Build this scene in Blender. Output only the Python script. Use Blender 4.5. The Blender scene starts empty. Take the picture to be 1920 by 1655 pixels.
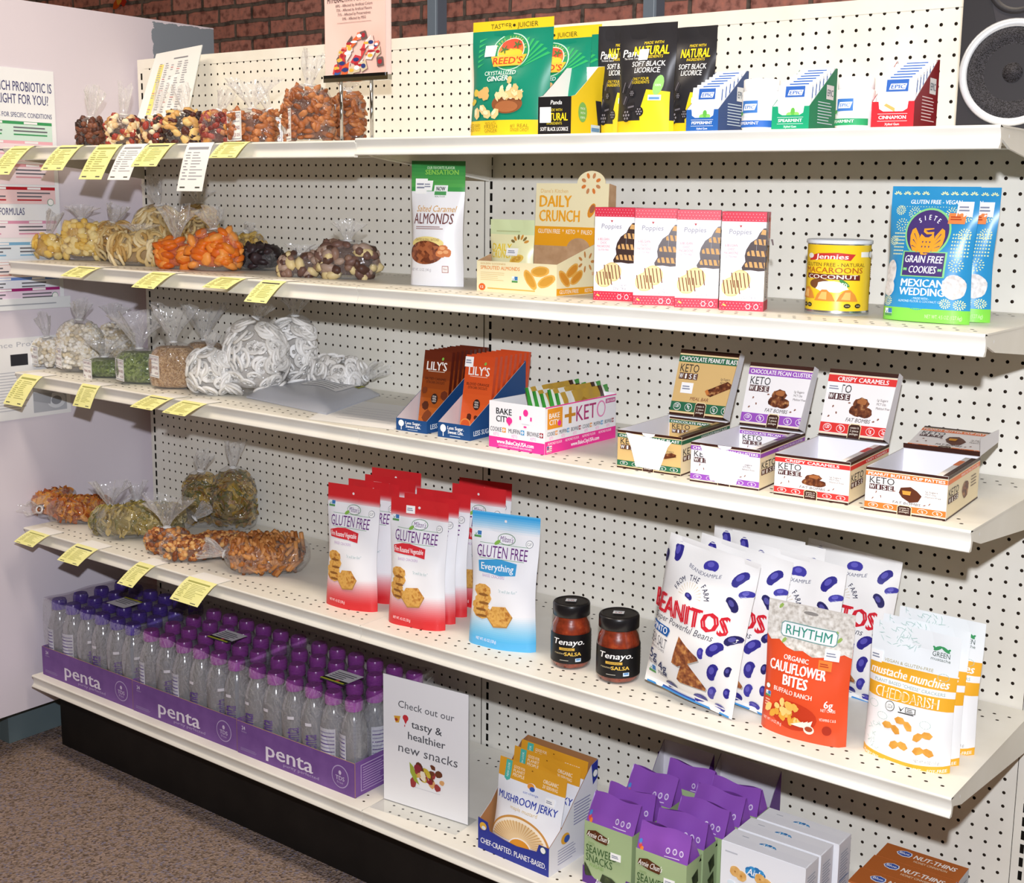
import bpy, bmesh, math, random
from mathutils import Vector, Matrix
from mathutils.geometry import tessellate_polygon
SC = bpy.context.scene
COL = SC.collection
PI = math.pi
# ------------------------------------------------------------------ camera
CAM = Vector((1.77035, -2.15745, 1.48912))
RB = Matrix(((0.807309, -0.11217, 0.579371), (0.58988, 0.12485, -0.797781), (0.017152, 0.985815, 0.166959)))
FPX, PX, PY = 2368.41, 1055.15, 778.28           # focal length and principal point in photo pixels (1920 x 1655)
cd = bpy.data.cameras.new('camera')
cd.sensor_fit = 'HORIZONTAL'; cd.sensor_width = 36.0
cd.lens = FPX * 36.0 / 1920.0
cd.shift_x = -(PX - 960.0) / 1920.0
cd.shift_y = -(827.5 - PY) / 1920.0
cd.clip_start = 0.05; cd.clip_end = 60
co = bpy.data.objects.new('camera', cd); COL.objects.link(co)
co.matrix_world = Matrix.Translation(CAM) @ RB.to_4x4()
SC.camera = co
SC.view_settings.view_transform = 'Standard'
SC.view_settings.look = 'None'
SC.view_settings.exposure = 0.0
SC.view_settings.gamma = 1.0
SC.view_settings.use_curve_mapping = False
SC.cycles.transparent_max_bounces = 40
SC.cycles.max_bounces = 6
# ------------------------------------------------------------------ light
wd = bpy.data.worlds.new('world'); SC.world = wd; wd.use_nodes = True
wd.node_tree.nodes['Background'].inputs[0].default_value = (1.0, 0.66, 0.28, 1)
wd.node_tree.nodes['Background'].inputs[1].default_value = 0.13

def lamp(name, kind, loc, target, energy, color, size=0.1, sizey=None):
    l = bpy.data.lights.new(name, kind); l.energy = energy; l.color = color
    if kind == 'AREA':
        l.size = size
        if sizey: l.shape = 'RECTANGLE'; l.size_y = sizey
        else: l.shape = 'DISK'
    else:
        l.shadow_soft_size = size
    o = bpy.data.objects.new(name, l); COL.objects.link(o); o.location = loc
    o.rotation_euler = (Vector(target) - Vector(loc)).to_track_quat('-Z', 'Y').to_euler()
    return o
# the flash on its bracket above the camera, and two warm ceiling fixtures of the shop
FL = lamp('camera_flash', 'SPOT', (1.783, -2.165, 1.722), (-0.45, 0.0, 0.65), 215.0, (0.965, 0.99, 1.08), 0.022)
FL.data.spot_size = math.radians(120); FL.data.spot_blend = 1.0
lamp('ceiling_lamp', 'AREA', (-0.7, -1.0, 2.97), (-0.7, -0.75, 0.0), 26.0, (1.0, 0.86, 0.70), 1.2, 0.3)
lamp('ceiling_lamp', 'AREA', (1.3, -1.0, 2.97), (1.3, -0.75, 0.0), 26.0, (1.0, 0.86, 0.70), 1.2, 0.3)
# ------------------------------------------------------------------ pixel to place
def ray(x, y): return (RB @ Vector(((x - PX) / FPX, -(y - PY) / FPX, -1.0))).normalized()
def at(x, y, z): d = ray(x, y); return CAM + d * ((z - CAM.z) / d.z)          # on a level plane (a shelf)
def aty(x, y, Y): d = ray(x, y); return CAM + d * ((Y - CAM.y) / d.y)         # on an upright plane facing the aisle
def atx(x, y, X): d = ray(x, y); return CAM + d * ((X - CAM.x) / d.x)
def proj(P):
    q = RB.transposed() @ (Vector(P) - CAM); return PX + FPX * q.x / -q.z, PY - FPX * q.y / -q.z
def top(P, py):                                                               # height above P that reaches photo row py
    a, b = 0.0, 1.2
    for _ in range(40):
        m = (a + b) / 2
        if proj((P[0], P[1], P[2] + m))[1] > py: a = m
        else: b = m
    return a
# ------------------------------------------------------------------ materials
MATS = {}
def lin(c): return c / 12.92 if c <= 0.04045 else ((c + 0.055) / 1.055) ** 2.4
def hexc(h):
    h = h.lstrip('#'); return tuple(lin(int(h[i:i + 2], 16) / 255) for i in (0, 2, 4)) + (1,)
class NT:
    def __init__(s, name):
        s.m = bpy.data.materials.new(name); s.m.use_nodes = True
        s.t = s.m.node_tree; s.b = s.t.nodes['Principled BSDF']; s.out = s.t.nodes['Material Output']
    def n(s, typ, **kw):
        nd = s.t.nodes.new(typ)
        for k, v in kw.items():
            if k[0] == 'i' and k[1:].isdigit(): nd.inputs[int(k[1:])].default_value = v
            elif k in nd.inputs: nd.inputs[k].default_value = v
            else: setattr(nd, k, v)
        return nd
    def l(s, a, b): s.t.links.new(a, b)
    def ramp(s, fac, stops):
        r = s.n('ShaderNodeValToRGB'); e = r.color_ramp.elements
        while len(e) < len(stops): e.new(0.5)
        for q, (p, c) in zip(e, stops): q.position = p; q.color = hexc(c) if isinstance(c, str) else c
        s.l(fac, r.inputs[0]); return r.outputs[0]
    def coord(s, scale=1.0, kind='Object'):
        tc = s.n('ShaderNodeTexCoord'); mp = s.n('ShaderNodeMapping')
        mp.inputs['Scale'].default_value = (scale,) * 3 if not isinstance(scale, tuple) else scale
        s.l(tc.outputs[kind], mp.inputs[0]); return mp.outputs[0]
    def bump(s, h, dist=0.001, strength=1.0):
        b = s.n('ShaderNodeBump'); b.inputs['Distance'].default_value = dist; b.inputs['Strength'].default_value = strength
        s.l(h, b.inputs['Height']); s.l(b.outputs[0], s.b.inputs['Normal'])
def ink(h, rough=0.55, spec=0.25, metal=0.0, name=None):
    k = (h, rough, spec, metal)
    if k not in MATS:
        q = NT('ink_' + h); q.b.inputs['Base Color'].default_value = hexc(h)
        q.b.inputs['Roughness'].default_value = rough; q.b.inputs['Metallic'].default_value = metal
        q.b.inputs['Specular IOR Level'].default_value = spec
        MATS[k] = q.m
    return MATS[k]
def foil(h): return ink(h, 0.32, 0.5)               # glossy pouch film
def speck(name, stops, scale=80.0, rough=0.6, bump=0.0006, detail=2.0, vor=False, spec=0.3):
    k = ('speck', name)
    if k not in MATS:
        q = NT(name); v = q.coord(1.0)
        if vor:
            t = q.n('ShaderNodeTexVoronoi', Scale=scale); q.l(v, t.inputs['Vector'])
            sx = q.n('ShaderNodeSeparateColor'); q.l(t.outputs['Color'], sx.inputs[0]); f = sx.outputs[0]; h = t.outputs['Distance']
        else:
            t = q.n('ShaderNodeTexNoise', Scale=scale, Detail=detail); q.l(v, t.inputs['Vector']); f = t.outputs[0]; h = f
        q.l(q.ramp(f, stops), q.b.inputs['Base Color']); q.b.inputs['Roughness'].default_value = rough
        q.b.inputs['Specular IOR Level'].default_value = spec
        if bump: q.bump(h, bump)
        MATS[k] = q.m
    return MATS[k]
# ------------------------------------------------------------------ mesh builder
GL = {}
def glyphs(s):
    k = s
    if k not in GL:
        c = bpy.data.curves.new('t', 'FONT'); c.body = s; c.resolution_u = 2
        o = bpy.data.objects.new('t', c); me = o.to_mesh()
        vs = [(v.co.x, v.co.y) for v in me.vertices]; fs = [tuple(p.vertices) for p in me.polygons]
        o.to_mesh_clear(); bpy.data.objects.remove(o); bpy.data.curves.remove(c)
        x0 = min((v[0] for v in vs), default=0); x1 = max((v[0] for v in vs), default=1)
        GL[k] = ([((v[0] - x0), v[1] / 0.69) for v in vs], fs, x1 - x0)
    return GL[k]
class Surf:                       # a printable surface: (a, b) in 0..1 -> point, w x h metres, cell = finest flat piece
    def __init__(s, fn, w, h, cell=9.0): s.f = fn; s.w = w; s.h = h; s.cell = cell
    def __call__(s, a, b, off=0.0): return s.f(a, b, off)
def plane(o, ux, uy, w, h):
    o, ux, uy = Vector(o), Vector(ux).normalized(), Vector(uy).normalized(); n = ux.cross(uy)
    return Surf(lambda a, b, off=0.0: o + ux * (a * w) + uy * (b * h) + n * off, w, h)
class MB:
    def __init__(s): s.v = []; s.f = []; s.m = []; s.mats = []; s.sm = []; s.k = 0
    def mi(s, m):
        if m not in s.mats: s.mats.append(m)
        return s.mats.index(m)
    def face(s, pts, m, smooth=False):
        i = len(s.v); s.v += [tuple(p) for p in pts]; s.f.append(tuple(range(i, i + len(pts)))); s.m.append(s.mi(m)); s.sm.append(smooth)
    def add(s, vs, fs, m, M=None, smooth=False):
        i = len(s.v); s.v += [tuple(M @ Vector(p)) for p in vs] if M else [tuple(p) for p in vs]
        k = s.mi(m) if not isinstance(m, list) else None
        for q, f in enumerate(fs):
            s.f.append(tuple(j + i for j in f)); s.m.append(k if k is not None else s.mi(m[q])); s.sm.append(smooth)
    def box(s, x0, x1, y0, y1, z0, z1, m, M=None):
        vs = [(x, y, z) for x in (x0, x1) for y in (y0, y1) for z in (z0, z1)]
        s.add(vs, [(0, 1, 3, 2), (4, 6, 7, 5), (0, 4, 5, 1), (2, 3, 7, 6), (0, 2, 6, 4), (1, 5, 7, 3)], m, M)
    def grid(s, fn, nu, nv, m, smooth=True, wrap=False):
        vs = [fn(i, j) for j in range(nv + 1) for i in range(nu + (0 if wrap else 1))]
        n = nu if wrap else nu + 1; fs = []; ms = []
        for j in range(nv):
            for i in range(nu):
                fs.append((j * n + i, j * n + (i + 1) % n, (j + 1) * n + (i + 1) % n, (j + 1) * n + i)); ms.append(m(i, j) if callable(m) else m)
        s.add(vs, fs, ms, None, smooth)
    def lathe(s, prof, m, seg=24, M=None, capb=True, capt=True):
        vs = [(r * math.cos(2 * PI * i / seg), r * math.sin(2 * PI * i / seg), z) for r, z in prof for i in range(seg)]
        fs = [(j * seg + i, j * seg + (i + 1) % seg, (j + 1) * seg + (i + 1) % seg, (j + 1) * seg + i) for j in range(len(prof) - 1) for i in range(seg)]
        ms = [m(j) if callable(m) else m for j in range(len(prof) - 1) for i in range(seg)]
        s.add(vs, fs, ms, M, True)
        for ok, j in ((capb, 0), (capt, len(prof) - 1)):
            if ok: s.add([vs[j * seg + i] for i in range(seg)], [tuple(range(seg))[::-1] if j == 0 else tuple(range(seg))], m(0 if j == 0 else j - 1) if callable(m) else m, M)
    def tube(s, p, r, m, seg=8):
        p = [Vector(q) for q in p]; vs = []; up = Vector((0.31, 0.22, 0.92))
        for i, q in enumerate(p):
            t = (p[min(i + 1, len(p) - 1)] - p[max(i - 1, 0)]).normalized()
            a = t.cross(up).normalized(); b = t.cross(a); rr = r[i] if isinstance(r, (list, tuple)) else r
            vs += [q + a * rr * math.cos(2 * PI * k / seg) + b * rr * math.sin(2 * PI * k / seg) for k in range(seg)]
        fs = [(i * seg + k, i * seg + (k + 1) % seg, (i + 1) * seg + (k + 1) % seg, (i + 1) * seg + k) for i in range(len(p) - 1) for k in range(seg)]
        fs += [tuple(range(seg))[::-1], tuple((len(p) - 1) * seg + k for k in range(seg))]
        s.add(vs, fs, m, None, True)
    # --- print on a surface; coordinates are fractions of the surface
    def tris(s, S, T, m, lvl):
        c = S.cell; st = list(T); out = []; s.k += lvl > 0; off = 0.0004 * lvl + 2.5e-6 * min(s.k, 150)
        while st:
            t = st.pop(); L = [math.hypot((t[i][0] - t[i - 1][0]) * S.w, (t[i][1] - t[i - 1][1]) * S.h) for i in range(3)]
            k = L.index(max(L))
            if L[k] > c:
                a, b, d = t[k - 1], t[k], t[k - 2]; mid = ((a[0] + b[0]) / 2, (a[1] + b[1]) / 2)
                st += [(a, mid, d), (mid, b, d)]
                if len(st) + len(out) > 6000: c *= 1.5
            else: out.append(t)
        idx = {}; vs = []; fs = []
        for t in out:
            f = []
            for p in t:
                q = (round(p[0], 6), round(p[1], 6))
                if q not in idx: idx[q] = len(vs); vs.append(S(p[0], p[1], off))
                f.append(idx[q])
            a = (t[1][0] - t[0][0]) * (t[2][1] - t[0][1]) - (t[1][1] - t[0][1]) * (t[2][0] - t[0][0])
            if abs(a) > 1e-12: fs.append(f if a > 0 else f[::-1])
        s.add(vs, fs, m, None, S.cell < 1)
    def poly(s, S, pts, m, lvl=1):
        t = tessellate_polygon([[Vector((p[0], p[1], 0)) for p in pts]])
        s.tris(S, [tuple(pts[i] for i in f) for f in t], m, lvl)
    def rect(s, S, x0, y0, x1, y1, m, lvl=1): s.poly(S, [(x0, y0), (x1, y0), (x1, y1), (x0, y1)], m, lvl)
    def ell(s, S, cx, cy, rx, ry, m, lvl=1, n=22, rag=0.0, rot=0.0, seed=1, a0=0.0, a1=2 * PI):
        R = random.Random(seed); pts = []
        for i in range(n):
            t = a0 + (a1 - a0) * i / (n if a1 - a0 > 6.28 else n - 1); k = 1 + R.uniform(-rag, rag)
            x, y = rx * S.w * k * math.cos(t), ry * S.h * k * math.sin(t)
            pts.append((cx + (x * math.cos(rot) - y * math.sin(rot)) / S.w, cy + (x * math.sin(rot) + y * math.cos(rot)) / S.h))
        s.poly(S, pts, m, lvl)
    def text(s, S, t, cx, cy, h, m, w=None, lvl=2, bold=0.0, al='c', sh=0.0, rot=0.0, arc=0.0):
        vs, fs, W = glyphs(t); bold = max(0.0, min(0.055, bold * 0.7)); hh = h * S.h; ww = (w * S.w) if w else W * hh / 0.69 * 0.69 * 1.0
        kx = ww / W; x0 = {'c': -0.5, 'l': 0.0, 'r': -1.0}[al] * ww
        for ex, ey in (((0, 0),) if bold < 0.004 else ((-bold, -bold * 0.5), (bold, bold * 0.5))):     # struck twice for heavier lettering
            q = []
            for x, y in vs:
                X = (x + ex) * kx + x0 + sh * y * hh; Y = (y + ey - 0.5) * hh
                if arc: Y += arc * hh * (1 - (2 * X / ww) ** 2)
                if rot: X, Y = X * math.cos(rot) - Y * math.sin(rot), X * math.sin(rot) + Y * math.cos(rot)
                q.append((cx + X / S.w, cy + Y / S.h))
            T = []
            for f in fs: T += [(q[f[0]], q[f[i]], q[f[i + 1]]) for i in range(1, len(f) - 1)]
            s.tris(S, T, m, lvl)
    def lines(s, S, x0, y0, x1, y1, n, m, lvl=2, seed=3, fill=0.5):          # lines of small print
        R = random.Random(seed); d = (y1 - y0) / n
        for i in range(n):
            e = x0 + (x1 - x0) * R.uniform(0.7, 1.0)
            s.rect(S, x0, y1 - d * (i + 1) + d * (1 - fill) / 2, e, y1 - d * (i + 1) + d * (1 + fill) / 2, m, lvl)
    def stars(s, S, pts, r, m, lvl=2, n=6):
        for x, y in pts: s.ell(S, x, y, r / S.w, r / S.h, m, lvl, n)
    def build(s, name, parent=None, loc=(0, 0, 0), rot=(0, 0, 0), **pr):
        me = bpy.data.meshes.new(name); me.from_pydata(s.v, [], s.f)
        for m in s.mats: me.materials.append(m)
        me.polygons.foreach_set('material_index', s.m); me.polygons.foreach_set('use_smooth', s.sm); me.update()
        o = bpy.data.objects.new(name, me); COL.objects.link(o)
        o.location = loc; o.rotation_euler = rot
        if parent: o.parent = parent
        for k, v in pr.items(): o[k] = v
        return o
def tag(o, label, cat, group=None, kind=None):
    o['label'] = label; o['category'] = cat
    if group: o['group'] = group
    if kind: o['kind'] = kind
    return o
def thing(name, label, cat, loc=(0, 0, 0), rz=0.0, group=None, rx=0.0, ry=0.0):
    o = bpy.data.objects.new(name, None); COL.objects.link(o); o.empty_display_size = 0.02
    o.location = loc; o.rotation_euler = (rx, ry, rz)
    return tag(o, label, cat, group)
def copy_tree(o, loc, rz=None, label=None, group=None):
    def cp(q, par):
        c = q.copy(); COL.objects.link(c); c.parent = par
        for ch in q.children: cp(ch, c)
        return c
    r = cp(o, None); r.location = loc
    if rz is not None: r.rotation_euler[2] = rz
    if label: r['label'] = label
    if group: r['group'] = group
    return r
def struct(o): o['kind'] = 'structure'; return o
ORD = ['first', 'second', 'third', 'fourth', 'fifth', 'sixth', 'seventh', 'eighth', 'ninth', 'tenth', 'eleventh', 'twelfth']
INCH = 0.0254
S1, S2, S3, S4, S0 = 1.5968, 1.3180, 1.0385, 0.6331, 0.2311        # shelf tops
DEP = 0.4064
# ================================================================== setting
def m_cream():
    q = NT('cream_painted_steel'); v = q.coord(1.0)
    n = q.n('ShaderNodeTexNoise', Scale=9.0, Detail=4.0); q.l(v, n.inputs['Vector'])
    q.l(q.ramp(n.outputs[0], [(0.3, '#e5e1d4'), (0.7, '#edeadf')]), q.b.inputs['Base Color'])
    q.b.inputs['Roughness'].default_value = 0.42; q.b.inputs['Specular IOR Level'].default_value = 0.3
    return q.m
CREAM = m_cream()
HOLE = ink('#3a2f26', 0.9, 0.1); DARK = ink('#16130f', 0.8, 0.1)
def m_carpet():
    q = NT('loop_pile_carpet'); v = q.coord(1.0)
    vo = q.n('ShaderNodeTexVoronoi', Scale=190.0); q.l(v, vo.inputs['Vector'])
    sx = q.n('ShaderNodeSeparateColor'); q.l(vo.outputs['Color'], sx.inputs[0])
    c1 = q.ramp(sx.outputs[0], [(0.0, '#5f5048'), (0.4, '#8d7a6c'), (0.7, '#9c877a'), (1.0, '#7a7482')])
    n = q.n('ShaderNodeTexNoise', Scale=2.2, Detail=3.0); q.l(v, n.inputs['Vector'])
    st = q.ramp(n.outputs[0], [(0.60, (0, 0, 0, 1)), (0.75, (0.75, 0.75, 0.75, 1))])
    mx = q.n('ShaderNodeMix', data_type='RGBA'); q.l(st, mx.inputs[0]); q.l(c1, mx.inputs[6]); mx.inputs[7].default_value = hexc('#63432d')
    q.l(mx.outputs[2], q.b.inputs['Base Color']); q.b.inputs['Roughness'].default_value = 0.95; q.b.inputs['Specular IOR Level'].default_value = 0.05
    q.bump(vo.outputs['Distance'], 0.004, 0.8)
    return q.m
def m_brick():
    q = NT('old_red_brick'); tc = q.n('ShaderNodeTexCoord'); sp = q.n('ShaderNodeSeparateXYZ'); cb = q.n('ShaderNodeCombineXYZ')
    q.l(tc.outputs['Object'], sp.inputs[0]); q.l(sp.outputs[0], cb.inputs[0]); q.l(sp.outputs[2], cb.inputs[1])
    nz = q.n('ShaderNodeTexNoise', Scale=14.0, Detail=3.0); q.l(cb.outputs[0], nz.inputs['Vector'])
    va = q.n('ShaderNodeVectorMath', operation='MULTIPLY_ADD'); q.l(nz.outputs['Color'], va.inputs[0])
    va.inputs[1].default_value = (0.014, 0.014, 0); q.l(cb.outputs[0], va.inputs[2])
    b = q.n('ShaderNodeTexBrick', Scale=1.0); q.l(va.outputs[0], b.inputs['Vector'])
    b.inputs['Color1'].default_value = hexc('#e39e90'); b.inputs['Color2'].default_value = hexc('#cc897b'); b.inputs['Mortar'].default_value = hexc('#7f736b')
    b.inputs['Mortar Size'].default_value = 0.009; b.inputs['Mortar Smooth'].default_value = 0.3; b.inputs['Brick Width'].default_value = 0.215; b.inputs['Row Height'].default_value = 0.0675
    n2 = q.n('ShaderNodeTexNoise', Scale=30.0, Detail=6.0); q.l(cb.outputs[0], n2.inputs['Vector'])
    sp2 = q.ramp(n2.outputs[0], [(0.35, (0.35, 0.3, 0.3, 1)), (0.5, (1, 1, 1, 1)), (0.7, (1.35, 1.2, 1.1, 1))])
    mm = q.n('ShaderNodeMix', data_type='RGBA', blend_type='MULTIPLY'); mm.inputs[0].default_value = 0.8
    q.l(b.outputs[0], mm.inputs[6]); q.l(sp2, mm.inputs[7]); q.l(mm.outputs[2], q.b.inputs['Base Color'])
    q.b.inputs['Roughness'].default_value = 0.85
    q.bump(b.outputs['Fac'], -0.006, 0.8)
    return q.m
def m_partition():
    q = NT('pale_lilac_laminate_part_painted'); tc = q.n('ShaderNodeTexCoord'); sp = q.n('ShaderNodeSeparateXYZ'); q.l(tc.outputs['Object'], sp.inputs[0])
    nz = q.n('ShaderNodeTexNoise', Scale=45.0, Detail=5.0); q.l(tc.outputs['Object'], nz.inputs['Vector'])
    md = q.n('ShaderNodeMath', operation='MULTIPLY_ADD'); q.l(nz.outputs[0], md.inputs[0]); md.inputs[1].default_value = 0.035; q.l(sp.outputs[1], md.inputs[2])
    # brushed edge of the grey paint, 11 cm from the far end, and a pale strip left along the top
    g = q.n('ShaderNodeMath', operation='GREATER_THAN'); q.l(md.outputs[0], g.inputs[0]); g.inputs[1].default_value = 0.098
    mz = q.n('ShaderNodeMath', operation='MULTIPLY_ADD'); q.l(nz.outputs[0], mz.inputs[0]); mz.inputs[1].default_value = 0.02; q.l(sp.outputs[2], mz.inputs[2])
    h = q.n('ShaderNodeMath', operation='LESS_THAN'); q.l(mz.outputs[0], h.inputs[0]); h.inputs[1].default_value = 1.967
    an = q.n('ShaderNodeMath', operation='MULTIPLY'); q.l(g.outputs[0], an.inputs[0]); q.l(h.outputs[0], an.inputs[1])
    n2 = q.n('ShaderNodeTexNoise', Scale=2.0, Detail=2.0); q.l(tc.outputs['Object'], n2.inputs['Vector'])
    pale = q.ramp(n2.outputs[0], [(0.3, '#ded6df'), (0.7, '#e4dce3')])
    mx = q.n('ShaderNodeMix', data_type='RGBA'); q.l(an.outputs[0], mx.inputs[0]); q.l(pale, mx.inputs[6]); mx.inputs[7].default_value = hexc('#8b949d')
    q.l(mx.outputs[2], q.b.inputs['Base Color']); q.b.inputs['Roughness'].default_value = 0.5; q.b.inputs['Specular IOR Level'].default_value = 0.3
    return q.m
b = MB(); b.box(-4.5, 4.5, -3.5, 1.7, -0.1, 0.0, m_carpet()); struct(b.build('floor'))
b = MB(); b.box(-4.5, 4.5, 1.55, 1.7, 0.0, 3.0, m_brick()); struct(b.build('wall_back'))
b = MB(); b.box(-1.50, -1.27, -1.15, 0.287, 0.118, 1.962, m_partition()); struct(b.build('wall_left'))
b = MB(); b.box(-1.485, -1.355, -0.405, 0.27, 0.0, 0.118, speck('grey_blue_base_board', [(0.3, '#56666a'), (0.7, '#6d7d80')], 5, 0.6, 0)); struct(b.build('baseboard_left'))
b = MB(); b.box(-4.5, 4.5, -3.5, 1.7, 3.0, 3.1, ink('#b8b2a8', 0.9)); struct(b.build('ceiling'))
GREYPOST = ink('#6d7a88', 0.4, 0.5)
for x, lab in ((-0.664, 'grey square steel post behind the shelving, left of the green ginger pouch'), (0.045, 'grey square steel post behind the shelving, above the black liquorice pouches')):
    b = MB(); b.box(x - 0.019, x + 0.019, 0.55, 0.588, 0.0, 2.6, GREYPOST)
    b.box(x + 0.0115, x + 0.0125, 0.549, 0.55, 0.0, 2.6, ink('#b9c6d2', 0.3, 0.5)); tag(b.build('steel_post'), lab, 'post', 'steel posts behind the shelving')
# an orange paper leaf hanging by the bricks
b = MB(); Pl = aty(225, 0, 1.53); LS = plane((-0.06, 0, -0.045), (1, 0, 0), (0, 0, 1), 0.12, 0.09)
for k, (cx, cy, c, r) in enumerate(((0.3, 0.35, '#d8571f', 0.6), (0.62, 0.45, '#c22d1e', -0.5), (0.5, 0.65, '#e8a33a', 1.2))):
    b.ell(LS, cx, cy, 0.3, 0.22, ink(c), k + 1, 12, 0.2, r, k)
tag(b.build('paper_leaf', None, Pl), 'orange and red paper leaves on the brick wall, top left', 'decoration')

# ------------------------------------------------------------------ gondola
gon = thing('shelving_unit', 'cream steel gondola shelving unit with perforated back panels and black kick plate', 'shelving', (0, 0, 0))
OCT = [(math.cos(PI / 4 * k + PI / 8 * 0), math.sin(PI / 4 * k)) for k in range(8)]
SQ = [(1, 0), (1, 1), (0, 1), (-1, 1), (-1, 0), (-1, -1), (0, -1), (1, -1)]
def peg_panel(x0):
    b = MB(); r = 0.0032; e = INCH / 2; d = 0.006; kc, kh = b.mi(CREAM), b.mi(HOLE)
    zt = (60.6 + 11) * INCH; rows = 63
    for j in range(rows):
        z = zt - j * INCH
        for i in range(46):
            x = x0 + (i + 1.5) * INCH; n = len(b.v)
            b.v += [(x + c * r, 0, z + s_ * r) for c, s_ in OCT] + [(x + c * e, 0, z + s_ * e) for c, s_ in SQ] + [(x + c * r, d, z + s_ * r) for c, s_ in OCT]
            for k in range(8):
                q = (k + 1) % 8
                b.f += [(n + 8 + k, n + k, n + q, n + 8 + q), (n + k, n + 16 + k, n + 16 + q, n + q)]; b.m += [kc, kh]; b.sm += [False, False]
    xa, xb = x0 + 0.0178, x0 + 48 * INCH - 0.0178; xi, xj = x0 + INCH, x0 + 47 * INCH
    z0, z1 = zt - (rows - 0.5) * INCH, zt + 0.5 * INCH; t = 1.8445
    for q in ((xa, xi, z0, z1), (xj, xb, z0, z1), (xa, xb, z1, t), (xa, xb, 0.2, z0)):
        b.face([(q[0], 0, q[2]), (q[1], 0, q[2]), (q[1], 0, q[3]), (q[0], 0, q[3])], CREAM)
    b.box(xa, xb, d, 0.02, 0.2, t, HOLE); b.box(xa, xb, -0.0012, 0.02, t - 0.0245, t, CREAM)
    return b.build('back_panel', gon)
for x0 in (-48 * INCH, 0.0): peg_panel(x0)
for x in (-48 * INCH, 0.0, 48 * INCH):
    b = MB(); b.box(x - 0.0172, x + 0.0172, 0.002, 0.045, 0.0, 1.8445, CREAM)
    for j in range(70):
        z = 1.80 - j * INCH; b.face([(x - 0.0035, 0.0015, z - 0.0085), (x + 0.0035, 0.0015, z - 0.0085), (x + 0.0035, 0.0015, z + 0.0085), (x - 0.0035, 0.0015, z + 0.0085)], DARK)
    b.build('upright', gon)
b = MB(); KB = speck('black_kick_plate', [(0.3, '#14110f'), (0.7, '#1d1916')], 12, 0.6, 0)
b.box(-1.24, 1.26, -0.318, -0.30, 0.0, S0 - 0.04, KB); b.build('kick_plate', gon, label='black kick plate')
b = MB(); b.box(1.2364, 2.4, 0.0, 0.02, 0.2, 1.8445, CREAM); b.build('back_panel', gon)
def shelf(x0, z, lab, base=False, dz=0.0):
    t = thing('shelf', lab, 'shelf', (x0, 0, z + dz), 0, 'shelves of the gondola')
    L = 48 * INCH; b = MB(); g = 0.0007
    b.box(g, L - g, -DEP, -0.004, -0.003, 0.0, CREAM)
    for y in (-DEP + 0.03, -DEP + 0.0554, -0.05, -0.075):
        o = 0.5 if y in (-DEP + 0.03, -0.05) else 0.0
        for i in range(1, 47):
            x = (i + o + 0.5) * INCH
            b.add([(x + 0.0032 * c, y + 0.0026 * s_, 0.0003) for c, s_ in OCT], [tuple(range(8))], HOLE)
    b.build('deck', t)
    # rolled front rail with its shallow hollow for price strips
    pr = [(-DEP, 0.0), (-DEP - 0.002, -0.0015), (-DEP - 0.0022, -0.004), (-DEP + 0.0012, -0.0075), (-DEP + 0.003, -0.0155), (-DEP + 0.0012, -0.025), (-DEP - 0.004, -0.0295), (-DEP - 0.0035, -0.0318), (-DEP + 0.006, -0.032), (-DEP + 0.012, -0.012), (-DEP + 0.012, -0.003)]
    b = MB(); n = len(pr)
    b.add([(x, y, zz) for x in (g, L - g) for y, zz in pr], [(k, k + 1, n + k + 1, n + k) for k in range(n - 1)], CREAM, None, True)
    for x in (g, L - g): b.face([(x, y, zz) for y, zz in (pr if x == g else pr[::-1])], CREAM)
    b.build('front_rail', t)
    if not base:
        b = MB()
        for y in (-0.31, -0.18): b.box(0.03, L - 0.03, y - 0.02, y + 0.02, -0.022, -0.003, CREAM)
        b.build('stiffener', t)
        for x in (0.0015, L - 0.0055):
            b = MB(); pts = [(-DEP + 0.012, -0.003), (-DEP + 0.012, -0.018), (-DEP + 0.05, -0.03), (-0.004, -0.068), (-0.004, -0.003)]
            b.add([(xx, y, zz) for xx in (x, x + 0.004) for y, zz in pts], [(4, 3, 2, 1, 0), (5, 6, 7, 8, 9)] + [(k, (k + 1) % 5, 5 + (k + 1) % 5, 5 + k) for k in range(5)], CREAM)
            b.ell(plane((x + 0.004, -DEP, -0.03), (0, 1, 0), (0, 0, 1), 0.1, 0.03), 0.4, 0.55, 0.02, 0.09, ink('#ffffff', 0.2), 1)
            b.build('bracket', t)
    return t
for x0, side in ((-48 * INCH, 'left'), (0.0, 'right')):
    for z, nm in ((S1, 'top'), (S2, 'second from the top'), (S3, 'third from the top'), (S4, 'fourth from the top')):
        shelf(x0, z, 'cream steel shelf, %s, in the %s bay' % (nm, side), dz=0.004 if (side == 'right' and z == S1) else 0.0)
    shelf(x0, S0, 'cream steel base deck over the black kick plate, %s bay' % side, True)
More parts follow.
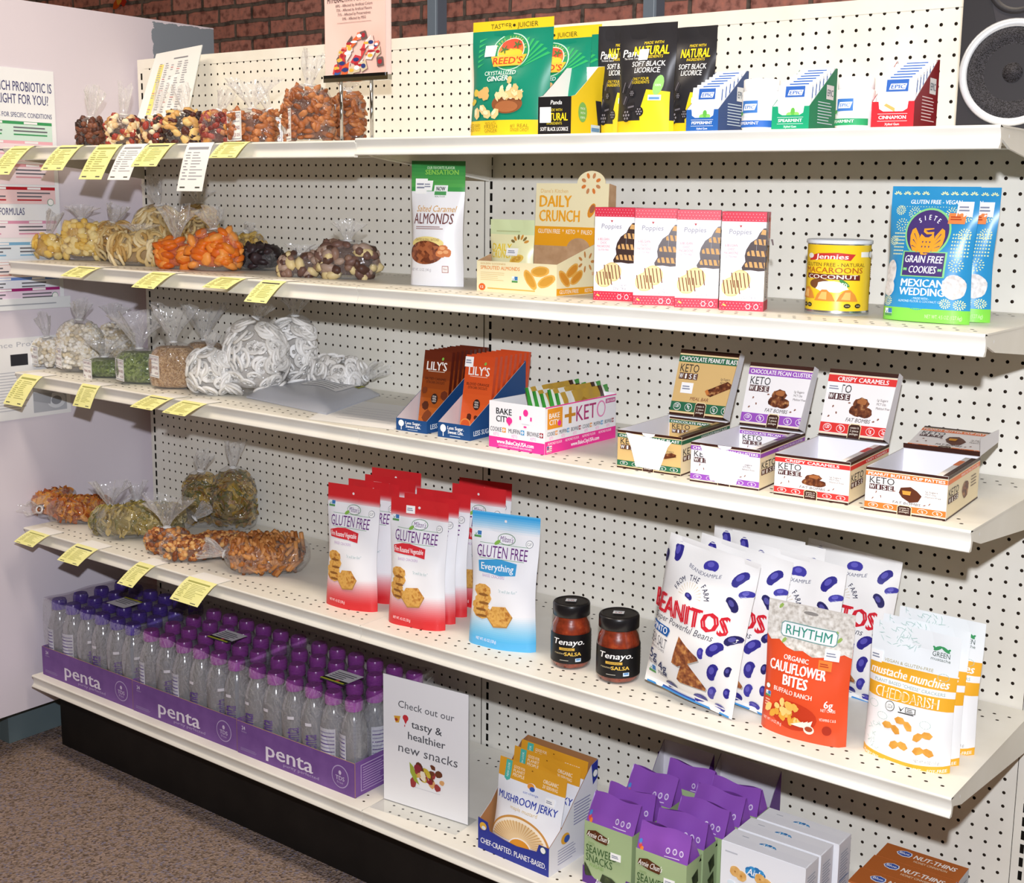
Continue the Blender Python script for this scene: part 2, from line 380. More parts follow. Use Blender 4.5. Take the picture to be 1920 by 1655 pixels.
# ================================================================== packaging builders
W_, K_ = '#fbfbf8', '#1b1a1c'
def place(z, p1, p2, py=None, tx=None):
    """bottom front corners seen at photo points p1, p2 on a shelf of height z -> middle point, width, heading, height"""
    A, B = at(p1[0], p1[1], z), at(p2[0], p2[1], z); m = (A + B) / 2
    h = top(A if tx is None else B, py) if py is not None else None
    return m, (B - A).length, math.atan2(B.y - A.y, B.x - A.x), h
def place1(Y, x1, x2, yt, z=S1 + 0.0042):
    """thing standing on the top shelf (its foot hidden by the rail) at depth Y"""
    A, B = aty(x1, 240, Y), aty(x2, 240, Y); zt = aty((x1 + x2) / 2, yt, Y).z
    return Vector(((A.x + B.x) / 2, Y, z)), B.x - A.x, zt - z
def sphere(n=7, r=4):
    vs = [(0, 0, -1)]; fs = []
    for j in range(1, r):
        t = -PI / 2 + PI * j / r; vs += [(math.cos(t) * math.cos(2 * PI * i / n), math.cos(t) * math.sin(2 * PI * i / n), math.sin(t)) for i in range(n)]
    vs.append((0, 0, 1)); L = len(vs) - 1
    for i in range(n):
        k = (i + 1) % n; fs.append((0, 1 + k, 1 + i)); fs.append((L, L - n + i, L - n + k))
        for j in range(r - 2): fs.append((1 + j * n + i, 1 + j * n + k, 1 + (j + 1) * n + k, 1 + (j + 1) * n + i))
    return vs, fs
SPH = sphere()
def ring(R=1.0, r=0.33, n=10, m=6, sx=1.0):
    vs = [((R + r * math.cos(2 * PI * j / m)) * math.cos(2 * PI * i / n) * sx, (R + r * math.cos(2 * PI * j / m)) * math.sin(2 * PI * i / n), r * math.sin(2 * PI * j / m)) for i in range(n) for j in range(m)]
    fs = [(i * m + j, (i + 1) % n * m + j, (i + 1) % n * m + (j + 1) % m, i * m + (j + 1) % m) for i in range(n) for j in range(m)]
    return vs, fs
RING = ring()
def joinp(L):
    vs, fs = [], []
    for (v, f), M in L:
        n = len(vs); vs += [tuple(M @ Vector(p)) for p in v]; fs += [tuple(k + n for k in q) for q in f]
    return vs, fs
def tr(x, y, z, s=1.0, r=0.0): return Matrix.Translation((x, y, z)) @ Matrix.Rotation(r, 4, 'Z') @ Matrix.Scale(s, 4)
PRETZ = joinp([(ring(0.9, 0.26, 14, 6, 1.12), tr(0, 0, 0)), (ring(0.48, 0.24, 9, 6), tr(-0.46, 0.25, 0)), (ring(0.48, 0.24, 9, 6), tr(0.46, 0.25, 0)), (ring(0.46, 0.24, 9, 6), tr(0, -0.45, 0))])
def curl():
    vs = [(x, y, 0.55 * (x * x) - 0.4 * y * y + 0.3 * x * y) for y in (-1, -0.33, 0.33, 1) for x in (-1, -0.33, 0.33, 1)]
    return vs, [(j * 4 + i, j * 4 + i + 1, j * 4 + i + 5, j * 4 + i + 4) for j in range(3) for i in range(3)]
CURL = curl()
STICK = ([(x, 0.23 * math.cos(k * PI / 3), 0.23 * math.sin(k * PI / 3)) for x in (-1, 1) for k in range(6)], [(k, (k + 1) % 6, 6 + (k + 1) % 6, 6 + k) for k in range(6)] + [(5, 4, 3, 2, 1, 0), (6, 7, 8, 9, 10, 11)])
def m_clear(name, tint, gloss, rough=0.05):
    q = NT(name); t = q.t; t.nodes.remove(q.b); a = t.nodes.new('ShaderNodeBsdfTransparent'); g = t.nodes.new('ShaderNodeBsdfGlossy'); g.inputs['Roughness'].default_value = rough
    a.inputs[0].default_value = hexc(tint); lw = q.n('ShaderNodeLayerWeight', Blend=0.3); f = q.n('ShaderNodeMath', operation='MULTIPLY_ADD'); q.l(lw.outputs['Facing'], f.inputs[0]); f.inputs[1].default_value = gloss; f.inputs[2].default_value = 0.02
    m = t.nodes.new('ShaderNodeMixShader'); q.l(f.outputs[0], m.inputs[0]); q.l(a.outputs[0], m.inputs[1]); q.l(g.outputs[0], m.inputs[2]); q.l(m.outputs[0], q.out.inputs[0]); return q.m
def m_film(name, haze, tint='#ffffff', sc=38.0, clear=(0.97, 0.97, 0.97, 1)):
    q = NT(name); t = q.t; t.nodes.remove(q.b)
    tr_ = t.nodes.new('ShaderNodeBsdfTransparent'); gl = t.nodes.new('ShaderNodeBsdfGlossy'); df = t.nodes.new('ShaderNodeBsdfDiffuse')
    gl.inputs['Roughness'].default_value = 0.16; df.inputs[0].default_value = hexc(tint); tr_.inputs[0].default_value = clear
    v = q.coord(1.0); n = q.n('ShaderNodeTexNoise', Scale=sc, Detail=2.0, Distortion=1.5); q.l(v, n.inputs['Vector'])
    bp = q.n('ShaderNodeBump'); bp.inputs['Distance'].default_value = 0.012; q.l(n.outputs[0], bp.inputs['Height']); q.l(bp.outputs[0], gl.inputs['Normal'])
    lw = q.n('ShaderNodeLayerWeight', Blend=0.35); q.l(bp.outputs[0], lw.inputs['Normal'])
    f = q.n('ShaderNodeMath', operation='MULTIPLY_ADD'); q.l(lw.outputs['Facing'], f.inputs[0]); f.inputs[1].default_value = 0.22; f.inputs[2].default_value = 0.05
    m1 = t.nodes.new('ShaderNodeMixShader'); q.l(f.outputs[0], m1.inputs[0]); q.l(tr_.outputs[0], m1.inputs[1]); q.l(gl.outputs[0], m1.inputs[2])
    m2 = t.nodes.new('ShaderNodeMixShader')
    f2 = q.n('ShaderNodeMath', operation='MULTIPLY_ADD'); q.l(lw.outputs['Facing'], f2.inputs[0]); f2.inputs[1].default_value = haze * 2.2; f2.inputs[2].default_value = haze * 0.5
    q.l(f2.outputs[0], m2.inputs[0]); q.l(m1.outputs[0], m2.inputs[1]); q.l(df.outputs[0], m2.inputs[2])
    q.l(m2.outputs[0], q.out.inputs[0])
    return q.m
FILM = m_film('clear_bag_film', 0.06); TAIL = m_film('gathered_bag_film', 0.17, sc=22.0)
def sticker(par, M, w, h, lines, name='label', seed=1):
    b = MB(); S = Surf(lambda a, c, off=0.0: M @ Vector(((a - 0.5) * w, -off, (c - 0.5) * h)), w, h)
    b.rect(S, 0, 0, 1, 1, ink(W_), 1); g = ink('#7d7f8c')
    for x0, y0, x1, y1 in ((0.05, 0.05, 0.95, 0.07), (0.05, 0.93, 0.95, 0.95), (0.05, 0.05, 0.065, 0.95), (0.935, 0.05, 0.95, 0.95)): b.rect(S, x0, y0, x1, y1, g, 2)
    for t, y, hh, c in lines: b.text(S, t, 0.5, y, hh, ink(c), 0.78, 2)
    return b.build(name, par)
LBL = lambda nm, pr: [("NATURE'S", 0.82, 0.11, '#8a5a6a'), ('market', 0.66, 0.07, '#8d8f9a'), (nm, 0.44, 0.12, '#7c2b2b'), ('lb     ' + pr, 0.2, 0.1, '#7c2b2b')]
CONT = {
 'choc': (SPH, (0.013, 0.009, 0.008), ['#4a2a1f', '#5c3426', '#7a4a35', '#2f1b15'], '#3a2018', 95),
 'mix': (SPH, (0.011, 0.008, 0.007), ['#b98a55', '#d8b98a', '#5b2a20', '#3b2a22', '#e8d7b4', '#9b3a2e'], '#5a3a28', 120),
 'dark': (SPH, (0.014, 0.010, 0.006), ['#2a1a18', '#3a2420', '#e0bd78', '#53271f', '#c79a5a'], '#2e1c17', 105),
 'cran': (SPH, (0.012, 0.008, 0.007), ['#8a3a32', '#6a2a26', '#c98f4a', '#b07a55', '#a0524a'], '#5e2d24', 110),
 'almond': (SPH, (0.0155, 0.0085, 0.0055), ['#a8683f', '#96572f', '#b8794a', '#8a4e2c'], '#6b3b20', 150),
 'banana': (SPH, (0.014, 0.013, 0.005), ['#ecc765', '#f2d88a', '#e2b54e'], '#d8ad4e', 80),
 'pine': (SPH, (0.014, 0.011, 0.008), ['#efcf7a', '#f3dc9a', '#e6bf60'], '#dcb65c', 100),
 'apple': (RING, (0.0135, 0.0135, 0.010), ['#d9bd82', '#cda96a', '#e5cf9c', '#b98f50'], '#b08a52', 85),
 'applebig': (RING, (0.0165, 0.0165, 0.011), ['#e3cb94', '#d7b87a', '#efdcae', '#c29c5c'], '#b89560', 75),
 'apricot': (SPH, (0.021, 0.017, 0.009), ['#f08a2e', '#e8761f', '#f6a04a', '#dd6a1c'], '#d8681c', 60),
 'prune': (SPH, (0.024, 0.016, 0.010), ['#241a1c', '#2e2224', '#1c1416', '#3a2c2e'], '#1c1416', 60),
 'date': (SPH, (0.018, 0.011, 0.010), ['#6d5046', '#8a6c5c', '#54392f', '#d9c48f', '#a58d7d'], '#5c443a', 75),
 'raisin': (SPH, (0.010, 0.008, 0.006), ['#b8964a', '#a08038', '#c9aa5e'], '#8d7030', 90),
 'puff': (SPH, (0.0085, 0.0065, 0.005), ['#f4efe2', '#ebe2ce', '#fbf8f0', '#e0d2b4'], '#e6dcc8', 210),
 'pretzel': (PRETZ, (0.0175, 0.0175, 0.013), ['#efede8', '#f8f6f2', '#e6e3dd'], '#c4beb6', 85),
 'orange': (CURL, (0.0125, 0.0095, 0.006), ['#d08a3a', '#c2702a', '#b8602a', '#e0a04a', '#a85524'], '#a05a26', 110),
 'veg': (CURL, (0.0125, 0.0095, 0.006), ['#a8873f', '#8f7a38', '#b89a50', '#6f6a34', '#9a6f34'], '#7c6630', 120),
 'vegpale': (CURL, (0.0125, 0.0095, 0.006), ['#c4ad62', '#b29a50', '#d4c07e', '#90884a'], '#9a8748', 100),
 'granola': (SPH, (0.010, 0.007, 0.006), ['#b9773f', '#a0602f', '#cd9256', '#7f4423', '#d9a868'], '#8a522a', 150),
 'stick': (STICK, (0.021, 0.021, 0.021), ['#b87a42', '#a86a34', '#c68a50', '#96592a'], '#8a5428', 150),
 'seed': (None, 0, 0, [(0.25, '#4d5f2a'), (0.5, '#8fa05a'), (0.75, '#66783a')], 0),
 'tan': (None, 0, 0, [(0.3, '#a07a52'), (0.7, '#c9a67c')], 0),
}
DENS = {'pretzel': 1.7, 'puff': 3.4, 'orange': 3.0, 'veg': 3.0, 'vegpale': 3.0, 'stick': 4.5, 'apple': 3.0, 'applebig': 3.0}
def bulk(kind, label, z, x1, x2, yb, yt, ytail, group, seed=1, Y=None, asp=0.8, lean=0.0, rz=None, lay=0.0, lab=None, sq=0.5, tailw=1.0, name='bag', tlean=(0.0, 0.0), n=None):
    """a clear film bag of loose food tied at the neck; x1..x2, yb, yt frame the filled part, ytail the tip of the tail"""
    R = random.Random(seed * 77 + 5); xc = (x1 + x2) / 2
    if Y is None: Y = at(xc, yb, z).y
    if not lay and kind in CONT and CONT[kind][1]: e = 4.0; x1, x2 = x1 + e, x2 - e
    Y = min(Y, -0.03); tn = abs(CAM.x - aty(xc, yb, Y).x) / (Y - CAM.y)
    for _ in range(4):                                    # the outline seen from the aisle is wider than the bag by its depth
        A, B = aty(x1, yb, Y), aty(x2, yb, Y); w = (B.x - A.x) / math.sqrt(1 + (asp * tn) ** 2); d = w * asp
        if lay: d = max(lay[0], lay[2] * 0.8)
        Y = min(Y, -0.012 - (d + max(w, d)) / 2)
    P = aty(xc, yb, Y + d / 2)
    h = max(0.03, aty(xc, yt, Y + d * 0.5).z - z if not lay else w * 0.6)
    tl = max(0.02, aty(xc, ytail, Y + d * 0.4).z - z - h) if ytail is not None else 0.05
    face = math.atan2(CAM.x - P.x, P.y - CAM.y) * 0.6 if rz is None else rz          # the sewn front of the bag looks towards the aisle
    t = thing(name, label, 'bag of food', (P.x, Y + d * 0.5, z), face, group)
    if lay: w, d, h = lay[0], lay[1], lay[2]
    ph = [R.uniform(0, 6.28) for _ in range(4)]
    def body(th, u, k=1.0):
        r = (0.80 + 0.20 * math.sin(min(1, u / 0.3) * PI / 2)) * (min(1.0, (u + 0.02) / 0.07) ** 0.4)
        if u > 0.55: r *= max(0.0, 1 - ((u - 0.55) / 0.46) ** 2.6) ** 0.55
        r *= 1 + 0.05 * math.sin(2 * th + ph[0] + 4 * u) + 0.035 * math.sin(5 * u * 2 + ph[1] + th) + 0.02 * math.sin(7 * th + ph[2])
        c, s_ = math.cos(th), math.sin(th); e = 2.0 / (2.0 + sq * 2)
        cx = math.copysign(abs(c) ** e, c); sy = math.copysign(abs(s_) ** e, s_)
        p = Vector((cx * w / 2 * r * k, sy * d / 2 * r * k, h * (0.5 + (u - 0.5) * k)))
        if lay: p = Vector((p.x, -(p.z - h / 2), p.y * (0.85 if p.y > 0 else 1) + d / 2)); p.z = max(p.z, 0.001 + (1 - k) * 0.02)
        else: p.y += lean * p.z; p.z = max(p.z, 0.0008 + (1 - k) * 0.03)
        return p
    proto, sz, cols, base, cnt = CONT[kind]
    b = MB()
    if proto is None:
        m = speck(kind + '_grain', base, 320 if kind == 'tan' else 190, 0.6, 0.0015, vor=True)
        b.grid(lambda i, j: body(2 * PI * i / 28, j / 20, 0.96), 28, 18, m, True, True)
        b.face([body(2 * PI * i / 28, 18 / 20, 0.96) for i in range(28)], m)
    else:
        mm = [ink(c, 0.45, 0.35) for c in cols]
        b.grid(lambda i, j: body(2 * PI * i / 20, j / 14, 0.80), 20, 14, ink(base, 0.7), True, True)
        area = (w * h + d * h) * 1.25; cnt = n or int(min(520, max(45, area * DENS.get(kind, 2.3) / (PI * sz[0] * sz[1]))))
        for _ in range(cnt):
            th = (PI / 2 if lay else -PI / 2) + R.uniform(-2.1, 2.1); u = R.uniform(0.03, 0.96) ** 0.9; p = body(th, u, 0.88 if proto is CURL else 0.92)
            g = (Matrix.Rotation(R.uniform(-0.5, 0.5), 4, 'Y') @ Matrix.Rotation(R.uniform(0, 6.28), 4, 'Z')) if kind in ('pretzel', 'apple', 'applebig', 'banana', 'stick', 'orange', 'veg', 'vegpale') else (Matrix.Rotation(R.uniform(0, 6.28), 4, 'X') @ Matrix.Rotation(R.uniform(0, 6.28), 4, 'Z') @ Matrix.Rotation(R.uniform(-0.6, 0.6), 4, 'Y'))
            nv = (body(th, u, 1.0) - body(th, u, 0.7)).normalized()
            M = Matrix.Translation(p) @ nv.to_track_quat('Z', 'Y').to_matrix().to_4x4() @ g
            k = R.uniform(0.8, 1.15); M = M @ Matrix.Diagonal((sz[0] * k, sz[1] * k, sz[2] * k, 1))
            b.add(proto[0], proto[1], R.choice(mm), M, True)
    b.build('contents', t, kind='stuff')
    b = MB(); b.grid(lambda i, j: body(2 * PI * i / 26, min(0.995, j / 16), 1.03 if proto else 1.0), 26, 16, FILM, True, True); b.build('film', t)
    # gathered neck and ruffled tail
    if lay: nb = Vector((0, -h / 2 - 0.002, d * 0.45)); ax = Vector((tlean[0], -1, 0.3 + tlean[1])).normalized()
    else: nb = Vector((0, lean * h, h * 0.985)); ax = Vector((tlean[0], tlean[1], 1.0)).normalized()
    q = ax.to_track_quat('Z', 'Y').to_matrix(); a0 = R.uniform(0, 6.28); nr = R.choice((5, 6, 7)); fw = min(w * 0.42, 0.05) * tailw
    def tail(i, j):
        s_ = j / 9; th = 2 * PI * i / 36
        r = 0.0065 + fw * s_ ** 1.3 * (0.75 + 0.25 * math.sin(nr * th + a0) + 0.12 * math.sin(3 * th + 5 * s_)); fl = 1 - 0.55 * s_
        return nb + q @ Vector((r * math.cos(th), r * math.sin(th) * fl, tl * s_ * (1 + 0.14 * math.sin(2 * th + a0) * s_)))
    b = MB(); b.grid(tail, 36, 9, TAIL, True, True); b.build('gathered_neck', t)
    b = MB(); v, f = ring(0.0085, 0.0022, 12, 6); b.add(v, f, ink('#f4f4f2', 0.4), Matrix.Translation(nb) @ q.to_4x4(), True); b.build('twist_tie', t)
    if lab:
        lw, lh = lab.get('w', 0.055), lab.get('h', 0.055); u = lab.get('u', 0.45); th = -PI / 2 + lab.get('th', 0.0)
        p = body(th, u, 1.06); nv = (body(th, u, 1.0) - body(th, u, 0.5)); nv.z = 0; nv.normalize()
        M = Matrix.Translation(p) @ Matrix(((-nv.y, -nv.x, 0), (nv.x, -nv.y, 0), (0, 0, 1))).to_4x4() @ Matrix.Rotation(lab.get('r', 0.0), 4, 'Y')
        sticker(t, M, lw, lh, LBL(lab['t'], lab['p']))
    return t
def pouch_surf(w, h, d, seal=0.13, pinch=0.04, wr=0.0016, seed=1, pillow=False, cell=0.012, bowl=0.0):
    R = random.Random(seed * 13 + 1); a1, a2, a3 = [R.uniform(0, 6.28) for _ in range(3)]
    def half(a, b):
        b = min(1.0, max(0.0, b)); c = max(0.0, 1 - (2 * a - 1) ** 2)
        if pillow: s_ = max(0.0, 1 - abs(2 * min(1, max(0, (b - seal) / (1 - 2 * seal))) - 1) ** 2.4); return d / 2 * s_ ** 0.6 * c ** 0.62
        s_ = min(1.0, b / (1 - seal)); return d / 2 * (1 - s_ ** 2.2) * (0.92 + 0.25 * math.sin(PI * s_)) * c ** (0.5 + 0.22 * s_)
    def wx(b):
        s_ = min(1.0, b / (1 - seal)); return 1 - pinch * math.sin(PI * s_) ** 2
    def wave(a, b):
        k = (1 - (2 * a - 1) ** 4)
        return wr * k * (math.sin(9 * a + 5 * b + a1) * math.sin(7 * b + a2) + 0.7 * math.sin(17 * b - 6 * a + a3) * max(0, 1 - abs(2 * b - 1)))
    def f(a, b, off=0.0): return Vector(((a - 0.5) * w * wx(b), -half(a, b) - wave(a, b) - off, b * h - bowl * h * 4 * a * (1 - a) * (1 - b) ** 8))
    def back(a, b): return Vector(((a - 0.5) * w * wx(b), half(a, b) + 0.0004, b * h))
    S = Surf(f, w, h, cell); S.back = back; return S
def mixhex(a, b, t):
    A = [int(a[i:i + 2], 16) for i in (1, 3, 5)]; B = [int(b[i:i + 2], 16) for i in (1, 3, 5)]
    return '#%02x%02x%02x' % tuple(int(x + (y - x) * t + 0.5) for x, y in zip(A, B))
def grad(y0, y1, c0, c1, n=7): return [(y0 + (y1 - y0) * i / n, y0 + (y1 - y0) * (i + 1) / n, mixhex(c0, c1, (i + 0.5) / n)) for i in range(n)]
def pouch(name, label, cat, m, w, rz, h, d, bands, prn=None, lean=0.06, group=None, seed=1, backc=None, nu=18, nv=26, **kw):
    S = pouch_surf(w, h, d, seed=seed, **kw); b = MB()
    rows = sorted(set([round(i / nv, 4) for i in range(nv + 1)] + [round(y, 4) for q in bands for y in q[:2]]))
    rows = [r for i, r in enumerate(rows) if i == 0 or r - rows[i - 1] > 1e-4]
    def mat(i, j):
        y = (rows[j] + rows[j + 1]) / 2
        for y0, y1, c in bands:
            if y0 <= y <= y1: return foil(c)
        return foil(bands[0][2])
    b.grid(lambda i, j: S(i / nu, rows[j]), nu, len(rows) - 1, mat)
    b.grid(lambda i, j: S.back(1 - i / nu, rows[j]), nu, len(rows) - 1, (lambda i, j: foil(backc)) if backc else mat)
    b.grid(lambda i, j: (S(i / nu, 0) if j else S.back(i / nu, 0)), nu, 1, mat)
    if prn: prn(b, S)
    o = b.build(name, None, m, (-lean, 0, rz)); tag(o, label, cat, group)
    return o, S
def price(par, S, cx, cy, w=0.022, h=0.014, txt=True, col=W_, name='price_sticker', rot=0.0, t2=None):
    b = MB(); b.rect(S, cx - w / 2 / S.w, cy - h / 2 / S.h, cx + w / 2 / S.w, cy + h / 2 / S.h, ink(col, 0.6), 5)
    g = ink('#8b8fa0' if col == W_ else '#b8431f')
    if t2: b.text(S, t2, cx, cy, h / S.h * 0.55, g, w / S.w * 0.8, 6)
    elif txt: b.lines(S, cx - w * 0.38 / S.w, cy - h * 0.2 / S.h, cx + w * 0.38 / S.w, cy + h * 0.25 / S.h, 2, g, 6)
    return b.build(name, par)
def seal(b, S, cx, cy, r, c, lvl=3, txt=None, bg=None, tc=None):               # small round certificate mark
    b.ell(S, cx, cy, r / S.w, r / S.h, ink(c), lvl, 20); b.ell(S, cx, cy, r * 0.86 / S.w, r * 0.86 / S.h, ink(bg or W_), lvl + 1, 20)
    if txt: b.text(S, txt, cx, cy, r * 0.8 / S.h, ink(tc or c), r * 1.3 / S.w, lvl + 2)
def gmo(b, S, cx, cy, w=0.012, lvl=3):                                        # little square certificate with green foot and blue top
    x, y = w / 2 / S.w, w * 0.4 / S.h
    b.rect(S, cx - x, cy - y, cx + x, cy + y, ink('#e9f2f6'), lvl); b.rect(S, cx - x, cy - y, cx + x, cy - y * 0.35, ink('#5c9a58'), lvl + 1)
    b.rect(S, cx - x * 0.05, cy - y * 0.2, cx + x, cy + y, ink('#3f78b5'), lvl + 1); b.poly(S, [(cx - x * 0.8, cy + y * 0.6), (cx - x * 0.5, cy - y * 0.3), (cx + x * 0.1, cy + y * 0.9), (cx - x * 0.5, cy)], ink('#2f5f3f'), lvl + 2)
def carton(name, label, cat, m, w, d, h, rz, cols, group=None, prn=None, lean=0.0):
    """closed box standing with its front on the line through m; cols: front, right side, top, left, back"""
    b = MB(); P = [(-w / 2, 0), (w / 2, 0), (w / 2, d), (-w / 2, d)]
    F = plane((-w / 2, 0, 0), (1, 0, 0), (0, 0, 1), w, h); Rr = plane((w / 2, 0, 0), (0, 1, 0), (0, 0, 1), d, h)
    T = plane((-w / 2, 0, h), (1, 0, 0), (0, 1, 0), w, d); L = plane((-w / 2, d, 0), (0, -1, 0), (0, 0, 1), d, h); Bk = plane((w / 2, d, 0), (-1, 0, 0), (0, 0, 1), w, h)
    Bo = plane((-w / 2, d, 0), (1, 0, 0), (0, -1, 0), w, d)
    for S, c in zip((F, Rr, T, L, Bk, Bo), list(cols) + [cols[0]]): b.rect(S, 0, 0, 1, 1, ink(c), 0)
    if prn: prn(b, F, Rr, T, L)
    o = b.build(name, None, m, (lean, 0, rz)); tag(o, label, cat, group); o['dims'] = 0; del o['dims']
    return o, F, Rr, T, L
# ================================================================== bags of loose food, left bay
G1, G2, G3, G4 = 'bags of nuts on the top shelf', 'bags of dried fruit on the second shelf', 'bags of puffs, seeds and pretzels on the third shelf', 'bags of chips and snack mixes on the fourth shelf'
# top shelf: kind, label, x1, x2, filled top, tail tip, depth, extra
bulk('almond', 'clear bag of almonds behind the chrome sign post, right of the tall almond bag', S1, 622, 684, 250, 170, 158, G1, 9, Y=-0.20, lab=dict(t='ALMONDS', p='5.99', th=-0.75, u=0.5))
bulk('almond', 'small clear bag of almonds half hidden left of the tall almond bag', S1, 484, 528, 255, 205, 158, G1, 7, Y=-0.24, tlean=(-0.5, 0), tailw=1.3, lab=dict(t='ALMONDS', p='5.99', th=0.2))
bulk('choc', 'clear bag of dark chocolate pieces, leftmost on the top shelf', S1, 145, 202, 262, 219, 163, G1, 1, Y=-0.325, asp=0.9, tlean=(0.15, 0), tailw=1.5)
bulk('mix', 'clear bag of mixed nuts and raisins, second from the left on the top shelf', S1, 200, 268, 262, 214, 158, G1, 2, Y=-0.32, asp=0.8, tlean=(0.1, 0), tailw=0.8)
bulk('mix', 'clear bag of pale nut mix standing before the leaning price list', S1, 266, 318, 262, 216, 155, G1, 3, Y=-0.335, asp=0.9, tlean=(0.3, 0))
bulk('dark', 'clear bag of dark trail mix with banana slices, right of the leaning price list', S1, 312, 384, 262, 205, 160, G1, 4, Y=-0.32, asp=0.7, tlean=(-0.15, 0))
bulk('cran', 'clear bag of reddish cranberry nut mix left of the labelled raw almonds', S1, 380, 450, 260, 206, 165, G1, 5, Y=-0.31, asp=0.7, tlean=(0.4, 0))
bulk('almond', 'squat clear bag of almonds with a white label on its front, on the top shelf', S1, 432, 516, 258, 203, 150, G1, 6, Y=-0.325, asp=0.65, tailw=1.5, lab=dict(t='RAW ALMONDS', p='5.25', w=0.068, h=0.062, th=-0.45, u=0.5))
bulk('almond', 'tall clear bag packed with almonds, left of the chrome sign posts', S1, 536, 624, 256, 158, 98, G1, 8, Y=-0.30, asp=0.6, tlean=(0.2, 0), lab=dict(t='ALMONDS', p='5.26', w=0.062, h=0.066, th=-0.7, u=0.33))
# second shelf
bulk('applebig', 'large clear bag of dried apple rings at the back of the second shelf', S2, 255, 345, 462, 384, 333, G2, 20, asp=0.6, tlean=(-0.25, 0), tailw=0.9)
bulk('apple', 'clear bag of dried apple rings behind the larger apricot bag', S2, 342, 408, 462, 379, 352, G2, 21, asp=0.7)
bulk('raisin', 'clear bag of golden raisins at the back, behind the prunes', S2, 428, 498, 490, 434, 418, G2, 22, asp=0.7, tlean=(0.8, 0), tailw=0.8)
bulk('banana', 'clear bag of yellow pineapple pieces, leftmost on the second shelf', S2, 62, 126, 488, 438, 395, G2, 23, asp=0.8, tlean=(0.35, 0))
bulk('pine', 'taller clear bag of pale yellow dried pineapple on the second shelf', S2, 124, 190, 490, 408, 385, G2, 24, asp=0.6)
bulk('apple', 'clear bag of small dried apple rings right of the pineapple', S2, 178, 255, 491, 416, 384, G2, 25, asp=0.6, tlean=(0.3, 0))
bulk('applebig', 'clear bag of pale apple rings at the shelf edge, in front of the large one', S2, 216, 308, 500, 436, 420, G2, 26, asp=0.5)
bulk('apricot', 'small clear bag of orange dried apricots, left one of two', S2, 300, 368, 506, 448, 388, G2, 27, asp=0.75, tailw=1.4)
bulk('apricot', 'larger clear bag of orange dried apricots, right one of two', S2, 364, 442, 510, 428, 388, G2, 28, asp=0.6, tlean=(-0.15, 0), tailw=1.3)
bulk('prune', 'clear bag of black prunes lying on the second shelf', S2, 430, 534, 509, 462, None, G2, 29, rz=-1.2, lay=(0.082, 0.052, 0.12))
bulk('date', 'low clear bag of sugared dates left of the knotted date bag', S2, 527, 604, 521, 476, 466, G2, 30, asp=0.7)
bulk('date', 'clear bag of sugared dates with a knotted top, rightmost on the second shelf', S2, 604, 702, 525, 450, 414, G2, 31, asp=0.6, tailw=0.7)
# third shelf
L3 = lambda t, p, th=-0.5, u=0.42: dict(t=t, p=p, th=th, u=u, w=0.05, h=0.052)
bulk('puff', 'clear bag of white puffs behind the green seeds on the third shelf', S3, 186, 250, 680, 604, 572, G3, 40, asp=0.7)
bulk('tan', 'clear bag of tan grain at the back, right of the labelled grain bag', S3, 352, 418, 700, 636, 575, G3, 41, asp=0.7, tailw=1.5)
bulk('puff', 'small clear bag of white puffs with a label, leftmost on the third shelf', S3, 62, 120, 692, 632, 588, G3, 42, asp=0.8, tlean=(-0.15, 0), lab=L3('PUFFED RICE', '1.52'))
bulk('puff', 'tall clear bag of white puffs with a label on the third shelf', S3, 116, 190, 702, 598, 564, G3, 43, asp=0.65, tlean=(0.15, 0), lab=L3('PUFFED RICE', '2.16', -0.6, 0.3))
bulk('seed', 'low clear bag of mixed green seeds leaning by the tall puff bag', S3, 168, 228, 712, 668, 636, G3, 44, asp=0.7, tailw=1.6, lab=L3('TRAIL MIX', '3.50', -0.5))
bulk('seed', 'clear bag of green pumpkin seeds with a white label', S3, 228, 300, 724, 652, 590, G3, 45, asp=0.6, tailw=1.6, lab=L3('PUMPKIN SEED', '4.25', -0.45))
bulk('tan', 'clear bag of fine tan grain with a white label', S3, 290, 366, 734, 640, 576, G3, 46, asp=0.6, tailw=1.2, lab=L3('SESAME SEED', '4.50', -0.4, 0.5))
bulk('pretzel', 'tall clear bag of white coated pretzels at the back, right of the front one', S3, 518, 594, 735, 590, 557, G3, 47, asp=0.7, tailw=0.8)
bulk('pretzel', 'tall clear bag of white coated pretzels in front, leaning back', S3, 424, 530, 748, 596, 563, G3, 48, asp=0.55, tlean=(0.6, 0.2), lean=0.12)
bulk('pretzel', 'small clear bag of white coated pretzels, left of the tall ones', S3, 357, 436, 745, 652, 624, G3, 49, asp=0.6, tlean=(0.2, 0), tailw=0.7)
bulk('pretzel', 'clear bag of white coated pretzels lying down at the back', S3, 580, 690, 728, 650, None, G3, 50, rz=1.9, lay=(0.10, 0.08, 0.135), tlean=(0, 0.4))
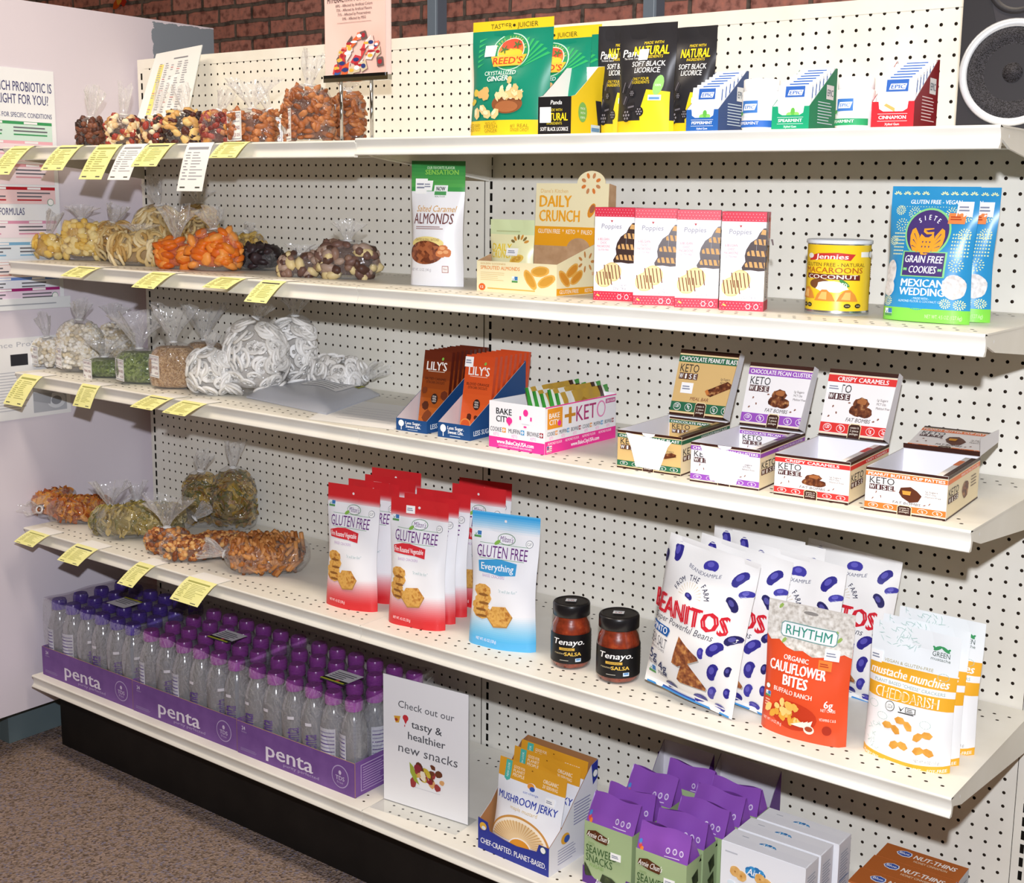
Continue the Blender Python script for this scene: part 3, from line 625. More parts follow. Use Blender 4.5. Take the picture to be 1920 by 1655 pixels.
# fourth shelf
bulk('veg', 'tall clear bag of green brown vegetable chips, left one of two standing at the back', S4, 347, 412, 996, 882, 850, G4, 60, asp=0.7, tailw=1.2, tlean=(0.2, 0))
bulk('veg', 'tall clear bag of green brown vegetable chips, right one of two standing at the back', S4, 402, 478, 1002, 875, 830, G4, 61, asp=0.65, tlean=(0.1, 0))
bulk('vegpale', 'small clear bag of pale green chips behind the front one', S4, 236, 282, 985, 938, 905, G4, 62, asp=0.8)
bulk('orange', 'clear bag of orange chips, leftmost on the fourth shelf', S4, 62, 140, 985, 927, None, G4, 63, rz=0.5, lay=(0.085, 0.08, 0.13))
bulk('orange', 'clear bag of orange chips lying beside the leftmost one', S4, 112, 205, 1000, 938, None, G4, 64, rz=2.4, lay=(0.08, 0.07, 0.17), tlean=(0, 0.3))
bulk('vegpale', 'clear bag of pale green chips tied at the top, at the shelf edge', S4, 174, 244, 1012, 948, 908, G4, 65, asp=0.7, tailw=1.3)
bulk('vegpale', 'long clear bag of pale green chips lying diagonally in front of the tall ones', S4, 232, 322, 1035, 935, None, G4, 66, rz=2.5, lay=(0.09, 0.085, 0.23), tlean=(0, 0.5))
bulk('granola', 'clear bag of glazed granola tied at the top, beside the pale green chips', S4, 278, 352, 1046, 988, 935, G4, 67, asp=0.7, tailw=1.6)
bulk('granola', 'clear bag of granola lying at the edge, left of the second granola bag', S4, 315, 398, 1066, 1003, None, G4, 68, rz=2.3, lay=(0.08, 0.055, 0.13))
bulk('granola', 'clear bag of granola lying behind the snack sticks', S4, 372, 455, 1062, 990, None, G4, 69, rz=-0.9, lay=(0.08, 0.06, 0.14))
bulk('stick', 'large clear bag of brown snack sticks lying on the fourth shelf', S4, 428, 572, 1096, 1012, None, G4, 70, rz=-0.95, lay=(0.115, 0.082, 0.19), n=230)
# white price stickers on the lying bags are single paper diamonds
for k, (x, y, s_) in enumerate(((391, 991, 0.07), (429, 1013, 0.062), (499, 1025, 0.078))): pass
# grey mailer and paper sheet on the third shelf
t = MB(); P = at(600, 772, S3); GM = ink('#b9bcc4', 0.35, 0.5)
C4 = [at(*q, S3) for q in ((462, 746), (612, 778), (712, 742), (585, 722))]
def mail(a, b_, up):
    p = C4[0] * (1 - a) * (1 - b_) + C4[1] * a * (1 - b_) + C4[2] * a * b_ + C4[3] * (1 - a) * b_
    k = (max(0, 1 - (2 * a - 1) ** 4) * max(0, 1 - (2 * b_ - 1) ** 4)) ** 0.6
    return Vector((p.x, p.y, S3 + 0.0006 + (0.004 + 0.026 * k + 0.003 * math.sin(9 * a + 6 * b_) * k if up else 0)))
t.grid(lambda i, j: mail(i / 24, j / 16, True), 24, 16, GM); t.grid(lambda i, j: mail(1 - i / 24, j / 16, False), 24, 16, GM)
for side in range(4):
    t.grid(lambda i, j: mail(*((i / 24, 0), (1, i / 24), (1 - i / 24, 1), (0, 1 - i / 24))[side], bool(j)), 24, 1, GM)
SM = Surf(lambda a, b_, off=0.0: mail(a, b_, True) + Vector((0, 0, off)), 0.22, 0.16, 0.02)
t.rect(SM, 0.35, 0.42, 0.82, 0.86, ink('#eeeff2'), 2)
for k in range(5): t.rect(SM, 0.40, 0.47 + k * 0.075, 0.76, 0.485 + k * 0.075, ink('#6b6d78'), 3)
t.rect(SM, 0.83, 0.74, 0.89, 0.88, ink('#b6b93a'), 3); t.rect(SM, 0.84, 0.75, 0.87, 0.83, ink('#33352a'), 4)
tag(t.build('mailer_bag'), 'grey plastic mailing bag with a white label lying before the pretzels', 'bag')
b = MB(); q = [at(*p, S3) + Vector((0, 0, 0.0005)) for p in ((578, 786), (738, 806), (790, 765), (640, 748))]
b.face(q, ink('#f4f4f2', 0.6)); b.face([p + Vector((0, 0, -0.0003)) for p in q[::-1]], ink('#f4f4f2', 0.6))
SP = Surf(lambda a, c, off=0.0: (q[0] * (1 - a) + q[1] * a) * (1 - c) + (q[3] * (1 - a) + q[2] * a) * c + Vector((0, 0, off)), 0.2, 0.2)
for k in range(6): b.rect(SP, 0.25, 0.2 + k * 0.1, 0.9 - 0.1 * (k % 2), 0.208 + k * 0.1, ink('#c9cad0'), 1)
tag(b.build('paper_sheet'), 'white printed sheet of paper lying flat on the third shelf', 'paper')
# ================================================================== paper tags over the rails
YEL = speck('yellow_tag_paper', [(0.3, '#ebe896'), (0.7, '#f3f0a8')], 20, 0.7, 0); TAGW = ink('#f6f5f0', 0.65); TINK = ink('#a5a55a')
def shelf_tag(z, tl, trr, bl, label, white=False, seed=1, grp='yellow paper tags on the shelf rails'):
    yf = -DEP - 0.005; A = aty(tl[0], tl[1], yf); B = aty(trr[0], trr[1], yf); w = B.x - A.x; C = atx(bl[0], bl[1], A.x)
    o = max(0.012, min(0.11, yf - C.y)); dn = max(0.02, (z - C.z)); L = math.hypot(o, dn)
    t = thing('white_tag' if white else 'yellow_tag', label, 'tag', (A.x, yf, z + 0.0012), 0, grp if not white else None)
    def f(a, c, off=0.0):                                # c 0 at the rail, 1 at the free end; the paper springs outwards first
        y = -o * (c ** 0.85); zz = -dn * (c ** 1.2); return Vector((a * w, y - off * 0.7, zz + off * 0.7))
    S = Surf(lambda a, c, off=0.0: f(a, 1 - c, off), w, L, 0.02); b = MB()
    b.grid(lambda i, j: f(i / 4, j / 8), 4, 8, TAGW if white else YEL); b.grid(lambda i, j: f(1 - i / 4, j / 8, -0.0003), 4, 8, TAGW if white else YEL)
    R = random.Random(seed); g = ink('#9a9aa0') if white else TINK; dk = ink('#55554a')
    b.rect(S, 0.12, 0.80, 0.9, 0.86, dk if seed % 3 == 0 else g, 1)
    for k in range(10):
        y = 0.72 - k * 0.058; x0 = 0.08 if k % 2 else 0.12
        b.rect(S, x0, y, x0 + R.uniform(0.12, 0.22), y + 0.018, g, 1); b.rect(S, 0.36, y, 0.36 + R.uniform(0.2, 0.55), y + 0.014, g, 1)
    b.rect(S, 0.1, 0.05, 0.3, 0.075, dk, 1); b.rect(S, 0.7, 0.05, 0.88, 0.075, dk, 1)
    b.build('paper', t)
    b = MB(); b.grid(lambda i, j: Vector((i * w, j * 0.04, 0.0)), 1, 1, TAGW); b.grid(lambda i, j: Vector((w - i * w, j * 0.04, -0.0004)), 1, 1, TAGW); b.build('taped_flap', t)
TG = [(S1, 'top', [((28, 276), (65, 274), (-20, 328), 0), ((116, 272), (158, 270), (75, 320), 0), ((187, 268), (230, 268), (147, 337), 0), ((237, 268), (278, 267), (201, 338), 1), ((282, 262), (330, 261), (245, 313), 0), ((354, 266), (402, 264), (331, 359), 1), ((420, 262), (470, 260), (391, 297), 0)]),
      (S2, 'second', [((150, 487), (190, 488), (113, 518), 0), ((288, 498), (330, 500), (246, 539), 0), ((415, 508), (462, 508), (378, 529), 0), ((495, 512), (537, 513), (457, 566), 0)]),
      (S3, 'third', [((45, 692), (80, 697), (6, 757), 0), ((155, 708), (188, 712), (136, 761), 0), ((285, 726), (326, 731), (243, 754), 0), ((345, 735), (388, 741), (303, 763), 0)]),
      (S4, 'fourth', [((58, 978), (93, 985), (26, 1016), 0), ((145, 1006), (184, 1013), (107, 1050), 0), ((262, 1043), (291, 1053), (219, 1094), 0), ((355, 1068), (407, 1075), (318, 1123), 0)])]
sd = 1
for z, nm, L in TG:
    ny = nw = 0; tot = sum(1 for q in L if not q[3])
    for tl, trr, bl, wh in L:
        sd += 1
        if wh: nw += 1; lab = ('shorter white tag with small print on the top shelf rail', 'longest white tag with small print hanging from the top shelf rail')[nw - 1]
        else:
            ny += 1; lab = 'yellow paper tag on the %s shelf rail, %s' % (nm, 'leftmost' if ny == 1 else 'rightmost of the %d' % tot if ny == tot else ORD[ny - 1] + ' from the left')
        shelf_tag(z, tl, trr, bl, lab, bool(wh), sd)
# ================================================================== price list, sign, posters
b = MB(); P0 = aty(257, 222, -0.16); A, B_, Cc = aty(257, 222, -0.17), aty(350, 222, -0.17), aty(379, 84, -0.03); D_ = aty(293, 101, -0.03)
e1 = (B_ - A); q = [A, B_, Cc, D_]
SL = Surf(lambda a, c, off=0.0: (A * (1 - a) + B_ * a) * (1 - c) + (D_ * (1 - a) + Cc * a) * c + Vector((0, -off, off * 0.5)), 0.2, 0.26, 0.1)
SB = Surf(lambda a, c, off=0.0: SL(1 - a, c, -0.002), 0.2, 0.26)
b.rect(SL, 0, 0, 1, 1, ink('#f3f4f2', 0.25, 0.5), 0); b.rect(SB, 0, 0, 1, 1, ink('#f3f4f2'), 0)
for k, (a0, a1, c0, c1) in enumerate(((0, 1, 0, 0), (1, 1, 0, 1), (1, 0, 1, 1), (0, 0, 1, 0))): b.face([SL(a0, c0), SL(a0, c0, -0.002), SL(a1, c1, -0.002), SL(a1, c1)], ink('#dfe8e6', 0.2, 0.5))
b.rect(SL, 0.16, 0.05, 0.26, 0.80, ink('#efe486'), 1); R = random.Random(4)
for k in range(22):
    y = 0.80 - k * 0.034
    for x0, x1 in ((0.17, 0.25), (0.30, 0.38), (0.43, 0.5), (0.56, 0.65), (0.7, 0.8)):
        if R.random() < 0.85: b.rect(SL, x0, y, x0 + (x1 - x0) * R.uniform(0.6, 1), y + 0.012, ink('#a8a8ad') if R.random() < 0.9 else ink('#d08a8a'), 2)
b.rect(SL, 0.45, 0.86, 0.75, 0.875, ink('#8a8a90'), 2)
tag(b.build('price_list'), 'clear sleeved price list with a yellow column leaning at the top left', 'sign')

sg = thing('sign_holder', 'chrome two post sign holder with a pink food additive notice', 'sign', (0, 0, S1))
ysg = -0.27; CHR = ink('#c9ccd0', 0.12, 0.6, 1.0)
pa, pb_, pc = aty(613, 150, ysg), aty(735, 148, ysg), aty(612, -4, ysg)
w, h = pb_.x - pa.x, pc.z - pa.z
for xx in (640, 697):
    X = aty(xx, 200, ysg).x; b = MB(); b.tube([(X, ysg, 0.001), (X, ysg, pa.z - S1 + 0.004)], 0.0035, CHR, 10); b.lathe([(0.011, 0.0), (0.011, 0.003), (0.004, 0.006)], CHR, 14, Matrix.Translation((X, ysg, 0.0004))); b.build('post', sg)
b = MB(); b.box(pa.x - 0.004, pb_.x - 0.006, ysg - 0.006, ysg + 0.006, pa.z - S1 - 0.006, pa.z - S1 + 0.008, CHR); b.box(pa.x - 0.002, pb_.x - 0.012, ysg - 0.007, ysg - 0.006, pa.z - S1 + 0.002, pa.z - S1 + 0.008, ink('#111111', 0.2, 0.6)); b.build('clip_bar', sg)
SS = plane((pa.x, ysg - 0.004, pa.z - S1 + 0.004), (1, 0, 0), (0, 0, 1), w, h); b = MB()
b.box(pa.x, pb_.x, ysg - 0.0035, ysg - 0.001, pa.z - S1 + 0.004, pa.z - S1 + 0.004 + h, ink('#e6cfc8', 0.35, 0.4)); SS2 = SS
b.rect(SS, 0, 0, 0.93, 1, speck('pink_notice_paper', [(0.3, '#e6b7a8'), (0.7, '#f3d3c8')], 6, 0.5, 0), 0)
b.text(SS, 'HYPERACTIVITY IN CHILDREN', 0.46, 0.935, 0.075, ink('#5a3a36'), 0.82, 2, 0.02)
for k, s_ in enumerate(('89% - Affected by Artificial Colors', '72% - Affected by Artificial Flavors', '71% - Affected by Preservatives', '59% - Affected by MSG')): b.text(SS, s_, 0.46, 0.855 - k * 0.053, 0.033, ink('#5e3f3b'), (0.56, 0.54, 0.5, 0.36)[k], 2, 0.01)
b.rect(SS, 0.2, 0.645, 0.72, 0.65, ink('#b08a80'), 2)
R = random.Random(8)
for k in range(34):                                   # heap of small snack packets printed on the notice
    x = R.uniform(0.12, 0.86); y = R.uniform(0.06, 0.58 - abs(x - 0.62) * 0.75); c = R.choice(['#d84a4a', '#f0e8e4', '#e8846a', '#3f5fa8', '#e06a3a', '#f6d0c8', '#c93a44', '#d8c8a8', '#6a5a58'])
    sx, sy = R.uniform(0.05, 0.11), R.uniform(0.035, 0.075); r = R.uniform(-0.5, 0.5)
    b.ell(SS, x + 0.01, y - 0.008, sx, sy, ink('#8d6a60'), 2, 4, 0, r + 0.785); b.ell(SS, x, y, sx, sy, ink(c), 3, 4, 0, r + 0.785); b.ell(SS, x, y, sx * 0.5, sy * 0.4, ink(R.choice(['#ffffff', '#b02a34', '#2f3f7a', '#e8b84a'])), 4, 8)
b.build('notice', sg)
# probiotic poster and journal sheet on the left partition
def wallsheet(name, label, x0, x1, y0t, y1t, y0b, y1b, fn, thick=0.003, cat='poster', X=-1.27):
    A, B_, C_, D_ = atx(x0, y0b, X), atx(x1, y1b, X), atx(x1, y1t, X), atx(x0, y0t, X)
    ya, yb = A.y, B_.y; z0, z1 = (A.z + B_.z) / 2, (C_.z + D_.z) / 2; S = plane((X + thick, ya, z0), (0, 1, 0), (0, 0, 1), yb - ya, z1 - z0)
    b = MB(); b.box(X + 0.0004, X + thick - 0.0003, ya, yb, z0, z1, ink('#e4e8ea', 0.4)); fn(b, S); tag(b.build(name), label, cat); return S
def poster(b, S):
    b.rect(S, 0, 0, 1, 1, ink('#f2f4f6', 0.45), 0); nv = ink('#4a4a78')
    # the sheet runs on to the left of the picture; print from 0.35 on is what shows
    b.text(S, 'WHICH PROBIOTIC IS', 0.97, 0.925, 0.040, nv, 0.66, 1, 0.015, 'r'); b.text(S, 'RIGHT FOR YOU?', 0.93, 0.872, 0.040, nv, 0.53, 1, 0.015, 'r')
    b.text(S, 'FORMULAS FOR SPECIFIC CONDITIONS', 0.96, 0.805, 0.020, nv, 0.74, 1, 0.01, 'r')
    R = random.Random(5)
    for k, (y, c, c2) in enumerate(((0.765, '#3f9a5f', '#d2ece0'), (0.683, '#f3b7c2', '#f8e4e8'), (0.585, '#d99aa0', '#f3dfe2'), (0.487, '#b8232e', '#f0cfd0'), (0.342, '#dc9ab6', '#f5e8f0'), (0.25, '#7fb4d8', '#e4eef6'), (0.165, '#d89a90', '#f5e9e6'), (0.098, '#6f8fd0', '#e8ecf6'), (0.05, '#a02a72', '#ead6e8'))):
        b.rect(S, 0.05, y, 0.955, y + 0.013, ink(c), 1); b.rect(S, 0.05, y - (0.075 if k < 3 else 0.035 if k > 6 else 0.06), 0.955, y, ink(c2), 1); b.rect(S, 0.66, y + 0.002, 0.8, y + 0.011, ink('#f4f4f6'), 2); b.rect(S, 0.3, y + 0.002, 0.44, y + 0.011, ink('#f4f4f6'), 2)
        for q in range(3 if k < 7 else 2):
            yy = y - 0.016 - q * 0.015
            for x in (0.1, 0.55): b.rect(S, x, yy, x + R.uniform(0.24, 0.36), yy + 0.006, ink('#6a6a72' if q < 2 else c), 2)
    b.text(S, 'DAILY FORMULAS', 0.62, 0.395, 0.03, nv, 0.42, 1, 0.012, 'r')
    for y in (0.435, 0.025): seal(b, S, 0.9, y, 0.009, '#3f8f6a', 2)
wallsheet('poster', 'tall probiotic guide poster with coloured bands on the left partition', -60, 119, 118, 137, 580, 556, poster)
def plexi(b, S): b.rect(S, 0, 0, 1, 1, ink('#eef1f2', 0.2, 0.5), 0); b.rect(S, 0.1, 0.4, 0.85, 0.5, ink('#a9adb5'), 1)
wallsheet('acrylic_strip', 'clear acrylic holder strip below the probiotic poster', -60, 130, 562, 556, 596, 566, plexi, 0.006, 'sign holder')
def journal(b, S):
    b.rect(S, 0, 0, 1, 1, ink('#f1f1f0', 0.5), 0); b.text(S, 'Experience Probiotics', 0.9, 0.92, 0.06, ink('#b9bac2'), 0.85, 1, 0, 'r'); b.rect(S, 0.45, 0.66, 0.61, 0.80, ink('#2e2e34'), 1)
    b.lines(S, 0.1, 0.1, 0.6, 0.6, 14, ink('#c4c5cb'), 1, 3, 0.3); b.lines(S, 0.68, 0.45, 0.95, 0.82, 10, ink('#c9cad0'), 1, 6, 0.3)
    b.rect(S, 0.64, 0.05, 0.96, 0.38, ink('#b9bcc2'), 1); b.ell(S, 0.86, 0.18, 0.09, 0.1, ink('#d9dce0'), 2); b.ell(S, 0.86, 0.18, 0.05, 0.055, ink('#8f9298'), 3); b.poly(S, [(0.64, 0.30), (0.82, 0.28), (0.80, 0.14), (0.64, 0.2)], ink('#a2a5ab'), 2)
wallsheet('printed_page', 'pale printed page with a grey picture below the probiotic poster', -70, 133, 634, 632, 795, 776, journal, 0.002, 'paper')
# ================================================================== top shelf, right bay
ST = lambda c, **k: ink(c, **k)
def pr_reeds(b, S):
    g, y = '#14866a', '#f5ce2a'; dk = ink('#55571c')
    b.text(S, 'TASTIER', 0.36, 0.962, 0.042, dk, 0.26, 2); b.ell(S, 0.52, 0.962, 0.018, 0.012, ink('#3a3412'), 2); b.text(S, 'JUICIER', 0.69, 0.962, 0.042, dk, 0.26, 2)
    for k in range(9):                                    # palm fronds
        a = 0.5 + k * 0.16; b.poly(S, [(0.62, 0.56), (0.62 + 0.42 * math.cos(a), 0.56 + 0.30 * math.sin(a)), (0.62 + 0.40 * math.cos(a + 0.07), 0.56 + 0.29 * math.sin(a + 0.07))], ink('#2fae62'), 1)
    for k in range(6): b.poly(S, [(0.10, 0.60 + k * 0.045), (0.20, 0.64 + k * 0.045), (0.10, 0.625 + k * 0.045)], ink('#34b06a'), 1)
    b.ell(S, 0.52, 0.73, 0.235, 0.165, ink('#bfe6cf'), 2, 30, 0, -0.15); b.ell(S, 0.52, 0.73, 0.222, 0.156, ink('#1f8f58'), 3, 30, 0, -0.15)
    for k in range(15):
        a = 2.9 - k * 0.19; b.text(S, 'REEDS GINGER CH'[k], 0.52 + 0.19 * math.cos(a), 0.73 + 0.132 * math.sin(a), 0.022, ink('#e8e26a'), None, 5, 0, 'c', 0, a - PI / 2)
    b.ell(S, 0.53, 0.735, 0.165, 0.118, ink('#f0e9d8'), 4, 28); b.ell(S, 0.53, 0.735, 0.155, 0.11, ink('#f07a34'), 5, 28)
    b.ell(S, 0.53, 0.79, 0.13, 0.052, ink('#e2482c'), 6, 24); b.ell(S, 0.53, 0.712, 0.15, 0.045, ink('#f6c431'), 6, 24); b.rect(S, 0.40, 0.675, 0.66, 0.695, ink('#7fb4c8'), 7)
    for x, y_ in ((0.45, 0.75), (0.60, 0.79)):
        for k in range(5): b.ell(S, x + 0.025 * math.cos(k * 1.26), y_ + 0.016 * math.sin(k * 1.26), 0.03, 0.008, ink('#3f6b2f'), 8, 8, 0, k * 1.26)
    b.poly(S, [(0.30, 0.69), (0.74, 0.70), (0.69, 0.605), (0.35, 0.60)], ink('#f3b93a'), 8); b.text(S, "REED'S", 0.52, 0.650, 0.058, ink('#c9371f'), 0.36, 9, 0.02)
    b.text(S, 'CRYSTALLIZED', 0.44, 0.545, 0.036, ink('#e2f2e6'), 0.42, 5, 0.02); b.text(S, 'GINGER', 0.42, 0.497, 0.044, ink('#f4faf2'), 0.30, 5, 0.03)
    R = random.Random(3); cr = [ink(c) for c in ('#f4d9a4', '#eec888', '#f9e6bf', '#e6b878')]
    for x, y_, r in ((0.12, 0.38, 0.05), (0.22, 0.37, 0.07), (0.27, 0.40, 0.05), (0.28, 0.34, 0.05), (0.1, 0.30, 0.045)): b.ell(S, x, y_, r, r * 0.62, ink('#dcb06a' if x > 0.15 else '#d9c04e'), 3, 12, 0.15, R.uniform(-1, 1), int(x * 99))
    b.ell(S, 0.57, 0.275, 0.19, 0.085, ink('#8a5230'), 3, 24); b.ell(S, 0.57, 0.25, 0.14, 0.05, ink('#a9683e'), 4, 20)
    for k in range(26): b.ell(S, 0.57 + R.gauss(0, 0.085), 0.36 + abs(R.gauss(0, 0.045)) - 0.03, 0.045, 0.026, R.choice(cr), 5 + k % 3, 6, 0.2, R.uniform(0, 3), k)
    for x, y_ in ((0.17, 0.20), (0.26, 0.23), (0.32, 0.19), (0.43, 0.19)): b.ell(S, x, y_, 0.062, 0.042, ink('#f0cb8e'), 5, 6, 0.1, x * 9, 3); b.ell(S, x - 0.015, y_ + 0.012, 0.04, 0.02, ink('#f9e4b8'), 6, 6, 0.1, x * 9, 3)
    for t, x, y_, w in (('SLICED BABY', 0.12, 0.095, 0.2), ('GINGER ROOT', 0.12, 0.06, 0.2), ('MADE WITH', 0.37, 0.107, 0.15), ('FRESH', 0.37, 0.08, 0.18), ('GINGER', 0.37, 0.045, 0.18), ('#1 REAL', 0.72, 0.085, 0.2), ('GINGER CANDY', 0.72, 0.05, 0.2)): b.text(S, t, x, y_, 0.03, ink('#8a7a1e'), w, 2)
RB_ = [(0, 0.135, '#f5ce2a'), (0.135, 0.925, '#14866a'), (0.925, 1.01, '#f5ce2a')]
GR = 'green pouches of crystallized ginger'
for k, (x1, x2, yt, Y, lab) in enumerate(((978, 1120, 52, -0.20, 'rearmost green and yellow ginger candy pouch, only its right strip showing'), (962, 1102, 58, -0.27, 'middle green and yellow ginger candy pouch, half covered by the front one'), (884, 1031, 38, -0.345, 'front green and yellow ginger candy pouch with a sunset emblem'))):
    m, w, h = place1(Y, x1, x2, yt); o, S = pouch('ginger_pouch', lab, 'pouch', m, w, 0.02, h, 0.055, RB_, pr_reeds, 0.03, GR, 30 + k, pinch=0.05, nu=20)
    if k == 2: price(o, S, 0.27, 0.745, 0.026, 0.02, False)
def pr_lic(b, S, panda=True):
    yl = ink('#f2d320'); wh = ink('#f2f2ee'); dk = '#2a292c'
    if panda: b.text(S, 'Panda', 0.30, 0.745, 0.07, wh, 0.42, 2, 0.03, 'c', 0.15); b.text(S, 'The Great Taste of', 0.28, 0.695, 0.018, wh, 0.32, 2)
    b.text(S, 'MADE WITH', 0.62, 0.835, 0.026, yl, 0.34, 2, 0.01); b.text(S, 'NATURAL', 0.60, 0.765, 0.082, yl, 0.60, 3, 0.05); b.text(S, 'INGREDIENTS', 0.62, 0.705, 0.026, yl, 0.38, 2, 0.01)
    b.text(S, 'SOFT BLACK', 0.58, 0.64, 0.048, wh, 0.58, 2, 0.015); b.text(S, 'LICORICE', 0.58, 0.58, 0.048, wh, 0.44, 2, 0.015)
    if panda: b.text(S, 'ONLY FOUR', 0.5, 0.50, 0.026, yl, 0.3, 2); b.text(S, 'INGREDIENTS', 0.5, 0.468, 0.026, yl, 0.32, 2); b.ell(S, 0.80, 0.44, 0.075, 0.095, ink('#8fc46a'), 2, 14, 0, -0.2); b.text(S, '100%', 0.80, 0.44, 0.02, wh, 0.09, 3)
    lc = [ink('#232124', 0.35, 0.5), ink('#343136', 0.35, 0.5)]
    for k, (x, y_, r, L) in enumerate(((0.16, 0.38, 1.35, 0.16), (0.28, 0.42, 1.1, 0.14), (0.30, 0.24, 0.15, 0.12), (0.2, 0.27, 1.2, 0.13))):
        dx, dy = L * math.cos(r), L * math.sin(r) * 0.6; n = (-0.05 * math.sin(r), 0.04 * math.cos(r))
        b.poly(S, [(x - n[0], y_ - n[1]), (x + dx - n[0], y_ + dy - n[1]), (x + dx + n[0], y_ + dy + n[1]), (x + n[0], y_ + n[1])], lc[k % 2], 2); b.poly(S, [(x - n[0] * .2, y_ - n[1] * .2), (x + dx - n[0] * .2, y_ + dy - n[1] * .2), (x + dx + n[0] * .2, y_ + dy + n[1] * .2), (x + n[0] * .2, y_ + n[1] * .2)], ink('#6a666c'), 3)
    for x, y_, r in ((0.28, 0.17, 0.10), (0.52, 0.20, 0.075), (0.36, 0.37, 0.055)):
        b.ell(S, x, y_, r, r * 0.62, lc[0], 4, 16)
        for k in range(6): b.ell(S, x + r * 0.55 * math.cos(k * 1.047), y_ + r * 0.34 * math.sin(k * 1.047), r * 0.17, r * 0.11, ink('#8b878d'), 5, 8)
        b.ell(S, x, y_, r * 0.2, r * 0.13, ink('#8b878d'), 5, 8)
    b.poly(S, [(0.55, 0.0), (0.96, 0.0), (0.97, 0.38), (0.62, 0.40), (0.52, 0.2)], ink('#f2d022'), 1); b.rect(S, 0.66, 0.30, 0.86, 0.35, ink('#cfe0ee'), 3); b.rect(S, 0.68, 0.31, 0.84, 0.33, ink('#5f8fc0'), 4)
LB = [(0, 0.12, '#efcb22'), (0.12, 1.01, '#2b2a2d')]
GL_ = 'black and yellow liquorice pouches'
for k, (x1, x2, yt, Y, rz, lab, pn) in enumerate(((1122, 1188, 50, -0.25, 0.25, 'narrow turned black liquorice pouch at the left of the group', True), (1250, 1337, 52, -0.25, 0.0, 'rightmost black liquorice pouch beside the peppermint gum carton', False), (1158, 1262, 46, -0.335, 0.03, 'front black liquorice pouch with a white script logo and green leaf', True))):
    m, w, h = place1(Y, x1, x2, yt); o, S = pouch('liquorice_pouch', lab, 'pouch', m, w, rz, h, 0.045, LB, lambda b, S: pr_lic(b, S, pn), 0.02, GL_, 40 + k, pinch=0.05)
    if k == 2: price(o, S, 0.48, 0.725, 0.018, 0.018, False)
# liquorice counter carton: black front, yellow side, white inner back rising behind
m, w, h = place1(-0.385, 1011, 1068, 181); c = thing('display_carton', 'small liquorice counter carton with black front, yellow side and white curved back', 'carton', m, 0.12)
d = 0.12; bk = ink('#1d1b1d', 0.5); ye = ink('#f0cf22', 0.5); wh = ink('#f6f5f2', 0.5)
b = MB(); F = plane((-w / 2, 0, 0), (1, 0, 0), (0, 0, 1), w, h); b.rect(F, 0, 0, 1, 1, bk, 0); b.box(-w / 2, w / 2, 0.0006, 0.0016, 0, h, wh)
b.text(F, 'Panda', 0.55, 0.85, 0.11, ink('#f4f2ee'), 0.34, 1, 0.02, 'c', 0.15); b.text(F, 'MADE WITH', 0.52, 0.65, 0.07, ink('#e8cf30'), 0.42, 1); b.text(F, 'NATURAL', 0.50, 0.47, 0.2, ink('#f2d320'), 0.8, 1, 0.04); b.text(F, 'INGREDIENTS', 0.5, 0.30, 0.07, ink('#e8cf30'), 0.46, 1); b.text(F, 'SOFT BLACK LICORICE', 0.5, 0.15, 0.10, ink('#f4f2ee'), 0.84, 1, 0.02); b.build('front_wall', c)
price(c, F, 0.24, 0.52, 0.022, 0.026, False)
b = MB(); prof = [(0, 0), (d, 0), (d, h * 1.95), (d * 0.8, h * 1.9), (d * 0.45, h * 1.45), (d * 0.12, h * 1.05), (0, h)]
Rr = Surf(lambda a, q, off=0.0: Vector((w / 2 + off, a * d, q * h)), d, h)
for x, mm, f in ((-w / 2, bk, -1), (-w / 2 + 0.001, wh, 1)): b.face([(x, y, z) for y, z in prof[::f]], mm)
b.build('side_wall', c); b = MB()
for x, mm, f in ((w / 2, ye, 1), (w / 2 - 0.001, wh, -1)): b.face([(x, y, z) for y, z in prof[::f]], mm)
b.rect(Rr, 0.0, 0.0, 0.98, 0.98, ink('#f0cf22'), 1); b.ell(Rr, 0.33, 0.62, 0.13, 0.27, ink('#7fb85c'), 2, 14)
for k, s_ in enumerate(('MADE', 'WITH', '100%')): b.text(Rr, s_, 0.33, 0.72 - k * 0.12, 0.06, ink('#eef6e6'), 0.14, 3)
b.poly(Rr, [(0.72, 0.98), (0.9, 0.98), (0.99, 0.05), (0.84, 0.05)], ink('#2e2b2e'), 2); b.rect(Rr, 0.58, 0.08, 0.86, 0.32, ink('#cfe0ee'), 3); b.rect(Rr, 0.6, 0.14, 0.84, 0.24, ink('#5f8fc0'), 4); b.build('side_wall', c)
b = MB(); b.box(-w / 2, w / 2, d - 0.001, d, 0, h * 1.95, wh); b.box(-w / 2, w / 2, 0, d, 0.0, 0.001, wh); b.build('back_wall', c)
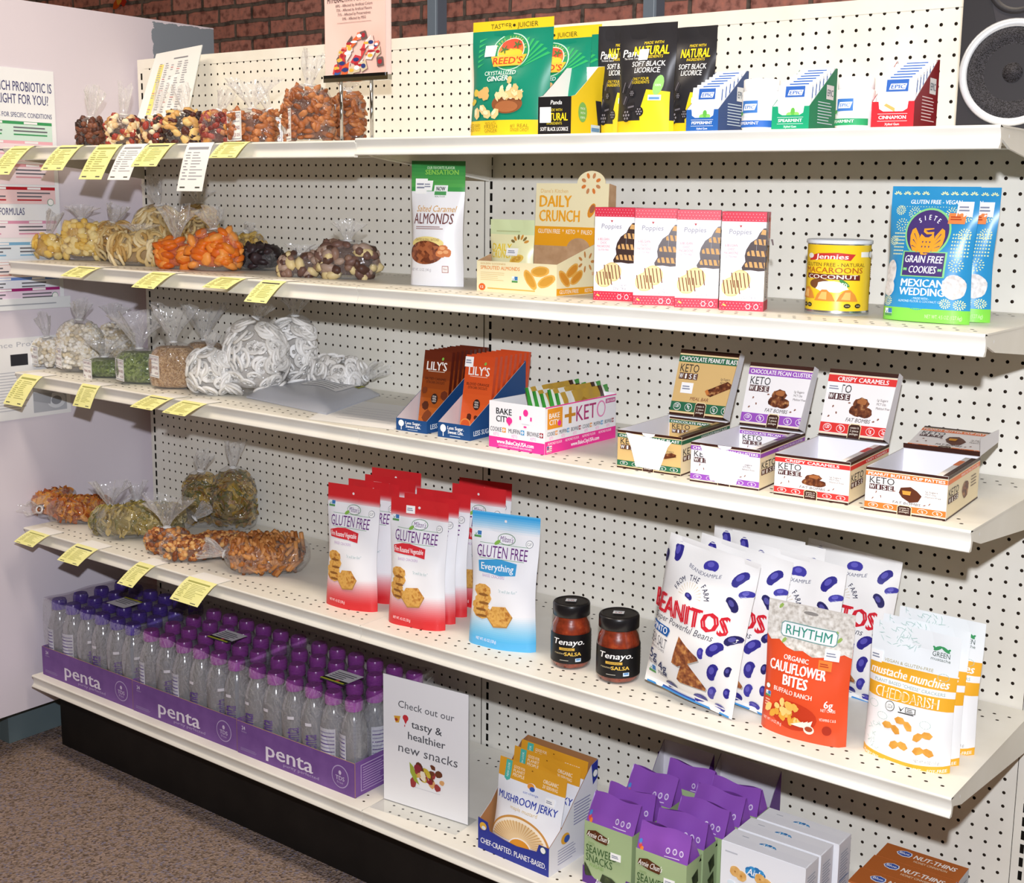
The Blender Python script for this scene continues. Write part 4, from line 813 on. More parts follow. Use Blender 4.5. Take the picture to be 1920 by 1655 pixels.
# xylitol gum cartons and bottles
def gum_carton(x1, x2, x3, yt_front, yt_back, col, dark, flav, lab, n=7, Y=-0.39):
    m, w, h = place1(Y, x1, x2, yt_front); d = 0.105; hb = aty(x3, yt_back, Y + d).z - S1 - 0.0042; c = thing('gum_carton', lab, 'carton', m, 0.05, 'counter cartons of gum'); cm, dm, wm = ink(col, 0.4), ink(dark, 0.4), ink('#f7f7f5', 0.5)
    b = MB(); F = plane((-w / 2, 0, 0), (1, 0, 0), (0, 0, 1), w, h)
    b.poly(F, [(0, 0), (1, 0), (1, 1), (0.86, 1), (0.84, 0.72), (0.74, 0.62), (0.28, 0.62), (0.18, 0.72), (0.16, 1), (0, 1)], cm, 0)
    b.poly(Surf(lambda a, q, off=0.0: Vector(((0.5 - a) * w, 0.001, q * h)), w, h), [(0, 0), (1, 0), (1, 1), (0.86, 1), (0.84, 0.72), (0.74, 0.62), (0.28, 0.62), (0.18, 0.72), (0.16, 1), (0, 1)], wm, 0)
    for y_ in (0.52, 0.24): b.rect(F, 0.15, y_, 0.85, y_ + 0.012, ink('#ffffff'), 1)
    b.text(F, flav, 0.5, 0.39, 0.13, ink('#ffffff'), 0.64, 1, 0.03); b.text(F, 'Xylitol Gum', 0.5, 0.13, 0.09, ink('#ffffff'), 0.34, 1); b.build('front_wall', c)
    b = MB(); pr_ = [(0, 0), (d, 0), (d, hb), (d * 0.93, hb), (0, h)]
    for x, mm, f in ((-w / 2, cm, -1), (-w / 2 + 0.001, wm, 1)): b.face([(x, y, z) for y, z in pr_[::f]], mm)
    b.build('side_wall', c); b = MB()
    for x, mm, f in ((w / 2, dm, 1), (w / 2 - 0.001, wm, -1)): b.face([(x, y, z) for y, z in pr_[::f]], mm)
    Rr = Surf(lambda a, q, off=0.0: Vector((w / 2 + off, a * d, q * hb)), d, hb); b.lines(Rr, 0.3, 0.1, 0.9, 0.46, 8, ink('#f3dede' if col[1] > 'c' else '#d8e6f0'), 1, 3, 0.3); b.rect(Rr, 0.60, 0.50, 0.88, 0.72, ink('#eeeeee'), 1); b.text(Rr, 'EPIC', 0.74, 0.60, 0.1, ink('#55606c'), 0.22, 2, 0.01)
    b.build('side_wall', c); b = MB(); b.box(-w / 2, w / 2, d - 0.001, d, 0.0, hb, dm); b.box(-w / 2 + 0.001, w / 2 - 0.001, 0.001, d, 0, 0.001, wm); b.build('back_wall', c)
    M0 = c.matrix_basis.copy()
    for k in range(n):                                    # blister packs stepping up towards the back
        yk = 0.006 + k * (d - 0.012) / n; hp = hb * (0.72 if h < 0.05 else 0.80) * (0.94 + 0.12 * k / n); zb = 0.0015 + 0.004 * k
        b = MB(); ww = w * 0.90; b.box(-ww / 2, ww / 2, 0, 0.0045, 0, hp, wm); Fp = plane((-ww / 2, -0.0002, 0), (1, 0, 0), (0, 0, 1), ww, hp)
        b.rect(Fp, 0.22, 0.72, 0.80, 0.97, ink('#2f5fae'), 1); b.poly(Fp, [(0.30, 0.76), (0.72, 0.76), (0.76, 0.88), (0.34, 0.88)], ink('#ffffff'), 2); b.text(Fp, 'EPIC', 0.53, 0.82, 0.08, ink('#2f5fae'), 0.36, 3, 0.04, 'c', 0.15)
        b.text(Fp, 'Xylitol Gum', 0.52, 0.60, 0.06, ink('#c2cbd8'), 0.6, 1); b.rect(Fp, 0.1, 0.52, 0.9, 0.53, ink('#d9dfe6'), 1)
        if flav == 'CINNAMON': b.poly(Fp, [(0.2, 0.44), (0.5, 0.30), (0.5, 0.38), (0.26, 0.48)], ink('#d9a55c'), 1)
        else:
            for q in range(4): b.ell(Fp, 0.5 + 0.1 * math.cos(q * 1.6), 0.33 + 0.07 * math.sin(q * 1.6), 0.1, 0.055, ink('#5fae46' if q % 2 else '#84c65f'), 1 + q % 2, 10, 0, q * 1.6)
            if flav == 'PEPPERMINT': b.rect(Fp, 0.0, 0.0, 1, 0.3, ink('#244f9e'), 1)
        b.rect(Surf(lambda a, q, off=0.0: Vector((ww / 2 + off, a * 0.0045, q * hp)), 0.0045, hp), 0.2, 0.7, 0.9, 0.95, ink('#3f6fbe'), 1)
        o = b.build('gum_pack', None, M0 @ Vector((0, yk, zb)), (-0.14, 0, 0.05)); tag(o, 'slim white pack of %s gum in its counter carton, %s from the front' % (flav.lower(), ORD[k]), 'gum pack', flav.lower() + ' gum packs in the carton')
    return c, m, w, h, d
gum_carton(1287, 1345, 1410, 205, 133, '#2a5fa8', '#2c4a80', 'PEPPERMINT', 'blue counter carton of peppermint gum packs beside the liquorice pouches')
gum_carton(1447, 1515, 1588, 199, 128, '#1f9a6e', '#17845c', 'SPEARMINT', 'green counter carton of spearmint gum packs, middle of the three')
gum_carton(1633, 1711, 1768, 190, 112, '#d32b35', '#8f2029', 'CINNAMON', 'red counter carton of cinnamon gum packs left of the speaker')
def gum_bottle(x1, x2, yt, col, flav, lab, Y=-0.392):
    m, w, h = place1(Y, x1, x2, yt); r = w / 2; t = thing('gum_bottle', lab, 'bottle', m + Vector((0, r, 0)), 0, 'white bottles of gum'); wm = ink('#f9f9f7', 0.35, 0.5)
    b = MB(); b.lathe([(r * 0.9, 0), (r, 0.004), (r, h * 0.74), (r * 0.9, h * 0.78)], wm, 36)
    C = Surf(lambda a, q, off=0.0: Vector(((r + 0.0004 + off) * math.cos(-PI / 2 + (a - 0.5) * PI * 1.2), (r + 0.0004 + off) * math.sin(-PI / 2 + (a - 0.5) * PI * 1.2), h * (0.06 + 0.66 * q))), r * PI * 1.2, h * 0.66, 0.004)
    b.rect(C, 0.02, 0.0, 0.8, 0.2, ink(col), 1); b.text(C, flav, 0.42, 0.12, 0.085, ink('#f4f6f6'), 0.36, 2, 0.02); b.rect(C, 0.32, 0.42, 0.58, 0.78, ink('#3f78c0'), 1); b.poly(C, [(0.35, 0.5), (0.54, 0.5), (0.57, 0.68), (0.38, 0.68)], ink('#ffffff'), 2); b.text(C, 'EPIC', 0.46, 0.59, 0.1, ink('#3f78c0'), 0.15, 3, 0.03, 'c', 0.15)
    b.text(C, 'Xylitol Gum', 0.44, 0.33, 0.07, ink('#b8c2d2'), 0.26, 1); b.ell(C, 0.31, 0.4, 0.035, 0.06, ink('#4f9a52'), 3, 10, 0.2)
    for k in range(9): b.rect(C, 0.86, 0.1 + k * 0.022, 0.96, 0.112 + k * 0.022, ink('#333333'), 2)
    for k in range(8): b.rect(C, 0.84, 0.5 + k * 0.035, 0.97, 0.508 + k * 0.035, ink('#8a8f98'), 2)
    b.build('body', t); b = MB(); b.lathe([(r * 0.93, h * 0.775), (r * 0.95, h * 0.79), (r * 0.95, h * 0.985), (r * 0.9, h)], wm, 40); b.build('cap', t)
gum_bottle(1377, 1441, 147, '#2f66b8', 'PEPPERMINT', 'white bottle of peppermint gum with a blue band')
gum_bottle(1553, 1621, 143, '#2a9a62', 'SPEARMINT', 'white bottle of spearmint gum with a green band')
# loudspeaker
sp0 = aty(1790, 245, -0.27); w = 0.152; sp = thing('loudspeaker', 'black bookshelf loudspeaker with a silver woofer ring at the right end of the top shelf', 'speaker', (sp0.x + w / 2, -0.262, S1 + 0.004), 0.1)
b = MB(); BLK = ink('#232022', 0.5, 0.3); b.box(-w / 2, w / 2, 0, 0.22, 0, 0.30, BLK); b.build('cabinet', sp)
Mx = Matrix.Translation((0, 0, 0.082)) @ Matrix.Rotation(PI / 2, 4, 'X')
b = MB(); b.lathe([(0.0745, 0.0), (0.0755, 0.003), (0.073, 0.005), (0.066, 0.0045), (0.064, 0.002)], ink('#dfe3e6', 0.3, 0.6, 0.4), 56, Mx, False, False); b.build('woofer_ring', sp)
b = MB(); b.lathe([(0.0645, 0.0022), (0.055, 0.005), (0.048, 0.002), (0.016, -0.006), (0.014, 0.001), (0.0005, 0.006)], speck('dark_woofer_mesh', [(0.3, '#141315'), (0.7, '#3a383c')], 900, 0.5, 0.0006, vor=True), 48, Mx, False, True); b.build('woofer_cone', sp)
Mt = Matrix.Translation((0, 0, 0.205)) @ Matrix.Rotation(PI / 2, 4, 'X')
b = MB(); b.lathe([(0.042, 0.0), (0.042, 0.004), (0.036, 0.005), (0.03, -0.002), (0.017, -0.01), (0.013, -0.004), (0.0005, 0.002)], ink('#2c2a2c', 0.45, 0.4), 40, Mt, False, True)
b.poly(plane((-0.06, -0.001, 0.13), (1, 0, 0), (0, 0, 1), 0.12, 0.08), [(0.17, 0.85), (0.83, 0.85), (0.68, 0.0), (0.32, 0.0)], ink('#343134', 0.5), 1); b.build('tweeter_horn', sp)

# ================================================================== second shelf, right bay
m, w, rz, h = place(S2, (778, 534), (861, 537), 304, 1)
def pr_alm(b, S):
    b.text(S, 'OUR FAVORITE FLAVOR', 0.55, 0.955, 0.022, ink('#cfe6c4'), 0.52, 2); b.text(S, 'SENSATION', 0.57, 0.92, 0.038, ink('#8fc650'), 0.62, 2, 0.02)
    b.rect(S, 0.45, 0.715, 0.70, 0.815, ink('#eef2ee'), 2); b.rect(S, 0.47, 0.735, 0.68, 0.765, ink('#4c9a58'), 3); b.text(S, 'NOW', 0.575, 0.787, 0.032, ink('#1d1d1d'), 0.16, 3, 0.04); b.text(S, 'REAL FOOD', 0.575, 0.724, 0.012, ink('#45564a'), 0.18, 4)
    b.text(S, 'Salted Caramel', 0.50, 0.625, 0.05, ink('#d2a04a'), 0.74, 2, 0.01, 'c', 0.25); b.text(S, 'ALMONDS', 0.46, 0.545, 0.085, ink('#7a4a46'), 0.78, 2, 0.02, 'c', 0.05); b.lines(S, 0.12, 0.455, 0.78, 0.485, 2, ink('#a98a86'), 2)
    b.ell(S, 0.38, 0.345, 0.33, 0.055, ink('#ecd98a'), 2, 30); b.text(S, 'CRAFTED IN SMALL BATCHES', 0.38, 0.374, 0.02, ink('#8a6a3a'), 0.5, 4); b.ell(S, 0.36, 0.27, 0.34, 0.095, speck('glazed_almonds', [(0.3, '#6a3520'), (0.5, '#8a4a2c'), (0.7, '#a8623c')], 130, 0.4, 0, vor=True), 3, 30)
    for x, y_ in ((0.70, 0.30), (0.76, 0.27), (0.66, 0.265)): b.ell(S, x, y_, 0.09, 0.035, ink('#cf7a42'), 4, 12, 0.1); b.ell(S, x - 0.01, y_ + 0.008, 0.05, 0.015, ink('#e8a870'), 5, 10)
    b.text(S, 'NET WT. 12 OZ. (340 g)', 0.28, 0.13, 0.022, ink('#a8a4a8'), 0.42, 2); b.rect(S, 0.68, 0.11, 0.79, 0.165, ink('#b06a5a'), 2); b.rect(S, 0.69, 0.115, 0.78, 0.16, ink('#f2ece8'), 3); b.text(S, 'Non', 0.735, 0.14, 0.018, ink('#a05a4a'), 0.06, 4)
o, S = pouch('almond_pouch', 'white pouch of caramel almonds with a green top', 'pouch', m, w * 1.22, rz - 0.05, h, 0.05, [(0, 0.765, '#f1f1f3'), (0.765, 0.80, '#3f9a4a')] + grad(0.80, 1.01, '#57ab52', '#24753a'), pr_alm, 0.03, None, 50, pinch=0.06)
price(o, S, 0.20, 0.805, 0.026, 0.03, True); price(o, S, 0.33, 0.81, 0.02, 0.02, True)
# crunchy almond display carton: tall printed back, low front tray, one pouch inside
A, B_ = at(894, 545, S2), at(1043, 556, S2); w = (B_ - A).length; rz = math.atan2(B_.y - A.y, B_.x - A.x); m = (A + B_) / 2
h = top(A, 488); d = 0.145; hb = 0.205; KR = speck('kraft_board', [(0.3, '#b8916a'), (0.7, '#c8a27c')], 60, 0.8, 0); CRM, ORG = ink('#f3e8bd', 0.45), ink('#efa623', 0.45)
t = thing('display_carton', 'cream and orange almond snack display carton with a tall printed back', 'carton', m, rz)
b = MB(); F = plane((-w / 2, 0, 0), (1, 0, 0), (0, 0, 1), w, h); b.rect(F, 0, 0, 1, 1, CRM, 0); b.box(-w / 2 + 0.0005, w / 2 - 0.0005, 0.0005, 0.0015, 0.0, h - 0.0002, KR); AL = ink('#e6b052')
b.text(F, 'GOLDEN GOODNESS', 0.05, 0.92, 0.055, ink('#c79a4a'), 0.32, 1, 0, 'l'); b.text(F, 'SPROUTED ALMONDS', 0.05, 0.79, 0.115, ink('#e08a3a'), 0.5, 1, 0.02, 'l'); b.lines(F, 0.05, 0.36, 0.36, 0.66, 5, ink('#dfc48a'), 1, 2, 0.25); gmo(b, F, 0.49, 0.45, 0.014, 1); b.ell(F, 0.07, 0.15, 0.045, 0.12, ink('#df6a2e'), 1, 10); b.text(F, '12', 0.07, 0.15, 0.08, ink('#ffffff'), 0.04, 2); b.lines(F, 0.14, 0.08, 0.92, 0.16, 1, ink('#e2b85a'), 1)
for x, y_, r in ((0.80, 0.75, 0.1), (0.68, 0.47, -0.9), (0.88, 0.45, 0.4)): b.ell(F, x, y_, 0.115, 0.17, AL, 1, 16, 0.03, r); b.ell(F, x, y_, 0.09, 0.12, ink('#d29a3a'), 2, 14, 0.06, r)
b.build('front_wall', t)
b = MB(); Rr = plane((w / 2, 0, 0), (0, 1, 0), (0, 0, 1), d, h); sl = [(0, 0), (d, 0), (d, h * 1.75), (d * 0.8, h * 1.6), (0, h)]
for x, mm, f in ((-w / 2, CRM, -1), (-w / 2 + 0.0012, KR, 1)): b.face([(x, y, z) for y, z in sl[::f]], mm)
b.build('side_wall', t); b = MB()
for x, mm, f in ((w / 2, CRM, 1), (w / 2 - 0.0012, KR, -1)): b.face([(x, y, z) for y, z in sl[::f]], mm)
b.rect(Rr, 0.0, 0.02, 1, 0.24, ORG, 1); b.text(Rr, 'GLUTEN FREE', 0.06, 0.13, 0.12, ink('#f8f0d8'), 0.40, 2, 0.02, 'l'); b.text(Rr, 'KETO', 0.6, 0.13, 0.12, ink('#f8f0d8'), 0.16, 2, 0.02, 'l'); b.text(Rr, 'SPROUTED', 0.75, 0.66, 0.1, ink('#df8a3a'), 0.3, 1, 0.02, 'l')
for x, y_, r in ((0.32, 0.78, 0.5), (0.16, 0.54, -0.7), (0.42, 0.56, 0.5)): b.ell(Rr, x, y_, 0.15, 0.17, AL, 1, 14, 0.03, r); b.ell(Rr, x, y_, 0.12, 0.12, ink('#d8902e'), 2, 12, 0.06, r)
for k in range(7): a = k * 0.9; b.ell(Rr, 0.62 + 0.14 * math.cos(a), 1.05 + 0.24 * math.sin(a), 0.045, 0.05, ink('#c98a4a'), 1, 8, 0, a)
b.build('side_wall', t)
b = MB(); x0, x1 = -w * 0.30, w / 2; Wb = x1 - x0 + 0.02; Bk = plane((x0, d - 0.022, 0), (1, 0, 0.0), (0, 0.04, 1), Wb, hb)
b.rect(Bk, 0, 0, 1, 0.42, KR, 0); b.rect(Bk, 0, 0.42, 1, 0.60, ORG, 0); b.rect(Bk, 0, 0.60, 1, 1, CRM, 0); b.ell(Bk, 0.62, 0.40, 0.16, 0.10, KR, 1, 20); b.ell(Bk, 0.76, 1.0, 0.19, 0.115, CRM, 0, 26, 0, 0, 1, 0, PI)
bb = Surf(lambda a, q, off=0.0: Bk(1 - a, q, -0.001), Wb, hb); b.rect(bb, 0, 0, 1, 1, KR, 0); b.ell(bb, 0.24, 1.0, 0.19, 0.115, KR, 0, 26, 0, 0, 1, 0, PI)
b.text(Bk, "Diane's Kitchen", 0.26, 0.93, 0.035, ink('#e2b86a'), 0.38, 1); b.text(Bk, 'DAILY', 0.06, 0.835, 0.105, ink('#f0a92c'), 0.44, 1, 0.05, 'l'); b.text(Bk, 'CRUNCH', 0.06, 0.70, 0.105, ink('#f0a92c'), 0.56, 1, 0.05, 'l')
b.text(Bk, 'GLUTEN FREE  *  KETO  *  PALEO', 0.05, 0.555, 0.04, ink('#fbf3dc'), 0.75, 1, 0.02, 'l')
for k in range(8): a = k * PI / 4 + 0.4; b.ell(Bk, 0.76 + 0.105 * math.cos(a), 1.0 + 0.075 * math.sin(a), 0.033, 0.017, ink('#c98a5a' if k % 2 else '#dd7f3a'), 2, 8, 0, a)
b.ell(Bk, 0.78, 0.755, 0.085, 0.036, ink('#e2932e'), 1, 14, 0, 1.1); b.ell(Bk, 0.79, 0.77, 0.05, 0.026, ink('#a8684a'), 2, 12, 0, 1.1)
b.face([(x1 + 0.018, d - 0.022 + 0.2 * 0.0, h), (x1 + 0.018, d + 0.012, h), (x1 + 0.018, d + 0.012, hb * 0.98), (x1 + 0.018, d - 0.018 + 0.008, hb)], KR); b.build('back_wall', t)
b = MB(); b.box(-w / 2 + 0.001, w / 2 - 0.001, 0.0015, d, 0.0002, 0.0014, KR); b.build('floor_panel', t)
M0 = t.matrix_basis.copy(); a_ = M0 @ Vector((-w * 0.20, 0.035, 0.0015)); hp = aty(975, 413, a_.y + 0.02).z - a_.z
def pr_dc(b, S):
    b.lines(S, 0.15, 0.83, 0.85, 0.86, 1, ink('#b9c08a'), 2); b.text(S, 'DAILY', 0.33, 0.62, 0.1, ink('#e8c92e'), 0.46, 2, 0.03); b.text(S, 'CRUNCH', 0.36, 0.52, 0.1, ink('#e8c92e'), 0.52, 2, 0.03)
    for k in range(6): a = 0.3 + k * 0.5; b.ell(S, 0.72 + 0.15 * math.cos(a), 0.68 + 0.09 * math.sin(a), 0.05, 0.02, ink('#7d6a3a' if k % 2 else '#cc8f3a'), 2, 8, 0, a)
    b.text(S, 'TOASTED', 0.3, 0.36, 0.06, ink('#c9b24a'), 0.4, 2); b.text(S, 'NUTS', 0.26, 0.29, 0.06, ink('#c9b24a'), 0.3, 2)
    for x, y_, r in ((0.72, 0.46, 0.3), (0.80, 0.34, 0.2), (0.70, 0.25, 0.2)): b.ell(S, x, y_, 0.15, 0.06, ink('#e4bd52'), 2, 14, 0, r); b.ell(S, x, y_, 0.11, 0.035, ink('#cf9c3a'), 3, 12, 0.1, r)
o, S = pouch('nut_pouch', 'single pale yellow snack pouch standing inside the almond display carton', 'pouch', a_, w * 0.56, rz, hp, 0.035, [(0, 0.8, '#eeeab8'), (0.8, 1.01, '#d3e0ae')], pr_dc, 0.0, None, 52, cell=0.02)
price(o, S, 0.60, 0.56, 0.03, 0.014, True, rot=0.2)
# four macaroon boxes
def pr_pop(b, F, Rr, T, L):
    rd, br = ink('#d8344a', 0.4), ink('#5c3020', 0.4)
    for S in (F, Rr, L):
        b.rect(S, 0, 0.90, 1, 1, rd, 1); b.rect(S, 0, 0, 1, 0.10, rd, 1)
    b.rect(T, 0, 0, 1, 1, rd, 1)
    for j in range(3):
        for i in range(13): b.stars(F, [((i + 0.5 * (j % 2) + 0.4) / 13.5, 0.915 + j * 0.03), ((i + 0.5 * (j % 2) + 0.4) / 13.5, 0.02 + j * 0.028)], 0.0007, ink('#f5c6cc'), 2, 5)
    b.text(F, 'Poppies', 0.42, 0.80, 0.05, ink('#9a98a4'), 0.5, 1, 0, 'c', 0.1); b.ell(F, 0.43, 0.855, 0.035, 0.016, ink('#c23a3e'), 1, 3, 0, 0.5)
    for k, s_ in enumerate(('6 BELGIAN', 'CHOC', 'MACAROONS', 'GLUTEN FREE')): b.text(F, s_, 0.23, 0.66 - k * 0.038, 0.025 if k < 3 else 0.018, ink('#d87a84'), (0.28, 0.16, 0.32, 0.26)[k], 1)
    ck = [ink('#3c2620', 0.35, 0.4), ink('#d9a765', 0.5), ink('#4a2e24', 0.35, 0.4)]
    WN = [(1.0, 0.84), (0.94, 0.835), (0.86, 0.79), (0.80, 0.735), (0.66, 0.69), (0.57, 0.62), (0.54, 0.56), (0.56, 0.50), (0.48, 0.44), (0.50, 0.41), (0.68, 0.415), (0.86, 0.405), (1.0, 0.41)]
    b.poly(F, WN, ck[0], 1)
    for k in range(3):
        y_ = 0.445 + k * 0.115; x0 = (0.56, 0.60, 0.75)[k]; b.poly(F, [(x0, y_), (1.0, y_ - 0.008), (1.0, y_ + 0.05), (x0 + 0.05, y_ + 0.055), (x0 - 0.01, y_ + 0.03)], ck[1], 2)
        for q in range(4): x = x0 + 0.03 + q * 0.11; b.poly(F, [(x, y_ + 0.056), (x + 0.05, y_ + 0.056), (x + 0.075, y_ - 0.004), (x + 0.04, y_ - 0.004)], ck[2], 3)
    b.poly(F, [(0.88, 0.775), (1.0, 0.77), (1.0, 0.82), (0.92, 0.825)], ck[1], 2); b.rect(F, 0.8, 0.6, 0.803, 0.78, ink('#d8dde2'), 4)
    WR = [(0.0, 0.84), (0.16, 0.80), (0.30, 0.72), (0.28, 0.56), (0.32, 0.46), (0.16, 0.42), (0, 0.41)]
    b.poly(Rr, WR, ck[0], 2)
    for k in range(3): b.poly(Rr, [(0, 0.445 + k * 0.115), (0.24, 0.45 + k * 0.115), (0.25, 0.495 + k * 0.115), (0, 0.50 + k * 0.115)], ck[1], 3)
    for cx, cy, r in ((0.26, 0.24, 0.22), (0.46, 0.31, 0.235)):
        b.ell(F, cx, cy, r * 1.0, r * F.w / F.h, ink('#e9c986'), 2, 26, 0.02); b.ell(F, cx, cy, r * 0.92, r * 0.92 * F.w / F.h, ink('#f0d79e'), 3, 26, 0.02)
        for q in range(-2, 3): x = cx + q * r * 0.38; b.poly(F, [(x - 0.03, cy + r * 0.32), (x - 0.005, cy + r * 0.32), (x + 0.05, cy - r * 0.32), (x + 0.025, cy - r * 0.32)], ink('#7a4a2e'), 4)
    b.text(F, 'NET WT', 0.76, 0.168, 0.018, ink('#84828c'), 0.14, 1); b.text(F, '220 g - 7.8 oz', 0.66, 0.135, 0.026, ink('#84828c'), 0.32, 1)
    for x in (0.66, 0.84): b.ell(F, x, 0.045, 0.055, 0.028, ink('#f6dfe2'), 3, 14); b.ell(F, x, 0.045, 0.04, 0.02, rd, 4, 12)
    b.ell(F, 0.12, 0.055, 0.05, 0.009, ink('#e8c468'), 3, 8, 0, -0.5)
    for S in (Rr,):
        b.text(S, 'Poppies', 0.34, 0.28, 0.10, ink('#8f8d98'), None, 2, 0, 'c', 0.1, PI / 2); b.text(S, 'BELGIAN CHOC MACAROONS', 0.62, 0.26, 0.03, ink('#cf5a66'), None, 2, 0, 'c', 0, PI / 2); b.rect(S, 0.12, 0.80, 0.22, 0.99, ink('#eceaf0'), 3); b.lines(S, 0.13, 0.81, 0.2, 0.98, 9, ink('#8a8c98'), 4, 5, 0.3)
    b.text(Rr, '100', 0.82, 0.945, 0.05, ink('#f5dfe2'), 0.18, 2, 0.02)
    for k in range(2): b.ell(Rr, 0.55 + 0.12 * k, 0.62 - 0.05 * k, 0.10, 0.11, ink('#d9a862'), 2, 16); b.poly(Rr, [(0.50 + 0.12 * k, 0.70 - 0.05 * k), (0.54 + 0.12 * k, 0.71 - 0.05 * k), (0.62 + 0.12 * k, 0.54 - 0.05 * k), (0.58 + 0.12 * k, 0.53 - 0.05 * k)], ink('#5f3a28'), 3)
GP = 'macaroon boxes in a row'
pp = [((1112, 562), (1187, 565), 388), ((1190, 571), (1262, 573), 390), ((1270, 576), (1340, 578), 393), ((1350, 581), (1428, 584), 396)]
for k, (p1, p2, yt) in enumerate(pp):
    m, w, rz, h = place(S2, p1, p2, yt)
    if k == 0: w0, h0 = w, h
    lab = 'red topped white macaroon box, ' + ('leftmost, against the almond display carton', 'second from the left in the row of four', 'third from the left in the row of four', 'rightmost, with an orange sticker on its side')[k]
    o, F, Rr, T, L = carton('macaroon_box', lab, 'box', m, w0 * 0.985, 0.062, h, rz, ('#f4f2f3', '#f1eff0', '#d8344a', '#f1eff0', '#f1eff0'), GP, pr_pop)
    if k == 3: price(o, Rr, 0.62, 0.84, 0.012, 0.034, False, '#f2703a')
# tin of coconut macaroons
A, B_ = at(1497, 585, S2), at(1620, 591, S2); r = (B_ - A).length / 2 * 0.97; c = (A + B_) / 2; h = top(A, 447)
t = thing('snack_can', 'yellow tin of coconut macaroons with a clear lid', 'can', (c.x, c.y + r * 0.4, S2)); TIN = ink('#cfd2d4', 0.25, 0.5, 0.9)
b = MB(); b.lathe([(r * 0.97, 0), (r, 0.002), (r, 0.005), (r * 0.985, 0.007), (r * 0.985, h * 0.93), (r, h * 0.945), (r, h * 0.96)], lambda j: TIN if j in (0, 1, 2, 4, 5) else speck('bright_yellow_print', [(0.3, '#f3c81c'), (0.7, '#f8d838')], 3, 0.35, 0), 56)
C = Surf(lambda a, q, off=0.0: Vector((r * 0.985 * math.cos(-PI / 2 + 0.62 + (a - 0.42) * PI * 1.3) * (1 + off / r), r * 0.985 * math.sin(-PI / 2 + 0.62 + (a - 0.42) * PI * 1.3) * (1 + off / r), 0.008 + (h * 0.93 - 0.008) * q)), r * PI * 1.3, h * 0.9, 0.005)
b.poly(C, [(0.12, 0.83), (0.20, 0.87), (0.36, 0.885), (0.50, 0.86), (0.46, 0.765), (0.34, 0.79), (0.22, 0.775), (0.10, 0.755)], ink('#c8332e'), 1); b.text(C, 'Jennies', 0.31, 0.825, 0.075, ink('#fdf6ee'), 0.26, 2, 0.03, 'c', 0.1); b.ell(C, 0.12, 0.83, 0.035, 0.04, ink('#f6f0ea'), 2, 12); b.rect(C, 0.55, 0.82, 0.70, 0.90, ink('#f6f4ec'), 1); seal(b, C, 0.67, 0.86, 0.006, '#5a5f5a', 2)
b.text(C, 'GLUTEN FREE - NATURAL', 0.33, 0.70, 0.055, ink('#7a5a1e'), 0.52, 2, 0.01); b.text(C, 'MACAROONS', 0.32, 0.615, 0.085, ink('#b5651e'), 0.50, 2, 0.02); b.poly(C, [(0.08, 0.56), (0.55, 0.545), (0.55, 0.46), (0.08, 0.485)], ink('#6f2a20'), 1); b.text(C, 'COCONUT', 0.315, 0.513, 0.062, ink('#f4e9d8'), 0.42, 2, 0.03)
b.ell(C, 0.22, 0.40, 0.10, 0.08, ink('#7a4a2a'), 1, 18); b.ell(C, 0.32, 0.36, 0.13, 0.09, ink('#fbf7ee'), 2, 18, 0.12); b.ell(C, 0.42, 0.42, 0.05, 0.03, ink('#3f8a3f'), 2, 10, 0, -0.6)
for x, y_ in ((0.10, 0.27), (0.27, 0.24), (0.45, 0.24)): b.poly(C, [(x - 0.085, y_ - 0.1), (x + 0.085, y_ - 0.1), (x + 0.06, y_), (x + 0.02, y_ + 0.075), (x - 0.02, y_ + 0.075), (x - 0.06, y_)], ink('#dd8f3a'), 3); b.poly(C, [(x - 0.05, y_ - 0.07), (x + 0.02, y_ - 0.08), (x + 0.02, y_ + 0.04), (x - 0.02, y_ + 0.04)], ink('#f0bc6a'), 4)
for x in (0.07, 0.13, 0.45, 0.54): b.ell(C, x, 0.07, 0.028, 0.035, ink('#3a2f1c'), 2, 14); b.text(C, 'NON', x, 0.07, 0.02, ink('#f0e2b8'), 0.03, 3)
b.lines(C, 0.70, 0.35, 0.82, 0.80, 14, ink('#c9a21c'), 1, 3, 0.35); b.rect(C, 0.90, 0.22, 0.99, 0.84, ink('#f4f0dc'), 1); b.lines(C, 0.905, 0.24, 0.985, 0.82, 16, ink('#6a6a62'), 2, 4, 0.3); b.build('body', t)
b = MB(); b.lathe([(r * 1.015, h * 0.945), (r * 1.03, h * 0.95), (r * 1.03, h * 0.99), (r * 1.0, h), (r * 0.95, h * 0.985)], ink('#e6eaee', 0.25, 0.5), 56); b.build('lid', t)
